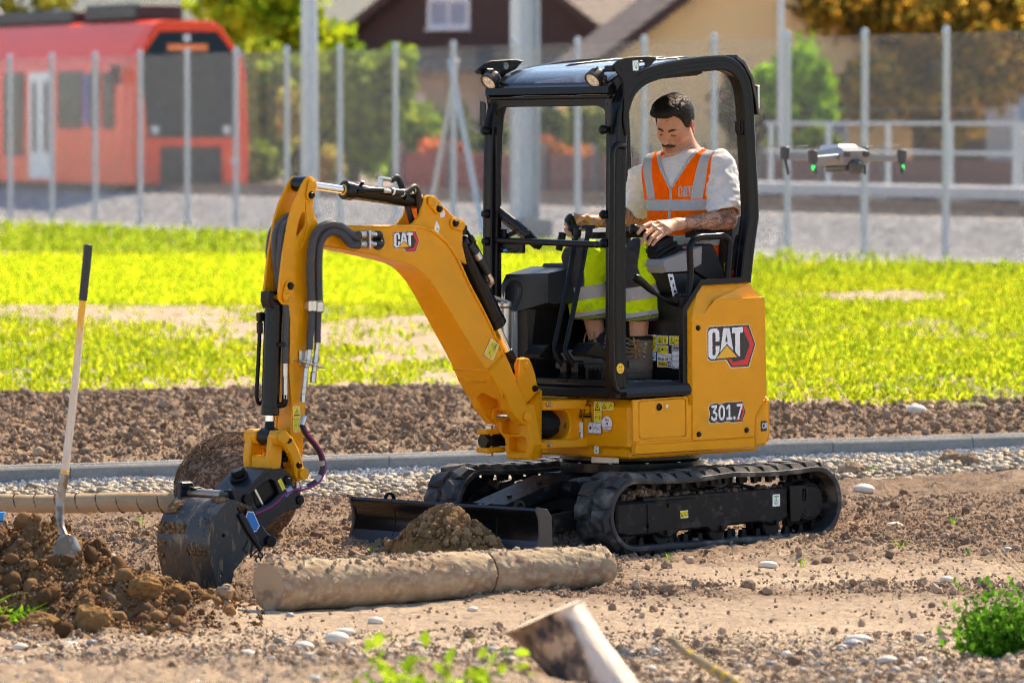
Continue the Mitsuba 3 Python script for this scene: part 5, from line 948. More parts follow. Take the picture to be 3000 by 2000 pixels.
E('stop_block', box((.72, .125, .49), (.075, .05, .034), .004), 'yellow_cast')

# ---- boom
def resample(p, n):
    p = np.asarray(p, float); s = np.r_[0, np.cumsum(np.linalg.norm(np.diff(p, axis=0), axis=1))]; t = np.linspace(0, s[-1], n); return np.stack([np.interp(t, s, p[:, 0]), np.interp(t, s, p[:, 1])], 1)
top_ = resample(spline(P3(TR['boom_top']), 6)[:, [0, 2]], 40); bot_ = resample(spline(P3(TR['boom_bot']), 6)[:, [0, 2]], 40)
def bw(x): return np.interp(x, [.9, 1.3, 2.05], [.118, .088, .043])
def boom_loft(grow=0.0, lo=0.0, hi=1.0, c=.006):
    v, n = [], 40
    for i in range(n):
        T_, B_ = top_[i] + (bot_[i] - top_[i]) * lo, top_[i] + (bot_[i] - top_[i]) * hi; w = bw((T_[0] + B_[0]) / 2) + grow; d = (B_ - T_) / np.linalg.norm(B_ - T_) * c
        for (q, y) in ((T_ + d, w), (T_, w - c), (T_, -w + c), (T_ + d, -w), (B_ - d, -w), (B_, -w + c), (B_, w - c), (B_ - d, w)): v.append((q[0], y, q[1]))
    f = []
    for i in range(n - 1):
        for k in range(8): k2 = (k + 1) % 8; f += [[i * 8 + k, i * 8 + k2, (i + 1) * 8 + k2], [i * 8 + k, (i + 1) * 8 + k2, (i + 1) * 8 + k]]
    for e in (0, (n - 1) * 8): f += [[e, e + a, e + a + 1] for a in range(1, 7)]
    return TM(v, f)
bm = num(EX + '__boom')
S(bm + '__beam', boom_loft(), 'yellow', 25); S(bm + '__flange', cat(boom_loft(.007, -.012, .055, .002), boom_loft(.005, .965, 1.012, .002)), 'yellow', 25)
cheek = [(1.03, .86), (.925, .935), (.842, .776), (.805, .71), (.790, .673), (.772, .656), (.770, .612), (.795, .589), (.832, .596), (.874, .638), (.908, .668), (.935, .74), (1.0, .80)]
for s in (1, -1): S(bm + '__cheek', xzplate(cheek, s * .072, s * .132, ch=.008), 'yellow_cast', 25); S(bm + '__foot_cap', cat(cyl((.80, s * .13, .634), (.80, s * .146, .634), .026, 22), cyl((.80, s * .146, .634), (.80, s * .147, .634), .003)), 'yellow', 40)
S(bm + '__foot_web', cat(hull([(1.028, y, .862) for y in (-.12, .12)] + [(.99, y, .80) for y in (-.12, .12)] + [(.96, y, .90) for y in (-.12, .12)] + [(.93, y, .83) for y in (-.1, .1)]), hull([(.995, y, .80) for y in (-.125, .125)] + [(.94, y, .72) for y in (.075, .125)] + [(.95, y, .80) for y in (-.12, .12)]), hull([(.995, y, .80) for y in (-.125, .125)] + [(.94, y, .72) for y in (-.075, -.125)] + [(.95, y, .80) for y in (-.12, .12)])), 'yellow_cast', 25)
S(bm + '__weld', tube([(1.034, -.118, .862), (1.038, 0, .864), (1.034, .118, .862)], .008, 8), 'yellow_cast', 60)
gus = [(a, b - (.01 if b > 1.4 else 0)) for a, b in TR['boom_gusset']]
for s in (1, -1): S(bm + '__bracket', xzplate(gus, s * .046, s * .064, [circ(TR['gusset_hole'][0], .021, 20)], .004), 'yellow', 30)
S(bm + '__bracket_web', xzplate([(1.38, 1.55), (1.30, 1.58), (1.22, 1.56), (1.15, 1.46), (1.2, 1.42), (1.3, 1.5)], -.046, .046), 'yellow')
def capsule(a, b, r, y0, y1):
    a, b = np.array(a), np.array(b); d = (b - a) / np.linalg.norm(b - a); n = np.array([-d[1], d[0]]); p = [a + r * (-d * math.sin(t) + n * math.cos(t)) for t in np.linspace(0, math.pi, 10)] + [b + r * (d * math.sin(t) - n * math.cos(t)) for t in np.linspace(0, math.pi, 10)]
    return xzplate(p, y0, y1, ch=.003)
for pn, bn in (('gusset_pin1', 'gusset_bolt1'), ('gusset_pin2', 'gusset_bolt2')):
    a, b = TR[pn][0], TR[bn][0]
    kk = S(bm + '__pin_flag', cat(capsule(a, b, .027, .066, .078), lathe([(.004, .0), (.016, .0), (.018, .002), (.020, .0)], (a[0], .078, a[1]), (a[0], .09, a[1]), 18), cyl((a[0], -.066, a[1]), (a[0], .068, a[1]), .018)), 'yellow', 30); S(kk + '__bolt', bolt((b[0], .078, b[1]), (0, 1, 0), .0145, .012), 'black_satin')
bq = np.array([-1, .047, 0.0]); xb = 1.571
logo(bm + '__badge', (xb, bw(xb) + .0022, 1.521), bq, (0, 0, 1), .150)
k = dec(bm + '__lashing_sticker', (1.31, .0645, 1.535), (-1, 0, 0), (0, 0, 1), [[(0, -.005), (.022, -.035), (.034, .0), (.013, .035)]], .001, 'white_ink'); dec(k + '__mark', (1.31, .0645, 1.535), (-1, 0, 0), (0, 0, 1), [circ((.018, -.008), .006, 12)], .0016, 'green_ink', {0: [circ((.018, -.008), .003, 8)]})
dv = np.array([-.49, .02, -.87]); dw_ = np.array([-.87, .0, .49])
xs = 1.048; w0 = bw(1.02) + .004
warn(bm + '__sticker', (.999 + .0, w0 + .002, .905), (-.545, .03, -.84) if False else (-.51, .03, .86), (.86, -.03, .51), .085, .06, [(.5, 0, .5, 1, 'tri'), (.5, 0, 0, 1, 'vline'), (0, 0, .5, 1, 'arm')])
# stick cylinder on top of the boom
a, b = np.array([1.329, 0, 1.66]), np.array([2.058, 0, 1.749]); d = (b - a) / np.linalg.norm(b - a)
sc_ = num(EX + '__stick_cylinder')
S(sc_ + '__barrel', cat(cyl(a + d * .06, a + d * .445, .0375, 30), cyl(a + d * .435, a + d * .485, .044, 30), cyl(a + d * .04, a + d * .09, .04, 26)), 'black_gloss', 40); S(sc_ + '__collar', cyl(a + d * .015, a + d * .06, .034, 24), 'yellow', 40); S(sc_ + '__rod', cyl(a + d * .47, b - d * .02, .0195, 24), 'chrome', 40); S(sc_ + '__rod_eye', cyl(b + (0, -.043, 0), b + (0, .043, 0), .036, 26), 'black_gloss', 40); S(sc_ + '__seal_ring', cyl(a + d * .484, a + d * .49, .026, 24), 'logo_yellow', 40)
side = np.array([0, 1, 0]); dn = np.cross(d, side)
q1, q2, q3 = a + d * .40 + side * .045, a + d * .30 + side * .062 + dn * .018, a + d * .17 + side * .066 + dn * .022
S(sc_ + '__elbow', tube(spline([a + d * .42 + side * .02, a + d * .42 + side * .05, a + d * .39 + side * .058 + dn * .008, q2]), .013, 10), 'black_gloss', 40); S(sc_ + '__port', cyl(a + d * .135 + side * .03, a + d * .135 + side * .058, .013), 'black_gloss', 40); S(sc_ + '__bleed_screw', cyl(a + d * .39 + (0, .02, .035), a + d * .39 + (0, .03, .05), .009), 'black_gloss', 40)
S(sc_ + '__fitting', cat(cyl(q2, q2 - d * .03, .013, 6), cyl(q2 - d * .03, q2 - d * .05, .010, 12)), 'zinc', 40); S(sc_ + '__fitting', cat(cyl(a + d * .262 + dn * .034, a + d * .262 + dn * .085, .012, 6), cyl(a + d * .262 + dn * .078 + d * .01, a + d * .20 + dn * .078, .011, 6)), 'zinc', 40)
S(sc_ + '__hose', cat(tube(spline([q2 - d * .05, q3, a + d * .09 + side * .055 + dn * .05, np.array([1.36, .03, 1.585]), np.array([1.33, .02, 1.53])], 6), .0165, 12), tube(spline([a + d * .20 + dn * .078, a + d * .15 + dn * .082, np.array([1.40, .0, 1.585]), np.array([1.37, 0, 1.53])], 6), .015, 12)), 'hose_black', 60)
for t, w in ((.245, .0175), (.185, .0175)): S(sc_ + '__hose_clip', cyl(a + d * t + side * .064 + dn * .02, a + d * (t - .01) + side * .064 + dn * .02, w + .001, 16), 'white_ink', 40)
S(sc_ + '__cable_tie', lathe([(.0172, 0), (.0186, 0), (.0186, .005), (.0172, .005)], a + d * .115 + side * .059 + dn * .038, a + d * .10 + side * .056 + dn * .045, 16), 'sign_yellow', 40)
# boom cylinder
a, b = np.array([.756, 0, .866]), np.array([1.154, 0, 1.543]); d = (b - a) / np.linalg.norm(b - a)
bc = num(EX + '__boom_cylinder')
S(bc + '__barrel', cat(cyl(a + d * .235, a + d * .70, .053, 32), cyl(a + d * .225, a + d * .275, .056, 32)), 'black_gloss', 40); S(bc + '__rod', cyl(a + d * .04, a + d * .26, .022, 24), 'chrome', 40); S(bc + '__rod_eye', cat(cyl(a + (0, -.03, 0), a + (0, .03, 0), .042, 26), cyl(a + d * .03, a + d * .09, .026, 20)), 'black_gloss', 40); S(bc + '__head_eye', cyl(b + (0, -.04, 0), b + (0, .04, 0), .04, 22), 'black_gloss', 40)
ex = np.array([-.862, 0, .507])
S(bc + '__pipe', cat(tube(spline([b - d * .07 + ex * .06 + (0, .02, 0), b - d * .13 + ex * .07 + (0, .02, 0), b - d * .27 + ex * .075 + (0, .03, 0), b - d * .33 + ex * .06 + (0, .03, 0)]), .008, 10), box(b - d * .06 + ex * .055, (.035, .04, .045), .005), cyl(b - d * .10 + ex * .065 + (0, .02, 0), b - d * .14 + ex * .07 + (0, .02, 0), .014, 6)), 'black_gloss', 40)
h0 = b - d * .12 + ex * .02 + (0, .05, 0)
S(bc + '__hose', tube(spline([h0, b - d * .2 + ex * .028 + (0, .062, 0), b - d * .29 + ex * .038 + (0, .062, 0)]), .017, 12), 'hose_black', 60); S(bc + '__fitting', cat(cyl(b - d * .29 + ex * .038 + (0, .062, 0), b - d * .335 + ex * .045 + (0, .06, 0), .013, 6), cyl(b - d * .335 + ex * .045 + (0, .06, 0), b - d * .36 + ex * .03 + (0, .03, 0), .015, 8), cyl(b - d * .17 + ex * .026 + (0, .060, 0), b - d * .205 + ex * .029 + (0, .063, 0), .0185, 16)), 'zinc', 40)

# ---- stick (dipper arm)
ar = num(EX + '__stick')
AP = sg.Polygon(TR['arm_plate']).buffer(0)
for s in (1, -1): S(ar + '__side_plate', xzplate(TR['arm_plate'], s * .045, s * .060, [TR['arm_hole']], .003), 'yellow', 30)
low = AP.intersection(sg.box(1.9, .3, 2.4, 1.16)).buffer(-.006); S(ar + '__box', xzplate(np.array(low.exterior.coords)[:-1], -.05, .05, ch=.004), 'yellow', 30)
web = AP.buffer(-.006).difference(shapely.affinity.translate(AP, .035, 0)).intersection(sg.box(1.9, 1.1, 2.4, 1.62)) if hasattr(shapely, 'affinity') else None
gs = list(getattr(web, 'geoms', [web])); gs = [q for q in gs if q.area > 3e-4]; S(ar + '__back_web', cat([xzplate(np.array(q.exterior.coords)[:-1], -.048, .048, ch=.002) for q in gs]), 'yellow', 30)
S(ar + '__pivot_boss', cat(cyl((2.0, -.066, 1.51), (2.0, .066, 1.51), .045, 26)), 'yellow', 40)
for pn, bn in (('arm_pin_top', 'arm_bolt_top'), ('arm_pin_mid', 'arm_bolt_mid')):
    a, b = TR[pn][0], TR[bn][0]; kk = S(ar + '__pin_flag', cat(capsule(a, b, .025, .061, .073), lathe([(.004, 0), (.014, 0), (.016, .002), (.018, 0)], (a[0], .073, a[1]), (a[0], .09, a[1]), 18), cyl((a[0], -.064, a[1]), (a[0], .064, a[1]), .018)), 'yellow', 30); S(kk + '__bolt', bolt((b[0], .073, b[1]), (0, 1, 0), .0145, .012), 'black_satin')
S(ar + '__doubler', xzplate([(2.062, 1.668), (2.05, 1.642), (2.045, 1.6), (2.02, 1.565), (2.02, 1.50), (2.11, 1.46), (2.14, 1.45), (2.10, 1.50), (2.082, 1.56), (2.092, 1.63), (2.088, 1.67)], .059, .067, ch=.004), 'yellow', 30)
S(ar + '__tip_boss', cyl((2.163, -.07, .429), (2.163, .07, .429), .036, 24), 'yellow', 40)
warn(ar + '__sticker', (2.178, .0605, .618), (-1, 0, 0), (0, 0, 1), .041, .118, [(0, .52, 1, .46, 'tri'), (0, .49, 1, .03, 'line'), (0, .1, .6, .3, 'arrow'), (.55, .08, .45, .36, 'man')])
# auxiliary hoses along the stick
def ph(n_, y): return [(x, y, z) for x, z in TR[n_]]
hA, hB = ph('hoseA', .105), ph('hoseB', .105)
for i in (0, 1): hA[i] = (*hA[i][:1], .098, hA[i][2]); hB[i] = (*hB[i][:1], .098, hB[i][2])
for hp in (hA, hB): E('auxiliary_hose', corrug(spline(hp, 10), .0185, .0095, 12), 'hose_grey', False)
for hp in (ph('hoseA2', .098)[:4], ph('hoseB2', .098)[:3]): E('auxiliary_hose', corrug(spline(hp, 10), .0160, .0095, 12), 'hose_grey', False)
for hp, r_ in ((ph('hoseA2', .095)[3:], .0135), (ph('hoseB2', .095)[2:], .0150)):
    for i in range(len(hp) - 1): E('coupling', cyl(hp[i], hp[i + 1], r_ * (1.0 if i % 2 else .8), 6 if i % 2 else 16), 'zinc', 40)
for (x, z), col in zip(TR['clampA'], (0, 1)): E('hose_clamp', cat(lathe([(.0175, -.022), (.024, -.022), (.024, .022), (.0175, .022)], (x, .100, z), (x, .100, z - .1), 20), box((x, .075, z), (.03, .03, .036), .003)), 'zinc', 40); E('clamp_rubber', cat(cyl((x, .1, z + .026), (x, .1, z + .020), .0215, 18), cyl((x, .1, z - .02), (x, .1, z - .026), .0215, 18)), 'hose_black', 40)
E('hose_bracket', cat(box((2.10, .095, .925), (.15, .06, .006), .002, rot((0, 1, 0), -14)), box((2.12, .07, .955), (.05, .006, .07), .002)), 'zinc')
E('hose_bracket', box((1.757, .098, 1.489), (.006, .055, .085), .002), 'zinc')
for z in (1.512, 1.468): E('boom_coupling', cat(cyl((1.80, .1, z), (1.765, .1, z), .016, 16), cyl((1.785, .1, z), (1.765, .1, z), .0175, 6), cyl((1.752, .1, z), (1.725, .1, z), .0165, 6), cyl((1.725, .1, z), (1.70, .1, z), .012, 14)), 'zinc', 40)
E('boom_port', cat(lathe([(.012, .004), (.034, .004), (.036, 0), (.036, -.01)], (1.66, bw(1.66) + .004, 1.475), (1.66, .12, 1.475), 24), tube(spline([(1.70, .1, 1.512), (1.68, .098, 1.51), (1.668, .085, 1.50), (1.665, .06, 1.49)]), .017, 10), tube(spline([(1.705, .1, 1.468), (1.68, .098, 1.468), (1.662, .085, 1.47), (1.655, .06, 1.475)]), .017, 10)), 'hose_black', 40)
for n2, r_ in (('far_h1', .0175), ('far_h2', .0165)): E('bucket_hose', corrug(spline(ph(n2, -.012 if n2 == 'far_h1' else .022), 10), r_, .0095, 12), 'hose_grey', False)
E('bucket_hose', corrug(spline(ph('far_h3', -.082), 10), .0165, .0095, 12), 'hose_grey', False); E('bucket_hose', corrug(spline(ph('cyl_side', .052)[:4], 10), .0155, .0095, 12), 'hose_grey', False)
E('coupling', cat(cyl((2.215, .052, .94), (2.216, .052, .87), .013, 14), cyl((2.216, .052, .87), (2.2185, .052, .77), .015, 6)), 'zinc', 40)
E('pipe_elbow', tube(spline([(2.2185, .052, .79), (2.219, .05, .755), (2.225, .045, .745), (2.25, .03, .742)]), .0145, 10), 'black_satin', 40)
pk_ = ph('pink', .11); E('tilt_hose', tube(spline(pk_[2:], 8), .0135, 12), 'hose_black', 60)
pz = spline(pk_[2:], 8); E('tilt_hose_stripe', tube(pz + np.array([-.006, .0105, -.004]), .0055, 6), 'pink', 60); E('tilt_hose_sleeve', cat(*[tube(pz[i:i + 6], .0142, 12) for i in (30, 44, 58, 70)]), 'grey_ink', 60)
E('coupling', cyl(pk_[0], pk_[2], .0125, 14), 'zinc', 40)
# bucket cylinder
a, b = np.array([2.235, 0, 1.235]), np.array([2.272, 0, .598]); d = (b - a) / np.linalg.norm(b - a)
cc = num(EX + '__bucket_cylinder')
S(cc + '__barrel', cat(cyl(a + d * .055, a + d * .535, .0415, 30), cyl(a + d * .50, a + d * .54, .0435, 30), cyl(a + d * .03, a + d * .07, .040, 24)), 'black_gloss', 40); S(cc + '__rod', cyl(a + d * .53, a + d * .58, .02, 20), 'chrome', 40); S(cc + '__rod_eye', cat(cyl(a + d * .565, b, .021, 18, r2=.03), cyl(b + (0, -.04, 0), b + (0, .04, 0), .042, 24)), 'black_satin', 40)
S(cc + '__head_eye', xzplate(ring([(2.285, 1.262), (2.215, 1.262), (2.20, 1.235), (2.205, 1.19), (2.275, 1.185), (2.29, 1.22)]), -.035, .035, [rrect(2.222, 1.222, 2.262, 1.248, .01)], .006), 'black_satin')
S(cc + '__pipe', cat(tube(spline([(x, -.045, z) for x, z in TR['cyl_tube']], 6), .0095, 10), box((2.276, -.045, 1.145), (.035, .03, .04), .004), cyl((2.282, -.045, 1.12), (2.283, -.045, 1.07), .015, 6)), 'black_satin', 40)
S(cc + '__port', cyl((2.225, .03, .742), (2.26, .02, .742), .015, 14), 'black_satin', 40); S(cc + '__hose_clip', box((2.225, .05, 1.02), (.06, .03, .02), .003), 'black_satin')
# linkage
lk = num(EX + '__linkage')
S(lk + '__cross_tube', cat(cyl((2.285, -.132, .598), (2.285, -.046, .598), .033, 24), cyl((2.285, .046, .598), (2.285, .105, .598), .033, 24)), 'yellow', 40)
idl = [(2.30, .63), (2.258, .632), (2.216, .595), (2.184, .545), (2.16, .492), (2.152, .458), (2.136, .44), (2.136, .412), (2.158, .398), (2.192, .402), (2.208, .432), (2.208, .468), (2.228, .51), (2.262, .552), (2.31, .57), (2.318, .60)]
for s in (1, -1): S(lk + '__guide_link', xzplate(idl, s * .076, s * .104, ch=.006), 'yellow', 30); S(lk + '__pin_cap', cyl((2.285, s * .104, .598), (2.285, s * .128, .598), .028, 22), 'yellow', 40); S(lk + '__pin_cap', cyl((2.163, s * .104, .429), (2.163, s * .122, .429), .027, 22), 'yellow', 40)
for x, z in ((2.245, .585), (2.185, .468)): S(lk + '__bolt', bolt((x, .104, z), (0, 1, 0), .012, .014), 'black_satin')
S(lk + '__bucket_link', cat(*[xzplate([(2.315, .60), (2.30, .63), (2.265, .63), (2.25, .60), (2.255, .50), (2.27, .40), (2.32, .40), (2.33, .50)], y0, y1, ch=.006) for y0, y1 in ((-.125, -.075), (.035, .072))], box((2.292, -.03, .46), (.05, .15, .11), .01)), 'yellow', 30)

# ---- tilting quick coupler and bucket
pr('black_cast', (0.010, 0.0115, 0.015), 0.36, spec=0.32)
qc = num(EX + '__quick_coupler')
S(qc + '__hood', hull([(2.348, y, .462) for y in (-.11, .11)] + [(2.40, y, .452) for y in (-.11, .11)] + [(2.515, y, .362) for y in (-.11, .11)] + [(2.50, y, .345) for y in (-.11, .11)] + [(2.35, y, .435) for y in (-.11, .11)]), 'black_cast', 30)
S(qc + '__hood', cat(hull([(x, y, z) for y in (-.11, -.06) for x, z in ((2.51, .36), (2.6, .30), (2.58, .28), (2.49, .34))])), 'black_cast')
for s in (1, -1): S(qc + '__side_plate', xzplate(TR['coupler_side'], s * .090, s * .112, [TR['coupler_hole']], .004), 'black_cast', 30)
S(qc + '__nut', cat(cyl((2.44, -.01, .405), (2.455, .0, .435), .045, 24), cyl((2.45, .0, .43), (2.462, .0, .458), .033, 6)), 'black_satin', 30)
S(qc + '__tilt_drum', cat(cyl((2.36, -.09, .34), (2.36, .088, .34), .085, 30), cyl((2.43, -.085, .27), (2.43, .085, .27), .05, 24)), 'black_satin', 40); S(qc + '__core', hull([(2.33, y, .43) for y in (-.09, .085)] + [(2.45, y, .37) for y in (-.09, .085)] + [(2.47, y, .26) for y in (-.09, .085)] + [(2.38, y, .2) for y in (-.09, .085)] + [(2.24, y, .30) for y in (-.09, .085)]), 'black_matt', 30)
S(qc + '__hook', xzplate(TR['hook'], -.018, .022, ch=.006), 'black_cast', 30); S(qc + '__bracket_plate', box((2.41, .09, .33), (.012, .006, .12), .001, rot((0, 1, 0), 32)), 'zinc')
for x, z in TR['dpins'][:2]: S(qc + '__pin', cat(cyl((x, .108, z), (x, .124, z), .021, 20), cyl((x, .124, z), (x, .128, z), .012, 6)), 'black_satin', 40)
S(qc + '__fitting', cyl((2.205, .118, .395), (2.205, .118, .365), .012, 6), 'zinc', 40); S(qc + '__fitting', cyl((2.3, .10, .315), (2.34, .10, .295), .013, 6), 'zinc', 40)
k = dec(qc + '__yellow_label', (2.318, .1122, .405), (-.5, 0, -.87), (.87, 0, -.5) if False else (-.87, 0, .5), [rc(0, -.0, .062, .022, .002)], .001, 'sign_yellow'); dec(qc + '__blue_label', (2.268, .1122, .348), (-1, 0, 0), (0, 0, 1), [circ((0, 0), .02, 18), circ((.025, .012), .018, 18)], .001, 'blue_ink'); dec(qc + '__warning_label', (2.262, .1122, .354), (-1, 0, 0), (0, 0, 1), [triangle(0, 0, .03)], .0018, 'orange_ink')
bk = num(EX + '__bucket')
bs = TR['bucket_side']; bsx = [(2.634, .338), (2.675, .330), (2.716, .298), (2.758, .240), (2.781, .168), (2.782, .108), (2.768, .04), (2.750, -.03), (2.733, -.085)]
shell_o = resample(spline([(x, 0, z) for x, z in bsx], 5)[:, [0, 2]], 30); inn = np.array([p + np.array([-.012, -.004]) for p in shell_o])
S(bk + '__shell', xzplate(np.vstack([shell_o, inn[::-1]]), -.19, .19, ch=.002), 'bucket_steel', 25)
sp2 = [tuple(p) for p in shell_o] + [(2.663, -.066), (2.642, .016), (2.584, .07), (2.517, .104), (2.496, .116), (2.549, .202), (2.598, .29)]
for s in (1, -1): S(bk + '__side_plate', xzplate(sp2, s * .176, s * .190, [circ((2.70, .18), .009, 10), circ((2.715, .0), .007, 10)], .003), 'bucket_steel', 30)
S(bk + '__top_plate', hull([(2.634, y, .338) for y in (-.185, .185)] + [(2.634, y, .326) for y in (-.185, .185)] + [(2.53, y, .30) for y in (-.185, .185)] + [(2.53, y, .285) for y in (-.185, .185)]), 'bucket_steel')
for s in (1, -1): S(bk + '__ear', xzplate(TR['ear'], s * .115, s * .150, ch=.005), 'black_cast', 30)
for x, z in TR['ear_pins']: S(bk + '__pin', cyl((x, -.165, z), (x, .168, z), .027, 24), 'black_satin', 40)
S(bk + '__lifting_bar', cat(cyl((2.60, -.175, .352), (2.60, .06, .352), .021, 20)), 'worn_steel' if pr('worn_steel', (0.32, 0.27, 0.23), 0.4, 0.7) else '', 40); S(bk + '__bar_hook', cat(xzplate([(2.66, .33), (2.655, .385), (2.63, .40), (2.585, .40), (2.57, .38), (2.60, .375), (2.575, .345), (2.58, .32)], -.20, -.17, ch=.005), box((2.63, -.18, .39), (.07, .05, .03), .008)), 'black_cast')
S(bk + '__seam', tube([(x, .1905, z) for x, z in resample(spline([(2.62, 0, .30), (2.585, 0, .26), (2.545, 0, .175), (2.49, 0, .095)])[:, [0, 2]], 16)], .006, 8), 'black_cast', 60); S(bk + '__edge_strip', xzplate([(2.735, -.085), (2.66, -.07), (2.655, -.055), (2.735, -.07)], -.19, .19), 'bucket_steel'); S(bk + '__flange', xzplate([(2.625, .27), (2.575, .19), (2.50, .10), (2.482, .108), (2.55, .215), (2.60, .285)], .19, .205, ch=.004), 'black_cast')
k = dec(bk + '__blue_plate', (2.505, .1512, .235), (-.45, 0, -.9) if False else (-.88, 0, .47), (.47, 0, .88), [[(-.028, .03), (-.028, -.045), (0, -.058), (.028, -.045), (.028, .03), (0, .05)]], .0012, 'white_ink'); dec(k + '__field', (2.505, .1512, .235), (-.88, 0, .47), (.47, 0, .88), [[(-.024, .027), (-.024, -.042), (0, -.053), (.024, -.042), (.024, .027), (0, .045)]], .0018, 'blue_ink')
words(bk + '__stamp', (2.60, .19, .115), (-.8, 0, -.6), (-.6, 0, .8), 'LV8', .05, .004, 'black_cast')
gg = np.random.default_rng(77)
def caked(n, y0, y1, t0, t1, size):
    t = gg.uniform(t0, t1, n); y = gg.uniform(y0, y1, n); i = np.clip((t * 29).astype(int), 0, 28); p = shell_o[i] + (shell_o[i + 1] - shell_o[i]) * ((t * 29) - i)[:, None]
    return np.stack([p[:, 0] + .002, y, p[:, 1]], 1), gg.uniform(.35, 1, n) * size
for spot in ((46, -.165, -.105, .13, .25, .020), (60, -.185, -.06, .36, .45, .016), (24, -.04, -.005, .37, .44, .014), (34, -.175, -.13, .52, .58, .013), (40, .02, .17, .57, .63, .014), (40, .06, .16, .03, .09, .02), (18, -.185, -.14, .64, .70, .012), (26, -.15, -.02, .86, .93, .013), (60, -.185, .185, .15, .65, .006), (26, .12, .18, .28, .42, .008)):
    p, s = caked(*spot); m, c = scatter(tiny, p, s[:, None] * np.array([.55, 1, 1.0]), rand_rot(len(p), gg), pick_colors([(0.20, 0.115, 0.055), (0.24, 0.145, 0.07), (0.16, 0.09, 0.045)], len(p), gg), gg); k = S(bk + '__caked_soil', m, 'mud', False, color=c); labels[k] = {'kind': 'stuff'}

# ================================================================ canopy and operator's place
pr('canopy_black', (0.005, 0.0055, 0.007), 0.28, spec=.2); pr('roof_black', (0.006, 0.006, 0.007), 0.16, coat=1.0)
cn = num(EX + '__canopy')
PROF = np.array([(-.85, -1), (-.3, -1), (-.25, -.93), (.25, -.93), (.3, -1), (.85, -1), (1, -.8), (1, -.3), (.93, -.25), (.93, .25), (1, .3), (1, .8), (.85, 1), (.3, 1), (.25, .93), (-.25, .93), (-.3, 1), (-.85, 1), (-1, .8), (-1, .3), (-.93, .25), (-.93, -.25), (-1, -.3), (-1, -.8)])
path = [(.495, .72), (.497, 1.2), (.490, 1.7), (.474, 2.00), (.452, 2.10), (.405, 2.178), (.33, 2.228), (.22, 2.258), (.05, 2.283), (-.12, 2.297), (-.22, 2.296), (-.295, 2.262), (-.345, 2.19), (-.365, 2.08), (-.378, 1.85), (-.394, 1.60), (-.385, 1.52), (-.362, 1.41), (-.335, 1.245)]
pp_ = spline([(x, 0, z) for x, z in path], 6)
for s in (1, -1):
    pz_ = pp_ + (0, s * .4375, 0); k = S(cn + '__side_frame', tube(pz_, 1.0, prof=PROF * np.array([.031, .036])), 'canopy_black', 30)
for s, yy in ((1, .395), (-1, -.40)):
    S(cn + '__inner_channel', bar((.512, yy, .76), (.49, yy, 2.02), .022, .03, .003, (0, 1, 0)), 'canopy_black'); S(cn + '__weld_bead', corrug(np.array([(.527, yy + s * .013, .80), (.505, yy + s * .013, 2.0)]), .0032, .03, 6, .5), 'canopy_black', False)
hole_ = [(.385, 1.90), (.385, 2.02), (.372, 2.06), (.35, 2.085), (.31, 2.098), (-.345, 2.098), (-.385, 2.085), (-.41, 2.055), (-.42, 2.01), (-.42, 1.90)]
S(cn + '__front_header', cat(yzplate([(-.445, 1.90), (-.445, 2.135), (.415, 2.135), (.415, 1.90)] + hole_, .478, .492, ch=.003), box((.497, -.012, 2.142), (.03, .86, .014), .004)), 'canopy_black')
S(cn + '__front_beam', hull([(x, y, z) for y in (-.445, .42) for x, z in ((.50, 2.150), (.525, 2.158), (.522, 2.19), (.495, 2.205), (.47, 2.19), (.47, 2.155))]), 'canopy_black')
roofc = [(.512, 2.192), (.482, 2.222), (.43, 2.250), (.35, 2.275), (.20, 2.298), (.0, 2.316), (-.20, 2.328), (-.33, 2.330)]
rs = spline([(x, 0, z) for x, z in roofc], 5)[:, [0, 2]]; rn = np.array([p - (0, .012) for p in rs])
i0 = int(np.argmin(np.abs(rs[:, 0] - .495))); i1 = int(np.argmin(np.abs(rs[:, 0] - .315)))
S(cn + '__roof_panel', cat(xzplate(np.vstack([rs[i1:], rn[i1:][::-1]]), -.405, .405, ch=.002), xzplate(np.vstack([rs[:i1 + 1], rn[:i1 + 1][::-1]]), -.405, -.285, ch=.002), xzplate(np.vstack([rs[:i1 + 1], rn[:i1 + 1][::-1]]), .375, .405, ch=.002), xzplate(np.vstack([rs[:i0 + 1], rn[:i0 + 1][::-1]]), -.285, .375, ch=.002)), 'roof_black', 40)
S(cn + '__roof_window', TM(*(lambda q: ([(x, y, z + .001) for x, z in q for y in (-.285, .375)], [[2 * i, 2 * i + 1, 2 * i + 3] for i in range(len(q) - 1)] + [[2 * i, 2 * i + 3, 2 * i + 2] for i in range(len(q) - 1)]))(rs[i0:i1 + 1])), 'tint', True)
for x0, x1, y in ((.24, -.2, .22), (.24, -.2, -.18), (.1, -.25, .02)): S(cn + '__roof_rib', tube([(x, y, np.interp(-x, -rs[:, 0], rs[:, 1]) + .002) for x in np.linspace(x0, x1, 12)], np.r_[.001, np.full(10, .007), .001], 6), 'roof_black', 60)
S(cn + '__roof_lining', xzplate([(.45, 2.20), (.30, 2.245), (.0, 2.272), (-.28, 2.282), (-.28, 2.26), (.0, 2.25), (.30, 2.222), (.44, 2.18)], -.38, -.3, ch=.005), 'plastic_dark')
S(cn + '__roof_tray', hull([(x, y, z) for y in (.18, .38) for x, z in ((.17, 2.262), (.12, 2.225), (-.10, 2.24), (-.14, 2.252), (-.12, 2.278), (.1, 2.275))]), 'black_satin'); S(cn + '__orange_tag', box((.11, .385, 2.245), (.03, .004, .02), .001), 'orange_ink')
S(cn + '__yellow_tag', box((.10, .46, 2.315), (.018, .01, .006), .001), 'sign_yellow')
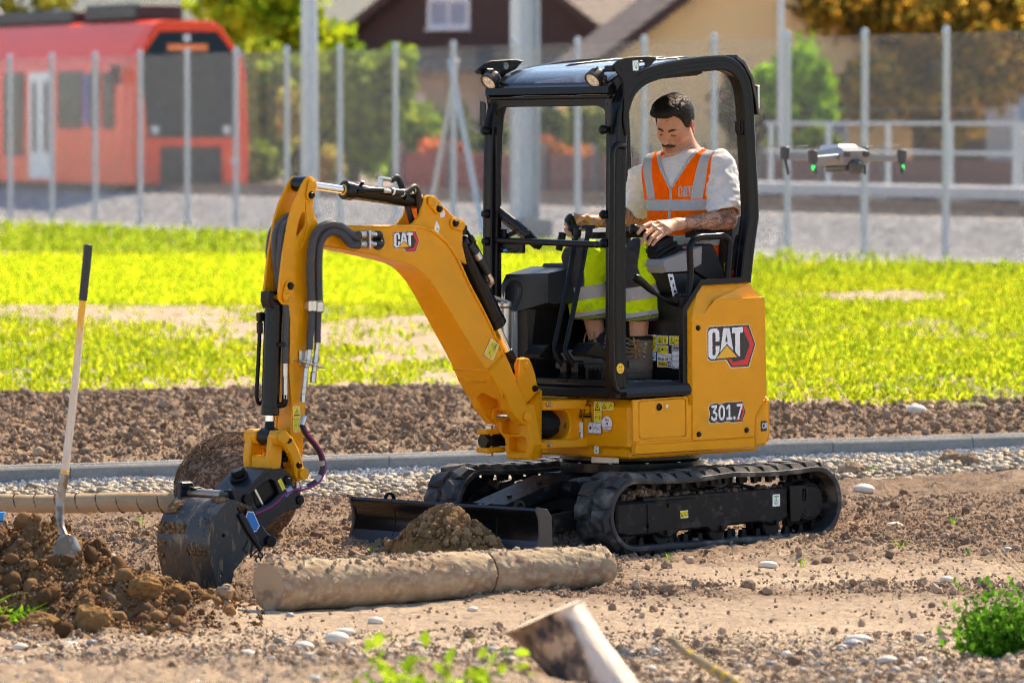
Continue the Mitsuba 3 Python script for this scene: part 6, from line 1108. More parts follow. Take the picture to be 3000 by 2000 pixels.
S(cn + '__rear_header', hull([(x, y, z) for y in (-.42, .42) for x, z in ((-.33, 2.322), (-.345, 2.31), (-.34, 2.288), (-.31, 2.288))]), 'canopy_black'); S(cn + '__rear_cover', xzplate([(-.29, 2.338), (-.345, 2.31), (-.40, 2.235), (-.432, 2.12), (-.44, 2.05), (-.428, 2.05), (-.415, 2.12), (-.385, 2.225), (-.335, 2.29), (-.28, 2.32)], .38, .465, ch=.004), 'roof_black', 30)
S(cn + '__rear_lamp', cat(box((-.455, .42, 2.135), (.02, .05, .115), .006)), 'zinc'); S(cn + '__rear_lamp_body', box((-.438, .42, 2.135), (.025, .055, .12), .006), 'black_satin')
S(cn + '__coat_hook', tube(spline([(-.335, .445, 2.03), (-.335, .445, 1.975), (-.322, .445, 1.962), (-.305, .445, 1.97), (-.30, .445, 2.02)], 6), np.linspace(.013, .009, 25), 8), 'black_satin', 40); S(cn + '__hook_plate', box((-.348, .44, 1.99), (.02, .02, .07), .004), 'black_satin')
nb = [(.545, 2.285), (.51, 2.310), (.46, 2.325), (.31, 2.332), (.25, 2.325), (.30, 2.282), (.36, 2.262), (.40, 2.225), (.43, 2.165), (.452, 1.962), (.462, 1.955), (.478, 2.03), (.470, 2.12), (.478, 2.21), (.515, 2.25)]
for s, hl in ((1, [circ((.352, 2.292), .021, 18)]), (-1, [circ((.36, 2.30), .018, 18)])): S(cn + '__gusset', xzplate(nb, s * .468, s * .478, hl, .003), 'canopy_black')
k = dec(cn + '__lashing_sticker', (.415, .4785, 2.262), *LEFT, [[(0, 0), (.036, .0), (.034, .05), (-.002, .046)]], .001, 'white_ink'); dec(k + '__mark', (.415, .4785, 2.262), *LEFT, [circ((.017, .032), .010, 14), circ((.02, .014), .006, 10)], .0016, 'green_ink', {0: [circ((.017, .032), .007, 12)]})
for y, sg2 in ((.335, 1), (-.40, -1)):
    lk2 = num(EX + '__work_light'); c0 = np.array([.535, y, 2.222]); dd = np.array([.80, .05, -.60]); dd /= np.linalg.norm(dd); bk0 = c0 - dd * .055
    S(lk2 + '__housing', lathe([(0, 0), (.026, 0), (.034, .012), (.036, .035), (.044, .042), (.046, .064), (.040, .068), (.037, .062)], bk0, c0, 28), 'plastic_dark', 30)
    for j in range(14):
        a = j / 14 * 2 * math.pi; Fm = frame(dd); o = Fm @ np.array([math.cos(a), math.sin(a), 0]); S(lk2 + '__fin', bar(bk0 + o * .033 + dd * .002, bk0 + o * .039 + dd * .04, .003, .012, .0008, o), 'plastic_dark') if j % 2 else None
    S(lk2 + '__lens', cyl(bk0 + dd * .058, bk0 + dd * .063, .038, 26), 'lens', 40)
    S(lk2 + '__led', cat(*[lathe([(0, .003), (.004, .002), (.006, 0)], bk0 + dd * .0632 + frame(dd) @ np.array([.019 * math.cos(a), .019 * math.sin(a), 0]), bk0 + dd * .08 + frame(dd) @ np.array([.019 * math.cos(a), .019 * math.sin(a), 0]), 10) for a in np.arange(6) * 1.047]), 'white_ink', 60)
    S(lk2 + '__mount', cat(bar(bk0, (.49, y + sg2 * .06, 2.272), .022, .012), box((.487, y + sg2 * .075, 2.272), (.05, .06, .03), .005), cyl((.487, y + sg2 * .06, 2.272), (.487, y + sg2 * .145, 2.272), .012)), 'black_satin'); S(lk2 + '__cable', tube(spline([bk0, bk0 + (-.02, sg2 * .03, -.03), (.50, y + sg2 * .055, 2.18), (.49, y + sg2 * .06, 2.10)], 5), .005, 6), 'hose_black', 60)
for s, y in ((1, .425), (-1, -.46)): S(cn + '__hinge_tab', yzplate([(y - .018, 2.005), (y + .014, 1.998), (y + .022, 2.02), (y + .026, 2.11), (y + .02, 2.125), (y - .012, 2.13)], .528, .535, [circ((y + .006, 2.105), .005, 8), circ((y, 2.025), .005, 8)], .001), 'plastic_dark')
for z in (1.985, 1.585, 1.452):
    for y in (.40, -.435): S(cn + '__rubber_stop', lathe([(0, 0), (.015, 0), (.019, .008), (.017, .018), (.022, .022), (.022, .03), (.014, .042), (0, .046)], (.515, y, z), (.56, y, z), 18), 'black_satin', 40)
S(cn + '__cross_bar', cyl((.50, -.45, 1.458), (.50, .40, 1.440), .0155, 18), 'canopy_black', 40); S(cn + '__cross_bar_clip', cyl((.50, .305, 1.4425), (.50, .318, 1.4422), .018, 16), 'hose_black', 40)
S(cn + '__grab_handle', tube(spline([(.47, .475, 1.905), (.515, .485, 1.912), (.553, .488, 1.90), (.565, .488, 1.86), (.566, .488, 1.80), (.572, .488, 1.5), (.578, .488, 1.1), (.575, .488, .88), (.570, .488, .81), (.558, .486, .77), (.53, .484, .752), (.49, .478, .753)], 6), .0145, 12), 'canopy_black', 60)
O_ = (.507 - .0, .471, .859); k = dec(cn + '__round_sticker', O_, *LEFT, [circ((0, 0), .0245, 28)], .0012, 'sign_yellow2' if pr('sign_yellow2', (0.85, 0.52, 0.005), .4) else ''); dec(k + '__smile', O_, *LEFT, [circ((-.006, .007), .0028, 10), circ((.006, .007), .0028, 10), [(.015 * math.cos(a), .015 * math.sin(a)) for a in np.radians(np.linspace(205, 335, 12))] + [(.0132 * math.cos(a), .0132 * math.sin(a)) for a in np.radians(np.linspace(335, 205, 12))]], .0018, 'black_ink')

# ---- floor, rear bulkhead, consoles, levers, seat
E('floor_plate', cat(box((.285, 0, .735), (.42, .90, .04), .008)), 'black_matt'); E('step_edge', hull([(x, y, z) for x in (.06, .485) for y, z in ((.43, .715), (.482, .718), (.492, .738), (.478, .765), (.452, .785), (.43, .785))]), 'plastic_dark', 20); E('front_edge', cat(box((.478, -.01, .738), (.03, .88, .05), .008), box((.472, -.015, .783), (.03, .86, .036), .006)), 'black_satin')
def mat_c(p, n, uv): return mix((0.035, 0.037, 0.042), (0.20, 0.175, 0.145), smoothstep(0.50, 0.75, fbm(p.x * 20, p.y * 20, p.z * 20, 3)))
pr('floor_mat', proc(mat_c), 0.7)
mk = E('floor_mat', box((.27, -.01, .770), (.39, .86, .024), .006), 'floor_mat')
gg = np.random.default_rng(3)
for i in range(9):
    for j in range(16):
        x, y = .10 + i * .042 + (j % 2) * .021, -.40 + j * .053
        if y > .1 or x < .2: S(mk + '__stud', plate(circ((x, y), .019, 6, .3), .7815, .7865, ch=.0015), 'floor_mat')
for j in range(30): S(mk + '__edge_tooth', box((.09 + .013 * j, .438, .7835), (.008, .014, .006), .001), 'floor_mat') if j < 28 else None
E('seat_base', cat(box((-.16, .0, .965), (.40, .83, .47), .02), box((-.12, -.02, 1.19), (.42, .5, .05), .015)), 'black_satin')
fr_ = lambda y, z: (.0415, y, z)
for y0, z0, w, h, cells in ((.088, .915, .145, .083, [(0, .5, .25, .5, 'book'), (.25, .5, .25, .5, 'tri'), (.5, .5, .25, .5, 'tri'), (.75, .5, .25, .5, 'arm'), (0, 0, .25, .5, 'book'), (.25, 0, .25, .5, 'book'), (.5, 0, .25, .5, 'tri'), (.75, 0, .25, .5, 'arm'), (0, .5, 1, 0, 'line'), (.25, 0, 0, 1, 'vline'), (.5, 0, 0, 1, 'vline'), (.75, 0, 0, 1, 'vline')]), (.237, .954, .076, .042, [(0, 0, .5, 1, 'tri'), (.5, 0, .5, 1, 'man'), (.5, 0, 0, 1, 'vline')]), (.320, .952, .078, .043, [(0, 0, .5, 1, 'tri'), (.5, 0, .5, 1, 'arrow'), (.5, 0, 0, 1, 'vline')]), (.237, .907, .077, .042, [(0, 0, .35, 1, 'tri'), (.33, 0, .33, 1, 'dot'), (.66, 0, .34, 1, 'book')])): warn(EX + '__sticker', fr_(y0, z0), *FRONT, w, h, cells)
warn(EX + '__sticker', fr_(.152, .872), *FRONT, .078, .042, [(0, 0, .5, 1, 'man'), (.5, 0, 0, 1, 'vline'), (.5, 0, .5, 1, 'book')], 'white_ink', 'blue_ink'); k = dec(EX + '__grey_sticker', fr_(.108, .865), *FRONT, [rc(0, 0, .04, .05)], .0012, 'grey_ink')
O_ = fr_(.236, .843); k = dec(EX + '__service_sticker', O_, *FRONT, [rc(0, 0, .10, .066)], .0012, 'white_ink'); dec(k + '__band', O_, *FRONT, [[(.005, .004), (.073, .004), (.073, .028), (.005, .028)]], .0018, 'logo_yellow'); dec(k + '__band', O_, *FRONT, [[(.03, .054), (.095, .054), (.095, .060), (.03, .060)]], .0018, 'logo_yellow'); dec(k + '__black_box', O_, *FRONT, [[(.074, .004), (.096, .004), (.096, .028), (.074, .028)], [(.015, .012), (.023, .012), (.023, .02), (.015, .02)], [(.007, .034), (.010, .034), (.014, .044), (.012, .05), (.008, .045)]], .0018, 'black_ink')
words(k + '__telephone', fr_(.251, .876), *FRONT, '0848 228 228', .0135, .002, 'black_ink', True, .72); words(k + '__service', fr_(.240, .898), *FRONT, 'SERVICE', .0055, .002, 'grey_ink', False); words(k + '__name', fr_(.262, .8545), *FRONT, 'avesco', .0105, .0026, 'black_ink', True, .85); words(k + '__badge', fr_(.311, .853), *FRONT, 'CAT', .012, .0028, 'white_ink', True, .72)
O_ = fr_(.338, .838); k = dec(EX + '__service_sheet', O_, *FRONT, [rc(0, 0, .056, .112)], .0012, 'grey_ink'); dec(k + '__table', O_, *FRONT, [rc(.005, .062 - .024 * i, .051, .082 - .024 * i, .001) for i in range(3)] + [[(.02, .006), (.044, .006), (.044, .016), (.02, .016)]], .0018, 'white_ink'); words(k + '__heading', fr_(.351, .934), *FRONT, 'Service', .009, .002, 'black_ink', True, .8)
# near console with joystick
cl = num(EX + '__left_console')
def cons(poly, y0, y1, tap=.02): a = np.array(poly); c = a.mean(0); return hull([(x, y0, z) for x, z in a] + [(x, y1, z) for x, z in a] + [(*(c + (q - c) * .93),)[:1] + (y1 + tap,) + (*(c + (q - c) * .93),)[1:] for q in a])
upc = [(.105, 1.362), (.115, 1.335), (.098, 1.298), (-.06, 1.300), (-.155, 1.335), (-.16, 1.425), (-.03, 1.385), (.0, 1.37)]
S(cl + '__upper', cons(upc, .22, .335), 'plastic_grey', 25)
S(cl + '__rear', cons([(-.13, 1.415), (-.165, 1.432), (-.235, 1.43), (-.33, 1.245), (-.22, 1.245), (-.10, 1.30)], .22, .33), 'plastic_dark', 25)
S(cl + '__lower', cons([(.09, 1.298), (-.10, 1.30), (-.22, 1.246), (-.13, 1.14), (-.06, 1.135), (.03, 1.21)], .22, .325), 'plastic_dark', 25)
O_ = (.055, .347, 1.215); k = dec(cl + '__lock_sticker', O_, (-.42, 0, -.91), (.91, 0, -.42), [rc(-.08, -.045, .035, -.002)], .001, 'white_ink') if False else dec(cl + '__lock_sticker', (0, .346, 0), *LEFT, [[(-.072, 1.292), (-.038, 1.292), (-.004, 1.182), (-.038, 1.182)]], .001, 'white_ink')
dec(k + '__mark', (0, .346, 0), *LEFT, [rc(-.058, 1.262, -.042, 1.276), rc(-.034, 1.200, -.016, 1.214), [(-.043, 1.238), (-.037, 1.248), (-.031, 1.238), (-.037, 1.226)]], .0016, 'black_ink')
for i in range(4): S(cl + '__boot_fold', hull([(x * (1 - .12 * i) + .0 + .018 * i, .27 + y * (1 - .13 * i), 1.362 + .019 * i + z - x * .33) for x in (-.085, .085) for y in (-.055, .055) for z in (0, .02)] + [(x * .8 * (1 - .12 * i) + .018 * i, .27 + y * 1.12 * (1 - .13 * i), 1.37 + .019 * i - x * .33) for x in (-.085, .085) for y in (-.055, .055)]), 'black_matt', 30)
S(cl + '__boot_top', hull([(.045 + x, .268 + y, 1.435 + z - x * .3) for x in (-.055, .05) for y in (-.035, .035) for z in (-.02, .02)] + [(.075, .265, 1.475), (.02, .265, 1.478)]), 'black_matt', 40)
S(cl + '__joystick', cat(tube(spline([(.03, .266, 1.43), (.075, .264, 1.457), (.12, .260, 1.478), (.165, .256, 1.496), (.20, .252, 1.508), (.222, .25, 1.512)], 5), np.interp(np.linspace(0, 1, 26), [0, .3, .6, .85, .96, 1], [.022, .020, .022, .027, .022, .006]), 16)), 'black_satin', 60)
S(cl + '__safety_lever', tube(spline([(-.16, .37, 1.13), (-.06, .37, 1.128), (.03, .37, 1.14), (.12, .37, 1.172), (.19, .37, 1.21)], 6), .009, 10), 'black_satin', 60); S(cl + '__lever_knob', tube(spline([(.18, .37, 1.202), (.22, .37, 1.228), (.27, .37, 1.262), (.302, .37, 1.278), (.318, .37, 1.28)], 5), np.interp(np.linspace(0, 1, 21), [0, .15, .7, .92, 1], [.010, .015, .022, .018, .004]), 14), 'black_satin', 60)
S(cl + '__grab_bar', tube(spline([(.045, .44, 1.12), (.022, .44, 1.20), (.010, .44, 1.30), (.014, .44, 1.405), (-.006, .44, 1.448), (-.05, .44, 1.466), (-.12, .44, 1.468), (-.205, .44, 1.469), (-.243, .44, 1.452), (-.253, .44, 1.41), (-.240, .44, 1.30), (-.232, .44, 1.24)], 6), .0165, 14), 'canopy_black', 60)
S(cl + '__armrest', hull([(x, y, z) for x in (-.13, -.33) for y in (.26, .335) for z in (1.462, 1.488)] + [(-.14, .3, 1.495), (-.32, .3, 1.495)]), 'black_matt', 30)
# far console
cr2 = num(EX + '__right_console')
S(cr2 + '__hood', hull([(.44, y, z) for y, z in ((-.47, 1.19), (-.40, 1.29), (-.10, 1.30), (-.10, 1.16))] + [(.25, y, z) for y, z in ((-.47, 1.27), (-.42, 1.325), (-.10, 1.325), (-.10, 1.16))] + [(.30, -.47, 1.08), (.46, -.46, 1.08), (.40, -.10, 1.15), (.36, -.3, 1.09)]), 'plastic_dark', 20)
S(cr2 + '__body', hull([(x, y, z) for x in (.02, .44) for y in (-.47, -.25) for z in (.78, 1.12)] + [(x, y, 1.2) for x in (.1, .40) for y in (-.46, -.22)]), 'black_satin', 20); S(cr2 + '__box', box((.20, -.23, 1.315), (.13, .22, .05), .01), 'plastic_dark')
S(cr2 + '__inner_panel', box((.25, -.242, .96), (.32, .008, .34), .003), 'black_matt')
k = dec(cr2 + '__control_sticker', (.30, -.237, 1.05), *LEFT, [rc(0, .03, .145, .115), rc(.05, -.05, .145, .028)], .0012, 'white_ink'); dec(k + '__mark', (.30, -.237, 1.05), *LEFT, [[(.015 + .024 * i, .04 + .022 * j), (.026 + .024 * i, .04 + .022 * j), (.026 + .024 * i, .052 + .022 * j), (.015 + .024 * i, .052 + .022 * j)] for i in range(5) for j in range(3)] + [[(.06 + .03 * i, -.04 + .024 * j), (.075 + .03 * i, -.04 + .024 * j), (.075 + .03 * i, -.028 + .024 * j), (.06 + .03 * i, -.028 + .024 * j)] for i in range(3) for j in range(2)], .0018, 'grey_ink')
S(cr2 + '__joystick', cat(tube(spline([(.075, -.285, 1.40), (.082, -.284, 1.455), (.098, -.282, 1.50), (.115, -.281, 1.535), (.13, -.28, 1.556), (.137, -.28, 1.562)], 5), np.interp(np.linspace(0, 1, 26), [0, .3, .6, .85, .96, 1], [.024, .021, .022, .028, .022, .006]), 16)), 'black_satin', 60)
S(cr2 + '__boot', lathe([(.06, 0), (.055, .02), (.05, .03), (.045, .05), (.03, .075), (.024, .08)], (.06, -.285, 1.33), (.08, -.285, 1.43), 22), 'black_matt', 40); S(cr2 + '__armrest', hull([(x, y, z) for x in (-.02, -.32) for y in (-.33, -.24) for z in (1.455, 1.485)]), 'black_matt', 30)
S(cr2 + '__small_lever', tube(spline([(.12, -.37, 1.40), (.112, -.365, 1.44), (.104, -.36, 1.475), (.102, -.36, 1.482)], 5), np.linspace(.017, .021, 16), 12), 'black_satin', 40); S(cr2 + '__mount', box((.06, -.30, 1.30), (.2, .12, .08), .02), 'black_satin')
# monitor
mo = num(EX + '__monitor'); mc = np.array([.42, -.335, 1.52]); mr = np.array([-.05, .865, -.50]); mr /= np.linalg.norm(mr); mu = np.array([-.82, -.28, -.5]); mu -= mr * (mu @ mr); mu /= np.linalg.norm(mu); mn = np.cross(mr, mu)
S(mo + '__case', box(mc, (.27, .16, .035), .008, np.array([mr, mu, mn]).T), 'plastic_dark')
for i in range(4):
    for j in range(2): S(mo + '__back_rib', box(mc + mr * (-.095 + .062 * i) + mu * (-.036 + .072 * j) - mn * .020 * (1 if (mn @ np.array([1, 0, 0])) < 0 else -1), (.055, .064, .010), .004, np.array([mr, mu, mn]).T), 'plastic_dark')
S(mo + '__bracket', cat(bar(mc + (0, 0, -.02), (.47, -.42, 1.455), .04, .02), box((.478, -.40, 1.46), (.016, .09, .10), .004), box((.475, -.33, 1.42), (.02, .2, .05), .008), cyl((.485, -.40, 1.49), (.492, -.40, 1.49), .012), cyl((.485, -.40, 1.42), (.492, -.40, 1.42), .012)), 'black_satin'); S(mo + '__wiring', cat(tube(spline([(.49, -.38, 1.42), (.50, -.34, 1.405), (.49, -.28, 1.41), (.48, -.24, 1.43)], 6), .006, 6), tube(spline([(.49, -.41, 1.42), (.485, -.425, 1.36), (.485, -.425, 1.2), (.48, -.42, .95)], 6), .0075, 6)), 'hose_black', 60); S(mo + '__blue_plug', box((.50, -.335, 1.408), (.012, .028, .014), .003), 'blue_ink')
# travel levers and pedals
tl = num(EX + '__travel_levers')
for dy, dx in ((0.0, .0), (.075, -.005)):
    o = np.array([dx, dy, 0]); S(tl + '__lever', tube(spline([np.array(p) + o for p in ((.352, .015, 1.51), (.375, .015, 1.42), (.435, .015, 1.20), (.505, .015, .965), (.515, .02, .93), (.505, .03, .90), (.475, .045, .85), (.465, .05, .80))], 6), .0125, 12), 'canopy_black', 60)
    S(tl + '__grip', cat(hull([np.array(p) + o for p in ((.35, -.035 if dy == 0 else -.022, 1.512), (.35, .030 if dy == 0 else .055, 1.512), (.34, -.035 if dy == 0 else -.02, 1.528), (.34, .028 if dy == 0 else .05, 1.528), (.372, -.03 if dy == 0 else -.02, 1.512), (.372, .028 if dy == 0 else .05, 1.514), (.362, -.03 if dy == 0 else -.02, 1.53), (.36, .026 if dy == 0 else .046, 1.53))]), cyl(np.array((.352, .015, 1.475)) + o, np.array((.35, .015, 1.515)) + o, .018, 14)), 'black_satin', 40)
    S(tl + '__gaiter', cat(*[box(np.array((.46, .05, .787 + .012 * j)) + o, (.075 - .006 * j, .062 - .006 * j, .007), .002) for j in range(5)]), 'black_matt'); S(tl + '__lever_foot', box(np.array((.465, .05, .855)) + o, (.05, .045, .06), .006), 'black_satin')
def pedal(o, key):
    o = np.array(o); p = [(.0, -.05), (.02, .05)]; m = hull([o + q for q in ((.06, -.055, .0), (.06, .055, .0), (.005, -.06, .045), (.005, .06, .045), (-.03, -.055, .048), (-.03, .055, .048), (-.10, -.05, -.02), (-.10, .05, -.02), (.052, -.05, -.012), (.052, .05, -.012), (-.1, .05, -.032), (-.1, -.05, -.032))])
    k = S(tl + '__pedal', m, 'black_satin', 20)
    for i in range(4): S(k + '__rib', bar(o + (.05 - .03 * i, -.05, -.008), (*(o + (.02 - .03 * i, .05, -.012)),), .004, .02), 'black_satin')
pedal((.53, -.055, .915), 'l'); pedal((.44, .175, .925), 'r')
S(tl + '__pedal_arm', cat(bar((.35, .19, .90), (.30, .24, .862), .02, .03), bar((.3, .24, .862), (.26, .27, .865), .02, .035), box((.42, .20, .83), (.11, .012, .085), .003)), 'black_satin'); E('floor_bracket', cat(box((.43, .20, .815), (.008, .14, .055), .002), *[box((.43, .145 + .03 * i, .846), (.008, .018, .012), .002) for i in range(5)]), 'black_satin')
# seat
st = num(EX + '__seat')
S(st + '__cushion', hull([(x, y, z) for x, z in ((-.40, 1.17), (-.40, 1.235), (.02, 1.245), (.045, 1.22), (.03, 1.18)) for y in (-.21, .235)] + [(x, y, z) for x, z in ((-.36, 1.255), (.0, 1.265)) for y in (-.15, .18)]), 'black_matt', 40)
S(st + '__backrest', hull([(x, y, z) for x, z in ((-.435, 1.20), (-.50, 1.22)) for y in (-.20, .255)] + [(x, y, z) for x, z in ((-.475, 1.70), (-.53, 1.69)) for y in (-.19, .245)] + [(-.50, y, 1.80) for y in (-.13, .18)] + [(-.535, y, 1.6) for y in (-.17, .22)] + [(-.43, y, 1.5) for y in (-.15, .2)]), 'seat_fabric' if pr('seat_fabric', (0.045, 0.045, 0.048), .75) else '', 40)
S(st + '__recline_lever', cat(tube(spline([(-.43, .30, 1.30), (-.435, .30, 1.38), (-.46, .295, 1.45), (-.475, .29, 1.46)], 5), [.02] * 16, 8), box((-.46, .28, 1.34), (.05, .03, .14), .01)), 'plastic_dark', 40); S(st + '__buckle', box((-.38, .29, 1.31), (.03, .02, .05), .008), 'logo_yellow')
# grease pump beside the boom foot
gp = num(EX + '__grease_pump')
S(gp + '__cylinder', cat(cyl((.64, -.20, .88), (.64, -.20, 1.14), .034, 26), cyl((.64, -.2, 1.14), (.64, -.2, 1.165), .04, 26)), 'zinc', 40); S(gp + '__handle', bar((.715, -.20, 1.195), (.60, -.20, 1.16), .03, .012), 'zinc'); S(gp + '__bracket', box((.575, -.20, .98), (.035, .02, .28), .003), 'galv_dark')
S(gp + '__hose', tube(spline([(x, -.20, z) for x, z in TR['ghose']], 6), .0105, 12), 'hose_black', 60); S(gp + '__fitting', cat(cyl((.64, -.20, 1.165), (.64, -.20, 1.215), .011, 6), cyl((.578, -.2, 1.12), (.58, -.2, 1.06), .011, 6), cyl((.58, -.2, 1.06), (.58, -.2, 1.03), .006, 8)), 'zinc', 40)
E('front_deck', cat(box((.40, -.2, .72), (.14, .5, .05), .01)), 'yellow')
E('engine_cover', box((-.30, -.02, 1.02), (.24, .84, .4), .03), 'black_satin')
E('rear_light', box((-.40, .36, 1.275), (.04, .12, .045), .006), 'red_ink')

# ================================================================ the worker
def npdot(a, b): return np.einsum('ij,j->i', a, np.asarray(b, a.dtype))
class SDF:
    """Distances to primitives joined smoothly; all in the excavator's frame."""
    def cone(self, p, a, b, ra, rb):
        a, b = np.asarray(a, np.float32), np.asarray(b, np.float32); d = b - a; q = p - a; t = np.clip(q @ d / max(float(d @ d), 1e-9), 0, 1)
        return np.linalg.norm(q - t[:, None] * d, axis=1) - (ra + (rb - ra) * t)
    def ell(self, p, c, r, R=None):
        q = p - np.asarray(c, np.float32)
        if R is not None: q = q @ np.asarray(R, np.float32)
        r = np.asarray(r, np.float32); k0 = np.linalg.norm(q / r, axis=1); k1 = np.linalg.norm(q / (r * r), axis=1); return k0 * (k0 - 1) / np.maximum(k1, 1e-6)
sd_ = SDF()
def smin(a, b, k): h = np.clip(0.5 + 0.5 * (b - a) / k, 0, 1); return b + (a - b) * h - k * h * (1 - h)
def smax(a, b, k): return -smin(-a, -b, k)
def mesh_sdf(fn, lo, hi, h):
    """Surface nets over a grid that is evaluated only near the surface."""
    lo, hi = np.asarray(lo, float), np.asarray(hi, float); B = 8; nb = np.ceil((hi - lo) / (h * B)).astype(int); n = nb * B
    cc = np.stack(np.meshgrid(*[(np.arange(k) + .5) * B * h for k in nb], indexing='ij'), -1).reshape(-1, 3) + lo
    dc = fn(cc.astype(np.float32)); act = np.abs(dc) < B * h * 1.25
    G = np.repeat(np.repeat(np.repeat(np.where(dc.reshape(nb) > 0, 1.0, -1.0).astype(np.float32), B, 0), B, 1), B, 2)
    off = np.stack(np.meshgrid(*[np.arange(B)] * 3, indexing='ij'), -1).reshape(-1, 3); bi = np.argwhere(act.reshape(nb))
    idx = (bi[:, None] * B + off[None]).reshape(-1, 3)
    for s in range(0, len(idx), 400000):
        q = idx[s:s + 400000]; G[q[:, 0], q[:, 1], q[:, 2]] = fn((lo + (q + .5) * h).astype(np.float32))
    s = G < 0; c8 = [(i, j, k) for i in (0, 1) for j in (0, 1) for k in (0, 1)]
    sh = lambda A, o: A[o[0]:n[0] - 1 + o[0], o[1]:n[1] - 1 + o[1], o[2]:n[2] - 1 + o[2]]
    cnt = sum(sh(s, o).astype(np.int8) for o in c8); cells = np.argwhere((cnt > 0) & (cnt < 8)); vid = -np.ones(n - 1, int); vid[tuple(cells.T)] = np.arange(len(cells))
    acc, num_ = np.zeros((len(cells), 3)), np.zeros(len(cells)); val = {o: G[cells[:, 0] + o[0], cells[:, 1] + o[1], cells[:, 2] + o[2]] for o in c8}
    for a in c8:
        for ax in range(3):
            if a[ax]: continue
            b = list(a); b[ax] = 1; va, vb = val[a], val[tuple(b)]; cr = (va < 0) != (vb < 0); t = np.where(cr, va / np.where(cr, va - vb, 1), 0)
            e = np.array(a, float)[None] + np.eye(3)[ax][None] * t[:, None]; acc[cr] += e[cr]; num_[cr] += 1
    V = lo + (cells + .5 + acc / np.maximum(num_, 1)[:, None]) * h; F = []
    for ax in range(3):
        u, w = (ax + 1) % 3, (ax + 2) % 3; d = np.eye(3, dtype=int); A = s[tuple(slice(1, n[k] - 1) if k != ax else slice(0, n[k] - 1) for k in range(3))]; Bq = s[tuple(slice(1, n[k] - 1) if k != ax else slice(1, n[k]) for k in range(3))]
        e = np.argwhere(A != Bq); base = e.copy(); base[:, u] += 1; base[:, w] += 1
        g_ = lambda du, dw: vid[tuple((base - d[u] * du - d[w] * dw).T)]
        q = np.stack([g_(1, 1), g_(0, 1), g_(0, 0), g_(1, 0)], 1); fl = A[tuple(e.T)]; q[~fl] = q[~fl][:, ::-1]; q = q[(q >= 0).all(1)]; F += [q[:, [0, 1, 2]], q[:, [0, 2, 3]]]
    m = TM(V, np.vstack(F)); return m
# joints
PEL, HL, HR = np.array([-.345, .02, 1.30]), np.array([-.35, .11, 1.295]), np.array([-.335, -.085, 1.295])
KL, KR, AL, AR_ = np.array([.065, .152, 1.362]), np.array([.205, -.112, 1.362]), np.array([.085, .152, .93]), np.array([.125, -.09, .95])
NB, SL, SR = np.array([-.365, .03, 1.875]), np.array([-.418, .205, 1.800]), np.array([-.262, -.155, 1.775])
EL, WL, ER, WR = np.array([-.372, .305, 1.543]), np.array([-.048, .283, 1.527]), np.array([-.36, -.30, 1.56]), np.array([-.015, -.272, 1.538])
HC = np.array([-.288, .030, 2.005]); HS = 1.09
Rh = rot((0, 0, 1), 19) @ rot((0, 1, 0), 29) @ rot((1, 0, 0), -6)          # the head: turned, bowed, tilted; columns forward, left, up
def head_local(p): return ((p - HC.astype(np.float32)) @ Rh.astype(np.float32)) / HS
def head_sdf(p):
    q = head_local(p); c = sd_.cone
    d = sd_.ell(q, (-.012, 0, .035), (.096, .076, .092))
    d = smin(d, sd_.ell(q, (.028, 0, -.030), (.066, .062, .078)), .03)
    d = smin(d, c(q, (.070, 0, -.098), (.066, 0, -.100), .021, .021), .028)
    for s in (-1, 1):
        d = smin(d, c(q, (-.004, s * .054, -.052), (.060, s * .020, -.096), .018, .018), .028)
        d = smin(d, c(q, (.056, s * .040, -.022), (.030, s * .058, -.020), .022, .018), .022)
    d = smin(d, c(q, (.076, -.034, .024), (.076, .034, .024), .013, .013), .016)
    for s in (-1, 1):
        d = smax(d, -(np.linalg.norm(q - np.array([.106, s * .032, .006], np.float32), axis=1) - .017), .012)
        d = smin(d, np.linalg.norm(q - np.array([.0765, s * .032, .005], np.float32), axis=1) - .0145, .004)
    d = smin(d, c(q, (.087, 0, .014), (.114, 0, -.026), .0085, .0125), .010); d = smin(d, c(q, (.097, -.013, -.033), (.097, .013, -.033), .0095, .0095), .007)
    d = smin(d, sd_.ell(q, (.080, 0, -.058), (.018, .030, .022)), .012)
    d = smin(d, c(q, (.090, -.015, -.0605), (.090, .015, -.0605), .0065, .0065), .006); d = smin(d, c(q, (.089, -.013, -.0735), (.089, .013, -.0735), .0078, .0078), .006)
    d = smax(d, -c(q, (.098, -.019, -.0668), (.098, .019, -.0668), .0028, .0028), .003)
    for s in (-1, 1):
        Re = rot((0, 0, 1), s * 22) @ rot((0, 1, 0), 12)
        e = sd_.ell(q, (-.014, s * .0815, -.004), (.021, .0085, .034), Re); e = smax(e, -sd_.ell(q, (-.010, s * .0905, .001), (.012, .009, .020), Re), .004)
        d = smin(d, e, .005)
    return d * HS
LHF = [[(.06, .268, 1.530), (.104, .262, 1.533), (.163, .275, 1.520), (.205, .283, 1.490)], [(.055, .285, 1.522), (.105, .285, 1.513), (.171, .300, 1.482), (.205, .308, 1.442)], [(.045, .302, 1.512), (.088, .302, 1.496), (.150, .318, 1.467), (.177, .322, 1.437)], [(.035, .315, 1.500), (.071, .315, 1.482), (.126, .327, 1.457), (.153, .327, 1.433)]]
RHF = [[(.02, -.300, 1.556), (.055, -.318, 1.568), (.098, -.325, 1.558), (.128, -.303, 1.540)], [(.02, -.308, 1.543), (.055, -.327, 1.543), (.108, -.328, 1.528), (.128, -.292, 1.512)], [(.02, -.308, 1.525), (.055, -.325, 1.518), (.110, -.326, 1.500), (.122, -.285, 1.484)], [(.02, -.303, 1.508), (.055, -.317, 1.495), (.106, -.318, 1.478), (.113, -.282, 1.466)]]
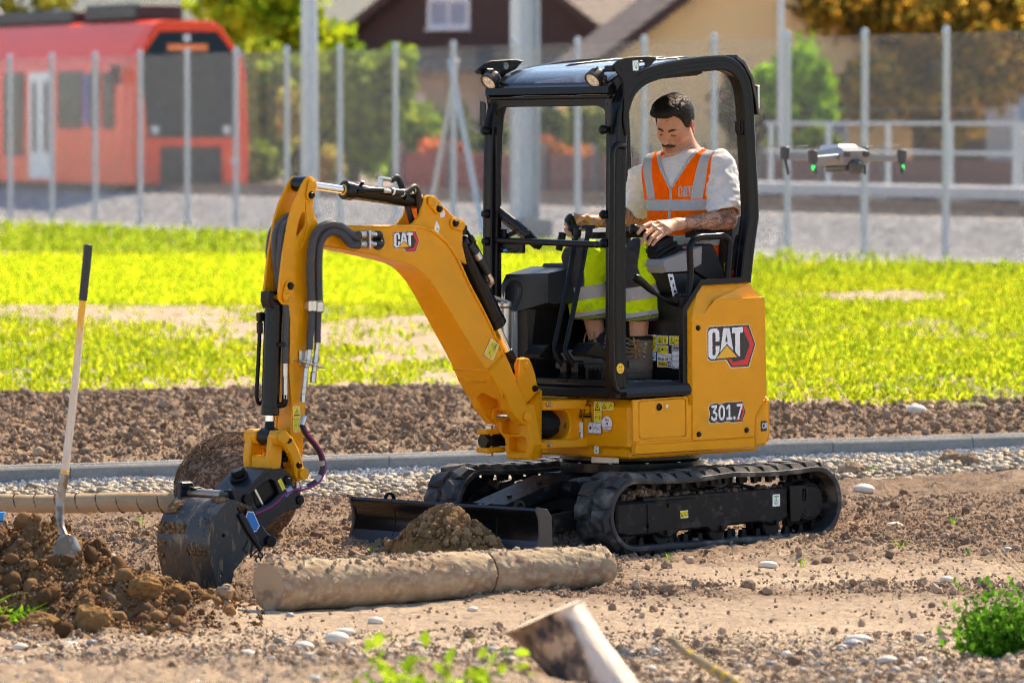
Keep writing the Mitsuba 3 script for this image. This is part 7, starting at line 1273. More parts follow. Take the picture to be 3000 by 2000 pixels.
def hand(p, d, W, fing, thumb):
    c = sd_.cone; M_ = [np.array(f[0]) for f in fing]
    pm = c(p, W, M_[0], .026, .020)
    for m_ in M_[1:]: pm = smin(pm, c(p, W, m_, .025, .018), .012)
    for a, b in zip(fing[:-1], fing[1:]): pm = smin(pm, c(p, a[1], b[1], .0125, .0125), .010)
    d = smin(d, pm, .014)
    for k, f in enumerate(fing):
        s = (1.0, 1.04, 1.0, .86)[k]; q = c(p, f[0], f[1], .0145 * s, .0128 * s); q = smin(q, c(p, f[1], f[2], .0122 * s, .0108 * s), .004); q = smin(q, c(p, f[2], f[3], .0105 * s, .0088 * s), .004); d = smin(d, q, .004)
    q = c(p, thumb[0], thumb[1], .020, .0145); q = smin(q, c(p, thumb[1], thumb[2], .0135, .0118), .004); q = smin(q, c(p, thumb[2], thumb[3], .0118, .0095), .004)
    return smin(d, q, .010)
def body_sdf(p):
    c = sd_.cone; d = head_sdf(p)
    d = smin(d, c(p, HC + Rh @ np.array([-.028, 0, -.05]) * HS, NB + (0, 0, -.02), .062, .066), .02)
    d = smin(d, c(p, NB + (-.01, .0, -.03), (SL + NB) / 2 + (0, 0, -.02), .062, .055), .04); d = smin(d, c(p, NB + (-.01, .0, -.03), (SR + NB) / 2 + (0, 0, -.02), .062, .055), .04)
    d = smin(d, c(p, (-.356, .025, 1.70), (-.345, .02, 1.40), .112, .11), .04); d = smin(d, c(p, SL + (.02, -.03, -.02), SR + (0, .03, -.02), .05, .05), .05)
    for S_, E_, W_ in ((SL, EL, WL), (SR, ER, WR)):
        d = smin(d, c(p, S_ + (0, 0, -.02), E_, .050, .046), .02); m_ = E_ + (W_ - E_) * .3
        d = smin(d, c(p, E_, m_, .045, .046), .015); d = smin(d, c(p, m_, W_, .046, .0285), .015)
    d = hand(p, d, WL, LHF, [(.0, .262, 1.515), (.05, .243, 1.505), (.095, .235, 1.498), (.13, .240, 1.496)])
    d = hand(p, d, WR, RHF, [(.01, -.268, 1.548), (.042, -.256, 1.563), (.075, -.25, 1.557), (.103, -.252, 1.538)])
    for H_, K_, A_ in ((HL, KL, AL), (HR, KR, AR_)):
        d = smin(d, c(p, H_, K_, .075, .055), .03); d = smin(d, c(p, K_, K_ + (A_ - K_) * .35, .054, .056), .02); d = smin(d, c(p, K_ + (A_ - K_) * .35, A_, .056, .040), .02); d = smin(d, c(p, A_, A_ + (.02, 0, -.06), .040, .042), .02)
    return d
# clothing
CF, CS = np.array([math.cos(math.radians(23)), math.sin(math.radians(23)), 0]), np.array([-math.sin(math.radians(23)), math.cos(math.radians(23)), 0])
def torso_sdf(p, grow):
    c = sd_.cone; q = (p - np.array([-.352, .025, 1.56], np.float32)) @ np.array([CF, CS, [0, 0, 1]], np.float32).T
    d = sd_.ell(q, (.005, 0, .13), (.122, .185, .20)); d = smin(d, sd_.ell(q, (.028, 0, -.10), (.135, .165, .20)), .06); d = smin(d, sd_.ell(q, (.0, 0, -.25), (.13, .165, .10)), .05)
    d = smin(d, c(p, SL + (0.01, -.005, -.005), SR + (.0, .005, .0), .068, .068), .04); d = smin(d, c(p, NB + (-.005, .0, -.045), (-.35, .02, 1.70), .070, .11), .03)
    return d - grow
def fold(p, f, a, seed=0): return a * (meshkit.fbm(np.asarray(p, float) * np.asarray(f), 2, seed) - .5).astype(np.float32)
def shirt_sdf(p):
    c = sd_.cone; d = torso_sdf(p, .008)
    for S_, E_, e in ((SL, EL, .88), (SR, ER, .80)):
        t = S_ + (E_ - S_) * e; ax = (E_ - S_) / np.linalg.norm(E_ - S_)
        s = c(p, S_, S_ + (E_ - S_) * 1.1, .080, .092) + fold(p, (14, 14, 30), .022, 4); s = smax(s, (p - t.astype(np.float32)) @ ax.astype(np.float32), .004)
        inner = c(p, S_ + (E_ - S_) * .35, S_ + (E_ - S_) * 1.3, .045, .082); d = smin(d, smax(s, -inner, .004), .02)
    nk = HC + Rh @ np.array([-.02, 0, -.06]) * HS; ax = nk - NB; ax = ax / np.linalg.norm(ax)
    d = smax(d, (p - (NB + np.array([.0, .0, -.012])).astype(np.float32)) @ (ax + np.array([-.35, -.12, .2])).astype(np.float32), .004)
    return d + fold(p, (22, 22, 14), .016, 9)
def vest_sdf(p):
    d = torso_sdf(p, .021) + fold(p, (16, 16, 9), .016, 5)
    q = (p - np.array([-.352, .025, 1.56], np.float32)) @ np.array([CF, CS, [0, 0, 1]], np.float32).T
    inside = torso_sdf(p, .0125) + .6 * fold(p, (16, 16, 9), .016, 5); d = smax(d, -inside, .002)
    d = smax(d, 1.355 - p[:, 2], .003)
    front = q[:, 0] > -.02
    vee = (np.abs(q[:, 1] + .008) - np.clip((p[:, 2] - 1.70) * .52, -.02, .2)) * .88           # the neck opening
    vee = np.where(front, np.where(p[:, 2] > 1.60, -vee, -1), (p[:, 2] - 1.895))
    d = smax(d, np.maximum(vee, -1), .004)
    t = np.clip((1.63 - p[:, 2]) / .07, 0, 1); d = smax(d, np.abs(q[:, 1]) - (.183 + .10 * t * t), .004)
    return d
def pants_sdf(p):
    c = sd_.cone; d = None
    for H_, K_, A_, hem in ((HL, KL, AL, .118), (HR, KR, AR_, .118)):
        hz = 1.065 if H_ is HL else 1.07; t = (K_[2] - hz) / (K_[2] - A_[2]); Hm = K_ + (A_ - K_) * t
        s = c(p, H_, K_, .105, .088); s = smin(s, c(p, K_, Hm + (0, 0, -.1), .088, .102), .03)
        s = s + fold(p, (11, 11, 15), .034, 21) + fold(p, (30, 30, 30), .008, 22); s = smax(s, hz - p[:, 2], .006)
        s = smax(s, -c(p, K_ + (0, 0, -.12), Hm + (0, 0, -.14), .05, .092), .006); d = s if d is None else smin(d, s, .02)
    d = smin(d, sd_.ell(p, PEL + (0.02, 0, -.01), (.15, .185, .11)), .05); return d
pm_ = np.linalg.inv(MM)
def own(p):
    """World position to the excavator's frame, for print and dye on the worker's clothing."""
    return [float(pm_[i, 0]) * p.x + float(pm_[i, 1]) * p.y + float(pm_[i, 2]) * p.z + float(pm_[i, 3]) for i in range(3)]
def band(v, a, b, e=.0015): return smoothstep(a - e, a + e, v) * smoothstep(b + e, b - e, v)
def chest(x, y): return (x + .352) * float(CF[0]) + (y - .025) * float(CF[1]), (x + .352) * float(CS[0]) + (y - .025) * float(CS[1])
def vest_c(p, n, uv):
    x, y, z = own(p); f, a = chest(x, y); aa = dr.abs(a + .004)
    c0 = .122 + dr.maximum(z - 1.66, 0) * .18; s = band(aa, c0 - .026, c0 + .026) * smoothstep(1.645, 1.647, z)
    w = band(z, 1.590, 1.642); w2 = band(z, 1.42, 1.47)
    vz = (z - 1.70) * .52; edge = band(dr.abs(a + .008) - dr.clip(vz, 0, .2) / .88, -.01, .0115) * smoothstep(-.02, .0, f) * smoothstep(1.695, 1.705, z)
    mid = band(a + .008, -.006, .006, .001) * smoothstep(0, .05, f) * smoothstep(1.705, 1.695, z); hem = smoothstep(1.368, 1.366, z)
    grey = dr.clip(dr.maximum(dr.maximum(s, w), dr.maximum(dr.maximum(mid, hem), dr.maximum(edge, w2))), 0, 1)
    return mix((0.98, 0.125, 0.0), (0.42, 0.43, 0.44), grey)
def pants_c(p, n, uv):
    x, y, z = own(p); left = y > .03
    kx = dr.select(left, .075, .195); ky = dr.select(left, .152, -.105); fx = x - kx; fy = y - ky
    t = fbm(x * 9, y * 9, z * 9, 2) - .5
    knee = smoothstep(.012, .020, fx + .30 * dr.maximum(z - 1.36, 0) - .015 + dr.select(left, .25, .05) * dr.maximum(1.32 - z, 0) - fy * .55) * smoothstep(1.225, 1.235, z + .35 * fx) * smoothstep(1.475, 1.465, z)
    z2 = z + .10 * fx - .10 * fy
    b1 = band(z2, 1.168, 1.232); b2 = band(z2, 1.088, 1.110); hem = smoothstep(1.092, 1.090, z2)
    rim = band(z2, 1.072, 1.075) + band(z2, 1.080, 1.0825)
    dirt = smoothstep(.56, .78, fbm(x * 30, y * 30, z * 30, 3)) * .45
    c = mix((0.60, 0.80, 0.006), (0.20, 0.24, 0.03), dirt); c = mix(c, (0.052, 0.050, 0.050), dr.clip(knee + hem, 0, 1)); c = mix(c, (0.40, 0.385, 0.36), dr.clip(b1 + b2, 0, 1)); return mix(c, (0.4, 0.5, 0.03), dr.clip(rim * hem, 0, 1))
def shirt_c(p, n, uv): return mix((0.60, 0.595, 0.595), (0.76, 0.755, 0.75), fbm(p.x * 60, p.y * 60, p.z * 180, 2))
def cloth(name_, c, rough=.85): mat(name_, {'type': 'twosided', 'bsdf': {'type': 'principled', 'base_color': c, 'roughness': rough, 'specular': .08}})
cloth('vest_cloth', proc(vest_c)); cloth('pants_cloth', proc(pants_c)); cloth('shirt_cloth', proc(shirt_c)); pr('sock', (0.012, 0.012, 0.013), .9); pr('hair', (0.009, 0.007, 0.006), .6, spec=.25); pr('brow', (0.022, 0.013, 0.009), .6)
def skin_c(p, n, uv):
    x, y, z = own(p); hx, hy, hz = [(float(Rh[0, i]) * (x - float(HC[0])) + float(Rh[1, i]) * (y - float(HC[1])) + float(Rh[2, i]) * (z - float(HC[2]))) / HS for i in range(3)]
    f1 = fbm(x * 40, y * 40, z * 40, 3); f2 = noise(x * 300, y * 300, z * 300)
    c = mix((0.54, 0.285, 0.175), (0.46, 0.225, 0.13), f1)
    def spot(cx, cy, cz, r): return smoothstep(r, r * .3, dr.sqrt(dr.square(hx - cx) + dr.square(dr.abs(hy) - cy) + dr.square(hz - cz)))
    head = smoothstep(1.84, 1.90, z)
    c = mix(c, (0.50, 0.15, 0.10), head * dr.clip(spot(.075, .045, -.025, .035) * .55 + spot(.108, 0, -.026, .02) * .55 + spot(-.014, .083, -.004, .035) * .7, 0, .75))
    lips = spot(.095, .006, -.0605, .014) + spot(.095, .006, -.0735, .015); c = mix(c, (0.38, 0.105, 0.085), head * dr.clip(lips, 0, .85))
    beard = smoothstep(-.045, -.065, hz) * smoothstep(-.01, .02, hx) * smoothstep(.4, .75, f2 + .25) * .5; c = mix(c, (0.16, 0.105, 0.075), head * beard)
    mole = smoothstep(.0035, .0022, dr.sqrt(dr.square(hy - .006) + dr.square(hz - .066))) * smoothstep(.03, .05, hx); c = mix(c, (0.09, .04, .03), mole * head)
    al = dr.select(y > 0, 1.0, .0); tl_ = smoothstep(-.075, -.09, x) * smoothstep(1.70, 1.66, z) * smoothstep(1.40, 1.45, z) * al; tr_ = smoothstep(-.05, -.07, x) * smoothstep(1.72, 1.68, z) * smoothstep(1.40, 1.44, z) * (1 - al)
    w1 = fbm(x * 26 + 3, y * 20, z * 26, 2); w2 = fbm(x * 60, y * 40, z * 60 + 5, 2)
    w3 = fbm(x * 120, y * 60, z * 120 + 9, 2); lines = smoothstep(.035, .012, dr.abs(w1 - .5)) * .7 + smoothstep(.04, .015, dr.abs(w2 - .47)) * .6 + smoothstep(.05, .02, dr.abs(w3 - .5)) * .4 + smoothstep(.52, .68, w1) * .6
    leaf_ = smoothstep(.56, .60, fbm(x * 22, y * 18, z * 40 + x * 60, 2)) * .9
    ink = dr.clip(tl_ * lines + tr_ * leaf_, 0, .88)
    return mix(c, (0.035, 0.033, 0.034), ink)
mat('skin', {'type': 'twosided', 'bsdf': {'type': 'principled', 'base_color': proc(skin_c), 'roughness': .48, 'specular': .4}})
PK = thing('person', 'man in orange safety vest and yellow trousers sitting at the excavator controls, looking down', 'person')
COUNT[PK] = 0
def PP_(k, m, bs, sm=True): return put(PK + ('__' + k if k else ''), m, bs, sm, M=MM)
PP_('', mesh_sdf(body_sdf, (-.56, -.44, .80), (.36, .44, 2.22), .0042), 'skin')
PP_('shirt', mesh_sdf(shirt_sdf, (-.56, -.46, 1.30), (-.05, .46, 1.98), .0055), 'shirt_cloth')
PP_('vest', mesh_sdf(vest_sdf, (-.60, -.30, 1.33), (-.08, .36, 1.98), .0055), 'vest_cloth')
PP_('trousers', mesh_sdf(pants_sdf, (-.56, -.28, 1.03), (.38, .32, 1.50), .007), 'pants_cloth')
# reflective letters on the vest, laid on its surface
def onto(m, a0, z0, lift=.0015):
    v = np.asarray(m.vertices); base = np.array([-.352, .025, 0]) + CS * a0; P_ = base + v[:, :1] * CS + CF * .30 + np.c_[0 * v[:, 0], 0 * v[:, 0], z0 + v[:, 1]]
    for _ in range(40): P_ = P_ - CF * np.clip(vest_sdf(P_.astype(np.float32)), -.05, .05)[:, None] * .8
    return TM(P_ + CF * (lift + v[:, 2:]), m.faces)
q = lambda k: [((a - 200) * .00023, -(b - 440) * .00021) for a, b in LOGO[k]]
lt = cat(plate(q('C'), 0, .0012, ch=.0001), plate(q('A'), 0, .0012, [q('Ah')], ch=.0001), plate(q('T'), 0, .0012, ch=.0001), plate(q('tri'), .0, .0012, ch=.0001)); lt = TM(*trimesh.remesh.subdivide_to_size(lt.vertices, lt.faces, .008))
PP_('vest_lettering', onto(lt, .030, 1.712), 'grey_ink', False)
# hair, brows, moustache, lashes
def hair_sdf(p):
    q = head_local(p); w = q * np.array([1, 1, 1], np.float32)
    strand = (meshkit.noise(np.c_[w[:, 0] * 40 + w[:, 1] * 60, (w[:, 1] - w[:, 0] * .4) * 240, w[:, 2] * 130], 3) - .5).astype(np.float32)
    d = sd_.ell(q, (-.017, 0, .042), (.104, .0835, .098)); d = smin(d, sd_.ell(q, (.030, -.012, .105), (.070, .068, .040)), .02); d = smin(d, sd_.ell(q, (.078, -.022, .098), (.032, .050, .026)), .015)
    x, ay, z = q[:, 0], np.abs(q[:, 1]), q[:, 2]
    line = np.interp(x, [-.12, -.06, -.03, .012, .030, .045, .06, .12], [-.055, -.050, -.012, -.034, .0, .055, .084, .090]).astype(np.float32)
    d = smax(d, (line - z) * .8, .006); d = smax(d, -(sd_.ell(q, (-.016, .085, -.006), (.024, .03, .036))), .004)
    pt = sd_.cone(q, (.06, .052, .112), (-.06, .050, .130), .0055, .0045); d = smax(d, -pt, .004)
    return (d + .0042 * strand) * HS
PP_('hair', mesh_sdf(hair_sdf, HC - .16, HC + (.18, .16, .21), .0034), 'hair')
def hp(l, up=0.0): l = np.array(l, float); return HC + (Rh @ (l.T * HS)).T
def snap(l, lift):
    P_ = hp(l); f = Rh[:, 0]
    P_ = P_ + f * .05
    for _ in range(30): P_ = P_ - f * np.clip(head_sdf(P_.astype(np.float32)), -.03, .03)[:, None] * .8
    return P_ + f * lift
g = np.random.default_rng(12)
for s, nm in ((1, 'eyebrow'), (-1, 'eyebrow')):
    c_ = snap([(.08, s * .012, .0190), (.085, s * .024, .0245), (.08, s * .037, .0270), (.07, s * .050, .0205)], .0008); ms = [tube(spline(c_, 4), np.array([.0035, .0045, .005, .0052, .0052, .005, .0048, .0045, .004, .0035, .003, .0022, .001]) * 1.05, 8)]
    PP_(nm, cat(ms), 'brow'); PP_('eyelash', tube(spline(snap([(.09, s * .0205, -.0005), (.09, s * .031, -.0035), (.09, s * .043, -.0015)], .0006), 5), np.r_[.0014, np.full(9, .0030), .0014], 6), 'brow')
mq = [(.1, y, -.0485 - .16 * abs(y)) for y in np.linspace(-.031, .031, 11)]
PP_('moustache', tube(spline(snap(mq, .001), 3), np.interp(np.linspace(0, 1, 31), [0, .15, .35, .5, .65, .85, 1], [.0015, .0050, .0062, .0045, .0062, .0050, .0015]) * 1.0, 8), 'brow')
m, _ = scatter([tube([(0, 0, 0), (0, 0, .5), (.1, 0, 1)], [.06, .05, .01], 4)], np.repeat(snap(mq, .004), 16, 0) + g.normal(0, .0028, (176, 3)), np.full((176, 3), .009), np.array([np.array([Rh @ rot((1, 0, 0), (28 if k % 176 < 88 else -28) + g.normal(0, 12)) @ rot((0, 1, 0), 170)])[0] for k in range(176)]), None, g); k = PP_('moustache_hair', m, 'brow')
labels[k] = {'kind': 'stuff'}
# loose hair strands over the crown, combed to one side
def strands(n):
    out = []
    for i in range(n):
        a = g.uniform(-.05, .055); b = g.uniform(-.07, .06); b = min(b, .05); l = [(b, a, .15), (b + .010, a - .022, .15), (b + .018 + .006 * g.normal(), max(a - .045, -.06), .15)]; P_ = hp(l); u = Rh[:, 2]
        for _ in range(20): P_ = P_ - u * np.clip(hair_sdf(P_.astype(np.float32)), -.03, .03)[:, None] * .8
        if np.abs(hair_sdf(P_.astype(np.float32))).max() > .004: continue
        P_ = P_ + u * np.array([-.002, .0015, .0005 + .002 * g.uniform()])[:, None]; out.append(tube(spline(P_, 3), np.array([.0016, .0017, .0016, .0014, .0012, .0009, .0004]), 4))
    return cat(out)
k = PP_('hair_strands', strands(170), 'hair'); labels[k] = {'kind': 'stuff'}
PP_('ear_stud', cyl(hp([(-.006, .082, -.034)])[0], hp([(-.004, .091, -.034)])[0], .003, 10), 'zinc'); nl = spline([NB + (.02, .09, .045), NB + (.06, .07, .02), NB + (.09, .03, -.005), NB + (.09, -.01, -.01)], 6)
for _ in range(25): nl = nl - (nl - NB) / np.linalg.norm(nl - NB, axis=1, keepdims=True) * np.clip(body_sdf(nl.astype(np.float32)), -.03, .03)[:, None] * .7
PP_('necklace', tube(nl, .0018, 6), 'zinc')
tt = np.linspace(0, 2 * np.pi, 25)[:-1]; Fw = frame(WR - ER); PP_('bracelet', tube(np.array([WR + (ER - WR) * .08 + Fw @ np.array([.032 * math.cos(t), .032 * math.sin(t), .004 * math.sin(3 * t)]) for t in np.r_[tt, tt[0]]]), .0022, 6), 'logo_yellow')
r0, r1 = np.array(LHF[2][1]), np.array(LHF[2][2]); PP_('ring', cyl(r0 + (r1 - r0) * .42, r0 + (r1 - r0) * .50, .0128, 18), 'logo_yellow', 40)
# socks and boots
def boot_c(p, n, uv): return mix((0.20, 0.145, 0.105), (0.10, 0.072, 0.053), fbm(p.x * 30, p.y * 30, p.z * 30, 3))
pr('boot_leather', proc(boot_c), .75); pr('boot_sole', (0.085, 0.075, 0.062), .85); pr('lace', (0.30, 0.17, 0.07), .8)
for A_, yaw, z0, pit in ((AL, 4, .786, 0), (AR_, -6, .80, 8)):
    ox = np.array([A_[0] - .035, A_[1], z0]); Rb = rot((0, 0, 1), yaw) @ rot((0, 1, 0), -pit)
    bl_ = lambda p: (p - ox.astype(np.float32)) @ Rb.astype(np.float32)
    def boot(p):
        q = bl_(p); c = sd_.cone; d = c(q, (.03, 0, .065), (.02, 0, .185), .054, .060); d = smin(d, c(q, (.02, 0, .06), (.20, 0, .048), .052, .046), .04); d = smin(d, sd_.ell(q, (.215, 0, .045), (.066, .050, .042)), .03)
        d = smax(d, q[:, 2] - .192, .006); d = smax(d, -c(q, (.02, 0, .12), (.02, 0, .24), .047, .050), .004); return smax(d, .022 - q[:, 2], .004) + fold(q, (25, 25, 40), .006, 31)
    lo, hi = ox - (.12, .13, .03), ox + (.33, .13, .24); bkk = PP_('boot', mesh_sdf(boot, lo, hi, .0045), 'boot_leather')
    def sole(p):
        q = bl_(p); d = smin(sd_.cone(q, (.02, 0, .02), (.12, 0, .02), .056, .046), sd_.cone(q, (.12, 0, .02), (.225, 0, .02), .046, .056), .02); d = smax(d, np.abs(q[:, 2] - .017) - .017, .006); return d
    PP_('boot__sole' if False else bkk.split('__', 1)[1] + '__sole', mesh_sdf(sole, lo, hi, .0045), 'boot_sole')
    wp = lambda l: ox + (Rb @ np.array(l, float).T).T; ms = []
    for i in range(5):
        z = .10 + .019 * i; x = .085 - .004 * i - (.02 if i > 2 else 0) * 0; ms += [tube(spline(wp([(x - .02, .046, z), (x + .008, .02, z + .006), (x + .010, -.02, z + .012), (x - .02, -.046, z + .016)]), 4), .004, 6), tube(spline(wp([(x - .02, -.046, z), (x + .009, -.02, z + .006), (x + .011, .02, z + .012), (x - .02, .046, z + .016)]), 4), .004, 6)]
    ms += [tube(spline(wp([(.075, .01, .185), (.105, .03, .20), (.11, .045, .15), (.10, .04, .10)]), 5), .004, 6), tube(spline(wp([(.075, -.01, .185), (.11, -.02, .195), (.115, -.03, .15), (.105, -.02, .09)]), 5), .004, 6), tube(spline(wp([(.075, .0, .185), (.11, .04, .17), (.09, .055, .13)]), 5), .004, 6)]
    PP_(bkk.split('__', 1)[1] + '__lace', cat(ms), 'lace'); PP_(bkk.split('__', 1)[1] + '__hook', cat(*[cyl(wp([(.062 - .004 * i, s * .05, .11 + .02 * i)])[0], wp([(.064 - .004 * i, s * .062, .11 + .02 * i)])[0], .006, 8) for i in range(4) for s in (-1, 1)]), 'zinc', 40)
    PP_(bkk.split('__', 1)[1] + '__collar', lathe([(.048, 0), (.060, .002), (.064, .012), (.058, .022), (.048, .022)], wp([(.02, 0, .185)])[0], wp([(.02, 0, .30)])[0], 22), 'black_matt', 60)
    PP_('sock', tube(spline([A_ + (-.005, 0, .05), A_ + (0, 0, .0), wp([(.022, 0, .15)])[0]], 4), [.0475] * 3 + [.048] * 6, 18), 'sock')

# ================================================================ things lying about
# ---- shovel stuck in the spoil heap
pr('grip_rubber', (0.03, 0.031, 0.032), .6)
def shaft_c(p, n, uv): return mix(mix((0.60, 0.50, 0.38), (0.70, 0.63, 0.52), fbm(p.x * 60, p.y * 60, p.z * 6, 3)), (0.80, 0.42, 0.015), dr.clip(smoothstep(1.00, 1.20, p.z + .18 * (fbm(p.x * 130, p.y * 130, p.z * 14, 3) - .5) + (p.x + 1.78) * -2.0), 0, 1))
pr('shovel_wood', proc(shaft_c), .55)
def dirty_steel(p, n, uv): return mix((0.30, 0.28, 0.26), (0.20, 0.14, 0.09), smoothstep(.45, .6, fbm(p.x * 30, p.y * 30, p.z * 20, 3)))
pr('shovel_steel', proc(dirty_steel), .38, .55)
sk_ = thing('shovel', 'shovel with black grip and yellow and pale wooden shaft stuck upright in the spoil heap', 'shovel')
A = [np.array(q) for q in ((-1.745, 22.500, 1.486), (-1.769, 22.500, 1.255), (-1.848, 22.500, 0.533), (-1.866, 22.500, 0.416), (-1.861, 22.470, 0.334), (-1.837, 22.420, 0.285))]
put(sk_ + '__grip', tube(np.array([A[0], A[0] + (A[1] - A[0]) * .015, A[0] + (A[1] - A[0]) * .06, A[1]]), [.008, .0165, .0185, .0175], 18), 'grip_rubber', 60); put(sk_ + '__shaft', tube(spline([A[1], A[1] + (A[2] - A[1]) * .5 + (.004, 0, 0), A[2]], 8), np.linspace(.0145, .017, 17), 16), 'shovel_wood', 60)
put(sk_ + '__socket', tube(spline([A[2] + (A[1] - A[2]) * .01, A[3], A[4], A[5]], 8), np.linspace(.0205, .014, 25), 16), 'shovel_steel', 60); put(sk_ + '__yellow_ring', cyl(A[2] + (A[1] - A[2]) * .012, A[2] + (A[1] - A[2]) * .03, .0185, 16), 'logo_yellow', 40)
bl = []
for i in range(9):
    for j in range(13):
        u, w = i / 8, (j - 6) / 6; hw = (.040 + .04 * math.sin(min(1, u * 1.5) * math.pi / 2)) - .08 * max(0, u - .75); bl.append(np.array([A[5][0] + .005 + w * hw, A[5][1] - .02 + .035 * w * w - .05 * u, A[5][2] + .012 - .02 * w * w * (1 - u) - .24 * u]))
f = [[i * 13 + j, i * 13 + j + 1, (i + 1) * 13 + j + 1, (i + 1) * 13 + j] for i in range(8) for j in range(12)]; b2_ = [q + (0, .006, .002) for q in bl]; F4 = np.array(f)
F4 = np.vstack([F4, F4[:, ::-1] + len(bl)]); rim = [i * 13 for i in range(9)] + [8 * 13 + j for j in range(1, 13)] + [i * 13 + 12 for i in range(7, -1, -1)] + list(range(11, 0, -1)); rimq = np.array([[rim[k], rim[(k + 1) % len(rim)], rim[(k + 1) % len(rim)] + len(bl), rim[k] + len(bl)] for k in range(len(rim))])
Q = np.vstack([F4, rimq]); put(sk_ + '__blade', TM(bl + b2_, np.vstack([Q[:, [0, 1, 2]], Q[:, [0, 2, 3]]])), 'shovel_steel', 50)

# ---- sawn log caked with earth
def log_c(p, n, uv):
    a = fbm(p.x * 7, p.y * 7, p.z * 7, 3); b = fbm(p.x * 40, p.y * 40, p.z * 40, 3)
    return mix(mix((0.33, 0.25, 0.165), (0.25, 0.17, 0.115), smoothstep(.4, .65, a)), (0.42, 0.345, 0.235), smoothstep(.35, .75, b) * .75)
bump('log_bark', diffuse(proc(log_c), .9, .15), lambda p, n, uv: fbm(p.x * 30, p.y * 30, p.z * 30, 3) * .012, 2e-3)
def end_c(p, n, uv):
    d = dr.sqrt(dr.square(p.x - LG0[0]) + dr.square(p.y - LG0[1]) + dr.square(p.z - LG0[2])) + .01 * fbm(p.x * 20, p.y * 20, p.z * 20, 2)
    return mix((0.40, 0.29, 0.18), (0.19, 0.12, 0.075), dr.clip(smoothstep(.45, .7, fbm(p.x * 22, p.y * 22, p.z * 22, 3)) * .7 + .35 * smoothstep(.35, .0, dr.abs(d * 70 - dr.floor(d * 110) - .5)), 0, 1))
LG0, LG1 = [float(v) for v in (-1.005, 22.46, .075)], [float(v) for v in (.40, 23.72, .055)]
pr('log_end', proc(end_c), .85)
lg = thing('log', 'thick earth covered log with a dark crack lying in front of the excavator blade', 'log')
def log_piece(t0, t1, key):
    a, b = np.array(LG0) + (np.array(LG1) - LG0) * t0, np.array(LG0) + (np.array(LG1) - LG0) * t1; n = int(80 * (t1 - t0)) + 4; Fm = frame(b - a); th = np.arange(48) / 48 * 2 * np.pi; v = []
    for i in range(n + 1):
        t = i / n; c = a + (b - a) * t; R_ = .106 - .016 * (t0 + (t1 - t0) * t); pts = c + (Fm @ np.array([np.cos(th), np.sin(th), 0 * th])).T * R_
        d = .012 * (meshkit.fbm(pts * 5, 2, 3) - .5) + .012 * (meshkit.fbm(pts * 28, 2, 8) - .5) + .016 * np.clip((pts[:, 2] - c[2]) / R_, 0, 1) * (meshkit.fbm(pts * 16, 2, 14) - .3); e = .006 * (i in (0, n)); v.append(pts + (pts - c) / R_ * (d - e)[:, None])
    v = np.vstack(v); f = [[i * 48 + j, i * 48 + (j + 1) % 48, (i + 1) * 48 + (j + 1) % 48] for i in range(n) for j in range(48)] + [[i * 48 + j, (i + 1) * 48 + (j + 1) % 48, (i + 1) * 48 + j] for i in range(n) for j in range(48)]
    put(lg + '__' + key, TM(v, f), 'log_bark', True)
    for e, c in ((0, a), (n, b)):
        cap = v[e * 48:e * 48 + 48]; vv = np.vstack([cap, c]); put(lg + '__sawn_end', TM(vv, [[48, j, (j + 1) % 48] for j in range(48)]), 'log_end', False)
log_piece(0, .628, 'trunk'); log_piece(.634, 1, 'trunk')
g = np.random.default_rng(31); t = g.uniform(0, 1, 500); th = g.normal(0, .55, 500); d_ = (np.array(LG1) - LG0); Fm = frame(d_); up_v = np.array([0, 0, 1.0]); sd2 = np.cross(d_ / np.linalg.norm(d_), up_v)
pos = np.array(LG0) + d_ * t[:, None] + (up_v * np.cos(th)[:, None] + sd2 * np.sin(th)[:, None]) * (.112 - .026 * t)[:, None]
m, c = scatter(tiny, pos, (.004 + .014 * g.uniform(size=500) ** 3)[:, None] * np.ones((500, 3)), rand_rot(500, g), pick_colors([(0.40, 0.31, 0.21), (0.30, 0.22, 0.15), (0.46, 0.38, 0.28)], 500, g), g); k = put(lg + '__caked_earth', m, 'clod', False, color=c); labels[k] = {'kind': 'stuff'}
bkp = thing('bark_strip', 'curled reddish strip of bark lying on the log', 'bark'); pr('bark_red', (0.25, 0.12, 0.07), .8)
sp_ = spline([(-0.692, 23.000, 0.196), (-0.648, 22.980, 0.170), (-0.597, 22.950, 0.152), (-0.518, 22.950, 0.147)], 6); scene_key = bkp; COUNT[bkp] = 0; put(bkp, tube(sp_, np.interp(np.linspace(0, 1, len(sp_)), [0, .3, .8, 1], [.004, .013, .011, .003]), prof=np.array([(-1, 0), (-.6, .35), (.6, .35), (1, 0), (.6, .18), (-.6, .18)])), 'bark_red', 40)

# ---- balled tree lying by the kerb: root ball and wrapped trunk
def jute_c(p, n, uv):
    a = fbm(p.x * 9, p.y * 9, p.z * 9, 3); s = fbm(p.x * 70 + 9 * a, p.y * 60, p.z * 70, 2)
    return mix((0.085, 0.055, 0.038), (0.30, 0.21, 0.145), dr.clip(smoothstep(.40, .62, s) * .7 + (a - .5) * .9, 0, 1))
pr('jute', proc(jute_c), .95, spec=.1)
wt = thing('balled_tree', 'young tree lying on the ground with burlap wrapped trunk and fibrous root ball', 'tree')
RC = np.array((-1.325, 26.250, 0.220)); m = blob(5, .10, 1.3, 3); v = np.asarray(m.vertices); v = v * (1 + .035 * (meshkit.fbm(v * 9, 3, 4) - .5)[:, None] + .03 * (meshkit.noise(v * np.array([34, 30, 12]), 6) - .5)[:, None]); v[:, 0] = np.clip(v[:, 0], -.95, 1.2)
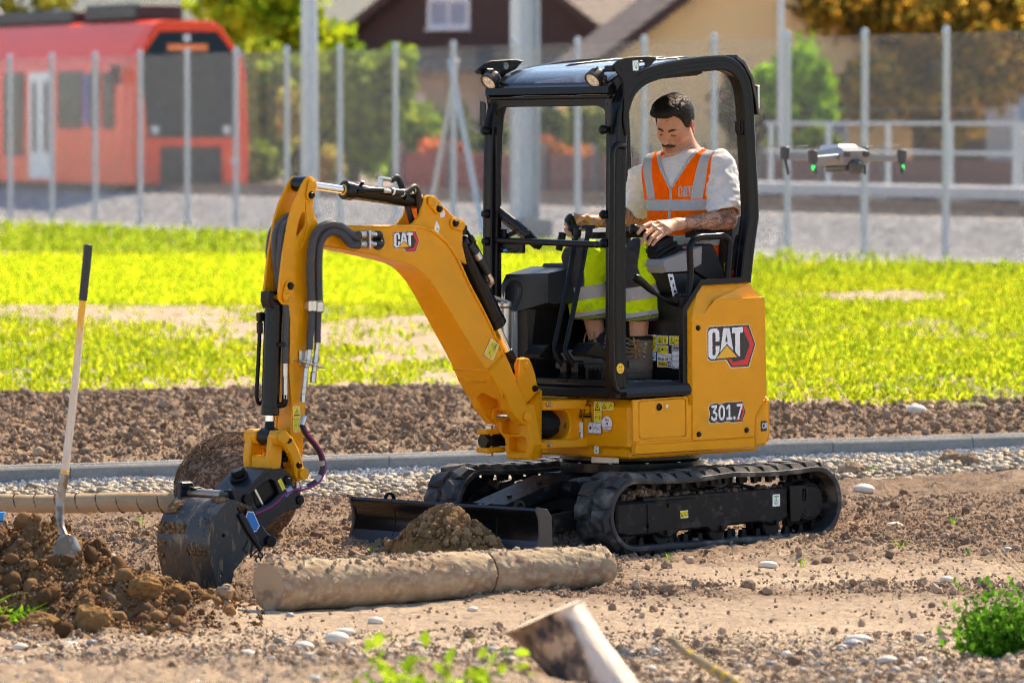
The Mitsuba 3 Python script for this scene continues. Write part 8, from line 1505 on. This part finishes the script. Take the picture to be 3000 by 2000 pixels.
put(wt + '__root_ball', TM(v * (.292, .28, .268) + RC, m.faces), 'jute', True)
g = np.random.default_rng(8); ms = []; cs = []
for i in range(1500):
    d0 = g.normal(size=3); d0 /= np.linalg.norm(d0); tv = np.cross(d0, g.normal(size=3)); tv /= np.linalg.norm(tv); L = g.uniform(.12, .5); q = []
    for s in np.linspace(-.5, .5, 6): w = d0 + tv * L * s + np.cross(d0, tv) * .16 * math.sin(9 * s + i); w /= np.linalg.norm(w); q.append(RC + w * (.292, .28, .268) * (1.0 + .035 * math.cos(4 * s + i) + .012))
    mm_ = tube(np.array(q), .0017, 3, caps=False); ms.append(mm_); cs.append(np.repeat(pick_colors([(0.19, 0.125, 0.08), (0.12, 0.078, 0.05), (0.26, 0.18, 0.12)], 1, g), len(mm_.vertices), 0))
k = put(wt + '__jute_fibres', cat(ms), 'clod', False, color=np.vstack(cs)); labels[k] = {'kind': 'stuff'}
def burlap_c(p, n, uv): return mix((0.50, 0.365, 0.225), (0.34, 0.235, 0.14), dr.clip(fbm(p.x * 12, p.y * 12, p.z * 12, 3) * .9 + .35 * (noise(p.x * 220, p.y * 90, p.z * 220) - .5), 0, 1))
pr('burlap', proc(burlap_c), .95, spec=.1, sheen=.2)
T0, T1 = np.array((-1.578, 26.250, 0.154)), np.array((-2.926, 26.550, 0.139)); n = 200; tv = np.linspace(0, 1, n); pth = T0 + (T1 - T0) * tv[:, None] + np.c_[0 * tv, 0 * tv, .006 * np.sin(tv * 9)]
wr = (tv * 13.3) % 1.0; put(wt + '__trunk_wrap', tube(pth, (.048 - .008 * tv) * (1 + .06 * (wr < .08) + .05 * wr + .03 * (meshkit.noise(np.c_[tv * 60, 0 * tv, 0 * tv], 2) - .5)), 26), 'burlap', 35)
for i in range(13):
    c0 = T0 + (T1 - T0) * (i + .06) / 13.3; Fm = frame(T1 - T0); th = np.linspace(0, 2 * np.pi, 25); put(wt + '__binding', tube(np.array([c0 + Fm @ np.array([.0485 * math.cos(a), .0485 * math.sin(a), .016 * math.sin(a + .5)]) * (1 - .008 * i / 13 / .048) for a in th]), .004, 5), 'jute', 60)

# ---- soil pushed up in front of the blade
hz_ = thing('soil_heap', 'small heap of orange brown soil pushed up against the excavator blade', 'soil heap')
def heap(cx, cy, rx, ry, h, n=70):
    u = np.linspace(-1, 1, n); X, Y = np.meshgrid(u, u, indexing='ij'); r = np.sqrt(X * X + Y * Y); p = np.stack([X * 3, Y * 3, 0 * X], -1)
    Z = h * np.clip(1 - r * (.8 + .5 * meshkit.fbm(p, 2, 4)), -.05, 1) ** .75 if False else h * np.clip(1.12 - r - .25 * (meshkit.fbm(p, 2, 4) - .5), 0, 1) ** .8 * (1 + .5 * (meshkit.fbm(p * 3, 3, 9) - .5)) - .05 * (r > .95)
    v = np.stack([cx + X * rx, cy + Y * ry, Z - .015], -1).reshape(-1, 3); f = [[i * n + j, (i + 1) * n + j, (i + 1) * n + j + 1, i * n + j + 1] for i in range(n - 1) for j in range(n - 1)]; f = np.array(f); return TM(v, np.vstack([f[:, [0, 1, 2]], f[:, [0, 2, 3]]]))
def heap_c(p, n, uv): return mix((0.18, 0.095, 0.034), (0.31, 0.175, 0.068), fbm(p.x * 26, p.y * 26, p.z * 26, 3)) * (.8 + .4 * noise(p.x * 120, p.y * 120, p.z * 120))
bump('heap_soil', diffuse(proc(heap_c), .95, .1), dirt_relief, 2e-3)
put(hz_ + '__mass', heap(1.43, .26, .24, .34, .245), 'heap_soil', True, M=MM); g = np.random.default_rng(14)
y = g.normal(.26, .16, 900); x = 1.43 + g.normal(0, .09, 900); r = np.hypot((x - 1.43) / .24, (y - .26) / .34); z = .245 * np.clip(1.1 - r, 0, 1) ** .8
m, c = scatter(tiny + clods, np.c_[x, y, z - .002], (.006 + .022 * g.uniform(size=900) ** 3)[:, None] * np.ones((900, 3)), rand_rot(900, g), pick_colors([(0.25, 0.15, 0.07), (0.30, 0.185, 0.09), (0.19, 0.11, 0.052)], 900, g), g); k = put(hz_ + '__crumbs', m, 'mud', False, M=MM, color=c); labels[k] = {'kind': 'stuff'}

# ---- stump and branch in the foreground
def stump_c(p, n, uv):
    a = fbm(p.x * 30 + p.z * 16, p.y * 14, p.z * 14 - p.x * 8, 3); b = fbm(p.x * 70, p.y * 30, p.z * 30, 3)
    return mix(mix((0.055, 0.042, 0.038), (0.20, 0.125, 0.085), smoothstep(.35, .55, a)), (0.50, 0.33, 0.20), smoothstep(.57, .70, a) * .9 + 0 * b)
def stump_sunlit(p, n, uv):
    bare = smoothstep(-.02, .03, (p.x - .215) + (p.z - .30) * .62 + .10 * (fbm(p.x * 16, p.y * 16, p.z * 9, 3) - .5)); return mix(stump_c(p, n, uv), mix((0.62, 0.50, 0.40), (0.70, 0.62, 0.53), fbm(p.x * 60, p.y * 60, p.z * 12, 3)), bare)  # debarked pale wood, with the sunlit right side painted into the colour
bump('stump_wood', diffuse(proc(stump_sunlit), .7, .25), lambda p, n, uv: fbm(p.x * 50 + p.z * 20, p.y * 30, p.z * 20, 3) * .008, 2e-3)
pr('cut_wood', (0.62, 0.50, 0.36), .8)
stp = thing('tree_stump', 'weathered tree trunk piece with pale flared sawn end leaning in the foreground', 'stump')
S0, S1 = np.array((0.111, 17.700, 0.393)), np.array((0.522, 17.500, -0.140)); ax = (S1 - S0) / np.linalg.norm(S1 - S0); n, nj = 40, 44; th = np.arange(nj) / nj * 2 * np.pi; Fm = frame(ax, (0, 1, 0)); v = []
cutn = np.array([-.404, .06, .914]); cutn /= np.linalg.norm(cutn)
for i in range(n + 1):
    t = i / n; c = S0 + (S1 - S0) * t; fl = 1 + .28 * math.exp(-t * 9); R_ = .108 * fl * (1 + .10 * np.sin(th * 3 + 1) * math.exp(-t * 3) + .05 * np.sin(th * 5)); pts = c + (Fm @ np.array([np.cos(th) * R_, np.sin(th) * R_, 0 * th])).T
    pts = pts + ax * (-(((pts - S0) @ cutn) / (ax @ cutn)) * math.exp(-t * 6))[:, None] * (1 if i else 1); pts = pts + (pts - c) * (.10 * (meshkit.fbm(pts * 9, 2, 3) - .5))[:, None]; v.append(pts)
v = np.vstack(v); f = [[i * nj + j, i * nj + (j + 1) % nj, (i + 1) * nj + (j + 1) % nj] for i in range(n) for j in range(nj)] + [[i * nj + j, (i + 1) * nj + (j + 1) % nj, (i + 1) * nj + j] for i in range(n) for j in range(nj)]
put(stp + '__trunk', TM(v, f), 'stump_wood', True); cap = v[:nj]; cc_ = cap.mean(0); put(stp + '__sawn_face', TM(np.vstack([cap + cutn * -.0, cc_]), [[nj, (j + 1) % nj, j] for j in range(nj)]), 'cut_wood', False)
put(stp + '__splinter', hull([cap[np.argmin(cap[:, 0])] + d for d in ((0, .02, 0), (.06, -.02, .03), (.06, .04, .03), (-.035, 0, -.012), (.05, 0, .012))]), 'cut_wood')
br = thing('branch', 'short mossy branch with yellow lichen lying beside the stump', 'branch')
def lichen_c(p, n, uv): return mix((0.20, 0.165, 0.11), (0.50, 0.33, 0.02), smoothstep(.50, .66, fbm(p.x * 26, p.y * 26, p.z * 26, 3)))
pr('lichen', proc(lichen_c), .9); bp = spline([(0.528, 18.000, 0.284), (0.567, 17.900, 0.256), (0.628, 17.700, 0.232), (0.691, 17.500, 0.207), (0.792, 17.300, 0.146)], 8); put(br + '__stem', tube(bp, np.linspace(.013, .021, len(bp)) * (1 + .25 * (meshkit.noise(bp * 30, 3) - .5)), 12), 'lichen', True); put(br + '__twig', tube(spline([bp[12], bp[12] + (.03, 0, .03), bp[12] + (.05, 0, .045)]), np.linspace(.007, .003, 17), 6), 'lichen', True)

LUMPS = ['brown lump of soil just past the cracked end of the log', 'brown lump of soil second from the cracked end of the log', 'single brown lump of soil in the sandy patch below the track', 'tall brown lump of soil behind the rear end of the track', 'big brown lump of soil on the pale gravel strip, the first from the track', 'big brown lump of soil on the pale gravel strip, the farther from the track',
         'brown lump of soil touching the front of the near track', 'brown lump of soil between the root ball and the blade', 'brown lump of soil just beyond the far end of the blade', 'small brown lump of soil in the sand near the bright green plant', 'small brown lump of soil under the middle of the near track', 'small brown lump of soil in the rough ground right of the track']
STONES = ['pale stone in front of the log, the larger of a close pair', 'flat pale stone left of the close pair in front of the log', 'pale stone below the spoil heap in the gravel', 'pale stone behind the larger stone of the close pair', 'small pale stone under the middle of the log', 'pale stone in the gravel left of the bright green plant', 'grey stone touching the pale one left of the bright green plant', 'pale stone in the soil right of the rear of the track', 'big pale stone beyond the kerb in the tilled soil', 'pale stone upright in the soil above the bright green plant',
          'grey pebble under the sawn end of the log', 'pale flat stone in front of the near track', 'pale stone in the rough soil at the far right beyond the track', 'pale stone in the sand below the middle of the log', 'grey stone near the dry stalks', 'pale stone near the lower picture edge below the spoil heap', 'pale stone at the lower left corner', 'pale stone between the branch and the bright green plant', 'pale stone hard by the sawn face of the stump', 'pale stone at the lower edge below the bright green plant']
SPROUTS = ['green grass sprout beside the wrapped trunk near the bucket', 'green grass sprout just right of the bucket', 'green grass sprout in the sand below the rear of the track', 'green grass sprout in the rough soil at the right', 'green grass sprout in the soil above the bright green plant', 'green grass sprout in front of the wrapped trunk', 'green grass sprout under the front of the near track', 'green grass sprout by the gravel strip right of the track']
# ---- plants near the camera
g = np.random.default_rng(5)
def leaf_plant(key, label, pts, n, size, pal, seed, cate='plant', stems=0):
    g = np.random.default_rng(seed); key = thing(key, label, cate); P_ = np.array(pts); base = P_[g.integers(0, len(P_), n)]; off = g.normal(0, 1, (n, 3)) * size[1]; off[:, 2] = np.abs(off[:, 2]) * size[2]; pos = base + off
    R = rand_rot(n, g); R = np.einsum('nij,jk->nik', R, np.eye(3)); s = size[0] * g.uniform(.6, 1.3, n); bs = np.array([[0, 0, 0], [.30, .38, .06], [.22, .75, .04], [0, 1, -.04], [-.22, .75, .04], [-.30, .38, .06]])
    v = (np.einsum('nij,kj->nki', R, bs) * s[:, None, None] + pos[:, None]).reshape(-1, 3); b = np.arange(n)[:, None] * 6; f = np.concatenate([b + q for q in ([0, 1, 5], [1, 2, 4], [1, 4, 5], [2, 3, 4])], 0)
    put(key + '__leaves', TM(v, f), 'leaf', False, color=np.repeat(pick_colors(pal, n, g, .2), 6, 0))
    st_ = [tube(spline([q_ - (0, 0, .05), (q_ * .4 + e * .6) + g.normal(0, .01, 3), e], 4), np.linspace(.003, .0015, 9), 5) for q_, e in ((P_[g.integers(len(P_))], pos[g.integers(n)]) for _ in range(stems or 40))]
    put(key + '__stems', cat(st_), 'plant_stem' if 'm_plant_stem' in scene or pr('plant_stem', (0.13, 0.17, 0.04), .8) else '', True); return key
def on_ground(l): return [(x, y, float(gz(np.array([x]), np.array([y]))[0]) + .01) for x, y in l]
leaf_plant('clover_bush', 'lush bright green small leaved plant on the gravel slope at the picture edge', on_ground([(1.72, 20.1), (1.77, 20.25), (1.82, 20.05), (1.88, 20.3), (1.95, 20.1), (2.03, 20.25), (1.88, 19.95), (1.78, 19.95)]), 2600, (.030, .055, 1.7), [(0.10, 0.26, 0.02), (0.15, 0.33, 0.03), (0.07, 0.19, 0.015)], 61, stems=70)
leaf_plant('lime_plant', 'blurred lime green leafy plant poking into the lower picture edge', on_ground([(-.44 + .055 * i, 15.75 + .1 * math.sin(i * 3), ) for i in range(9)]), 300, (.048, .03, 3.1), [(0.28, 0.44, 0.02), (0.36, 0.50, 0.035)], 62)
kk = thing('weed_tuft', 'blurred bright green weed growing on the face of the spoil heap', 'plant')
xg, yg = g.uniform(-2.08, -1.87, 90), g.uniform(21.7, 21.95, 90); m, c = blades(90, xg, yg, gz(xg, yg) - .01, g.uniform(.05, .13, 90), g.uniform(.012, .022, 90), g, .8, [(0.16, 0.34, 0.02), (0.24, 0.44, 0.03)]); COUNT[kk] = 0; put(kk, m, 'leaf', False, color=c)
dsk = thing('dry_stalks', 'two dry straw stalks rising out of the bright green plant', 'stalk'); pr('straw', (0.55, 0.42, 0.24), .8)
for a, b, c in (((1.787, 20.200, 0.422), (1.839, 20.100, 0.364), (1.930, 20.000, 0.278)), ((1.810, 20.200, 0.419), (1.870, 20.100, 0.352), (1.930, 20.000, 0.297))): put(dsk + '__stalk', tube(spline([a, b, c], 6), np.linspace(.002, .0045, 13), 6), 'straw', True)
for i, (px, py) in enumerate(((-1.398, 26.409), (-0.657, 25.561), (1.322, 24.766), (2.188, 27.082), (1.826, 25.561), (-1.868, 27.361), (0.705, 24.999), (2.080, 31.343))):
    kk = thing('grass_sprout', SPROUTS[i], 'plant', 'grass sprouts in the bare soil'); n_ = 7; xx, yy = px + g.normal(0, .012, n_), py + g.normal(0, .012, n_); m, c = blades(n_, xx, yy, gz(xx, yy) - .005, g.uniform(.03, .07, n_), g.uniform(.004, .007, n_), g, .35, [(0.22, 0.42, 0.02)]); COUNT[kk] = 0; put(kk, m, 'leaf', False, color=c)

# ---- single lumps and stones
for i, (xy, r, lab) in enumerate((((-1.678, 24.027), .075, 'dark upright lump of earth behind the spoil heap near the bucket'), ((-1.653, 21.532), .10, 'slab sided lump of orange earth on the face of the spoil heap'), ((-1.481, 22.085), .085, 'large rounded lump of orange earth at the foot of the spoil heap'), ((-1.379, 22.345), .07, 'split lump of orange earth next to the bucket'), ((-1.863, 21.546), .085, 'broad lump of earth at the crest of the spoil heap beside the shovel'), ((-1.199, 22.781), .05, 'grey lump of earth at the sawn end of the log'))):
    kk = thing('earth_lump', lab, 'earth lump'); m = blob(3, .36, 1.3, 200 + i); m = TM(np.asarray(m.vertices) * (1 + .22 * (meshkit.fbm(np.asarray(m.vertices) * 5, 2, i) - .5))[:, None], m.faces); r *= .8; COUNT[kk] = 0; put(kk, TM(np.asarray(m.vertices) * (r, r, r * (1.1 if i < 2 else .8)) + (*xy, float(gz(np.array([xy[0]]), np.array([xy[1]]))[0]) + r * .45), m.faces), 'heap_soil' if i < 5 else 'soil', 30)
for i, (xy, r) in enumerate((((0.610, 23.452), .045), ((0.664, 23.281), .05), ((1.019, 23.574), .042), ((1.941, 31.190), .085), ((2.572, 31.972), .08), ((2.677, 31.908), .07), ((0.388, 23.839), .06), ((-1.038, 29.325), .05), ((-0.486, 29.875), .05), ((1.601, 23.662), .04), ((0.877, 26.409), .04), ((2.002, 28.537), .035))):
    kk = thing('soil_lump', LUMPS[i], 'soil lump', 'dry brown lumps of soil on the worked ground'); m = blob(3, .38, 1.3, 230 + i); m = TM(np.asarray(m.vertices) * (1 + .25 * (meshkit.fbm(np.asarray(m.vertices) * 5, 2, i) - .5))[:, None], m.faces); r *= .8; COUNT[kk] = 0; put(kk, TM(np.asarray(m.vertices) * (r, r, r * .75) + (*xy, float(gz(np.array([xy[0]]), np.array([xy[1]]))[0]) + r * .4), m.faces), 'tilled', 25)
def stone_c(p, n, uv): return mix((0.44, 0.40, 0.34), (0.62, 0.58, 0.52), fbm(p.x * 14, p.y * 14, p.z * 14, 3))
pr('pale_stone', proc(stone_c), .65); pr('grey_stone', (0.27, 0.28, 0.30), .65)
g = np.random.default_rng(19)
for i, (xy, r) in enumerate((((-0.670, 20.868), .045), ((-0.788, 20.598), .04), ((-1.696, 20.896), .035), ((-0.649, 21.118), .03), ((-0.163, 22.571), .022), ((1.345, 21.146), .04), ((1.308, 20.868), .04), ((1.918, 29.735), .05), ((2.594, 35.026), .06), ((1.912, 23.928), .03), ((-0.907, 22.255), .02), ((1.164, 24.766), .035), ((1.900, 27.082), .035), ((-0.550, 21.948), .03), ((2.322, 25.561), .025), ((-0.976, 20.078), .03), ((-1.878, 20.800), .03), ((1.072, 20.598), .035), ((0.075, 19.827), .035), ((1.376, 19.952), .03))):
    kk = thing('stone', STONES[i], 'stone', 'rounded river stones in the dirt'); m = blob(3, .09, .9, 260 + i); COUNT[kk] = 0; put(kk, TM((np.asarray(m.vertices) * (r * g.uniform(.9, 1.4), r, r * .62)) @ rot((0, 0, 1), g.uniform(-40, 40)).T + (*xy, float(gz(np.array([xy[0]]), np.array([xy[1]]))[0]) + r * .28), m.faces), 'grey_stone' if i in (6, 10, 14) else 'pale_stone', True)
bb = thing('blue_container', 'bright blue plastic container just inside the picture edge above the spoil heap', 'container'); pr('blue_plastic', (0.01, 0.30, 0.75), .35); cb = np.array((-2.295, 24.200, 0.213)); put(bb + '__body', lathe([(0, 0), (.034, 0), (.037, .005), (.040, .085), (.036, .09), (0, .09)], cb - (0, 0, .045), cb + (0, 0, .1), 24), 'blue_plastic', 40); put(bb + '__rim', lathe([(.038, .0), (.043, .002), (.043, .012), (.038, .014)], cb + (0, 0, .035), cb + (0, 0, .1), 24), 'blue_plastic', 40)

# ---- the drone
pr('drone_grey', (0.42, 0.43, 0.45), .38); pr('drone_dark', (0.05, 0.05, 0.053), .45); pr('drone_mid', (0.20, 0.205, 0.215), .4)
dn_ = thing('drone', 'grey quadcopter drone with green lights hovering right of the cab', 'drone')
DM = np.eye(4); DM[:3, :3] = 1.25 * rot((0, 0, 1), -158) @ rot((1, 0, 0), 2); DM[:3, 3] = (1.309, 21.600, 1.844)
def D_(k, m, bs, sm=30, **kw): return put(dn_ + '__' + k, m, bs, sm, M=DM, **kw)
D_('body', cat(hull([(y, x, z) for y, x, z in ((-.055, .09, .0), (.055, .09, .0), (-.045, .10, .022), (.045, .10, .022), (-.05, -.11, .0), (.05, -.11, .0), (-.035, -.10, .03), (.035, -.10, .03), (-.035, .05, .036), (.035, .05, .036), (-.04, .08, -.022), (.04, .08, -.022), (-.04, -.1, -.02), (.04, -.1, -.02))])), 'drone_mid', 25); D_('battery', hull([(y, x, z) for y, x, z in ((-.036, -.105, .026), (.036, -.105, .026), (-.03, -.10, .046), (.03, -.10, .046), (-.034, .04, .036), (.034, .04, .036), (-.028, .025, .046), (.028, .025, .046))]), 'drone_grey', 25)
D_('camera', cat(box((0, .095, -.028), (.042, .04, .042), .012), cyl((0, .11, -.028), (0, .122, -.028), .014)), 'drone_dark'); D_('vision_sensor', cat(cyl((-.033, .093, .012), (-.033, .104, .012), .010), cyl((.033, .093, .012), (.033, .104, .012), .010)), 'drone_dark', 40); D_('belly', box((0, -.0, -.03), (.06, .15, .02), .008), 'drone_dark')
led = {'type': 'area', 'radiance': {'type': 'rgb', 'value': [0.004, 0.22, 0.03]}}
for s in (-1, 1):
    for fr2, (mx, my, mz) in ((1, (.155, .105, -.004)), (-1, (.140, -.135, .014))):
        ak = D_('arm', bar((s * .045, my * .62, .004), (s * mx, my, mz), .016, .022, .005), 'drone_mid'); D_('motor', cat(cyl((s * mx, my, mz - .012), (s * mx, my, mz + .028), .0155, 18)), 'drone_dark', 40)
        for b_ in (0, 1):
            a = .35 * s + (.9 if fr2 > 0 else .1) + b_ * math.pi; d = np.array([math.cos(a), math.sin(a), .03]); n = np.array([-math.sin(a), math.cos(a), 0]); o = np.array([s * mx, my, mz + .030]); D_('propeller', hull([o + d * r_ + n * w + (0, 0, h) for r_, w0, w1 in ((.008, -.005, .005), (.04, -.013, .010), (.09, -.009, .008), (.118, -.003, .004)) for w, h in ((w0, -.0012 - .1 * w0), (w1, .0012 - .12 * w1))]), 'drone_mid', 30)
        D_('leg', bar((s * mx, my, mz - .008), (s * (mx - .006), my + .012, mz - (.045 if fr2 > 0 else .06)), .010, .007, .002), 'drone_dark')
        if fr2 > 0: lk_ = D_('lamp', TM(np.asarray(blob(2, 0, 1, 1).vertices) * (.007, .007, .010) + (s * mx, my + .004, mz - .026), blob(2, 0, 1, 1).faces), 'drone_dark', True); scene[lk_]['emitter'] = led
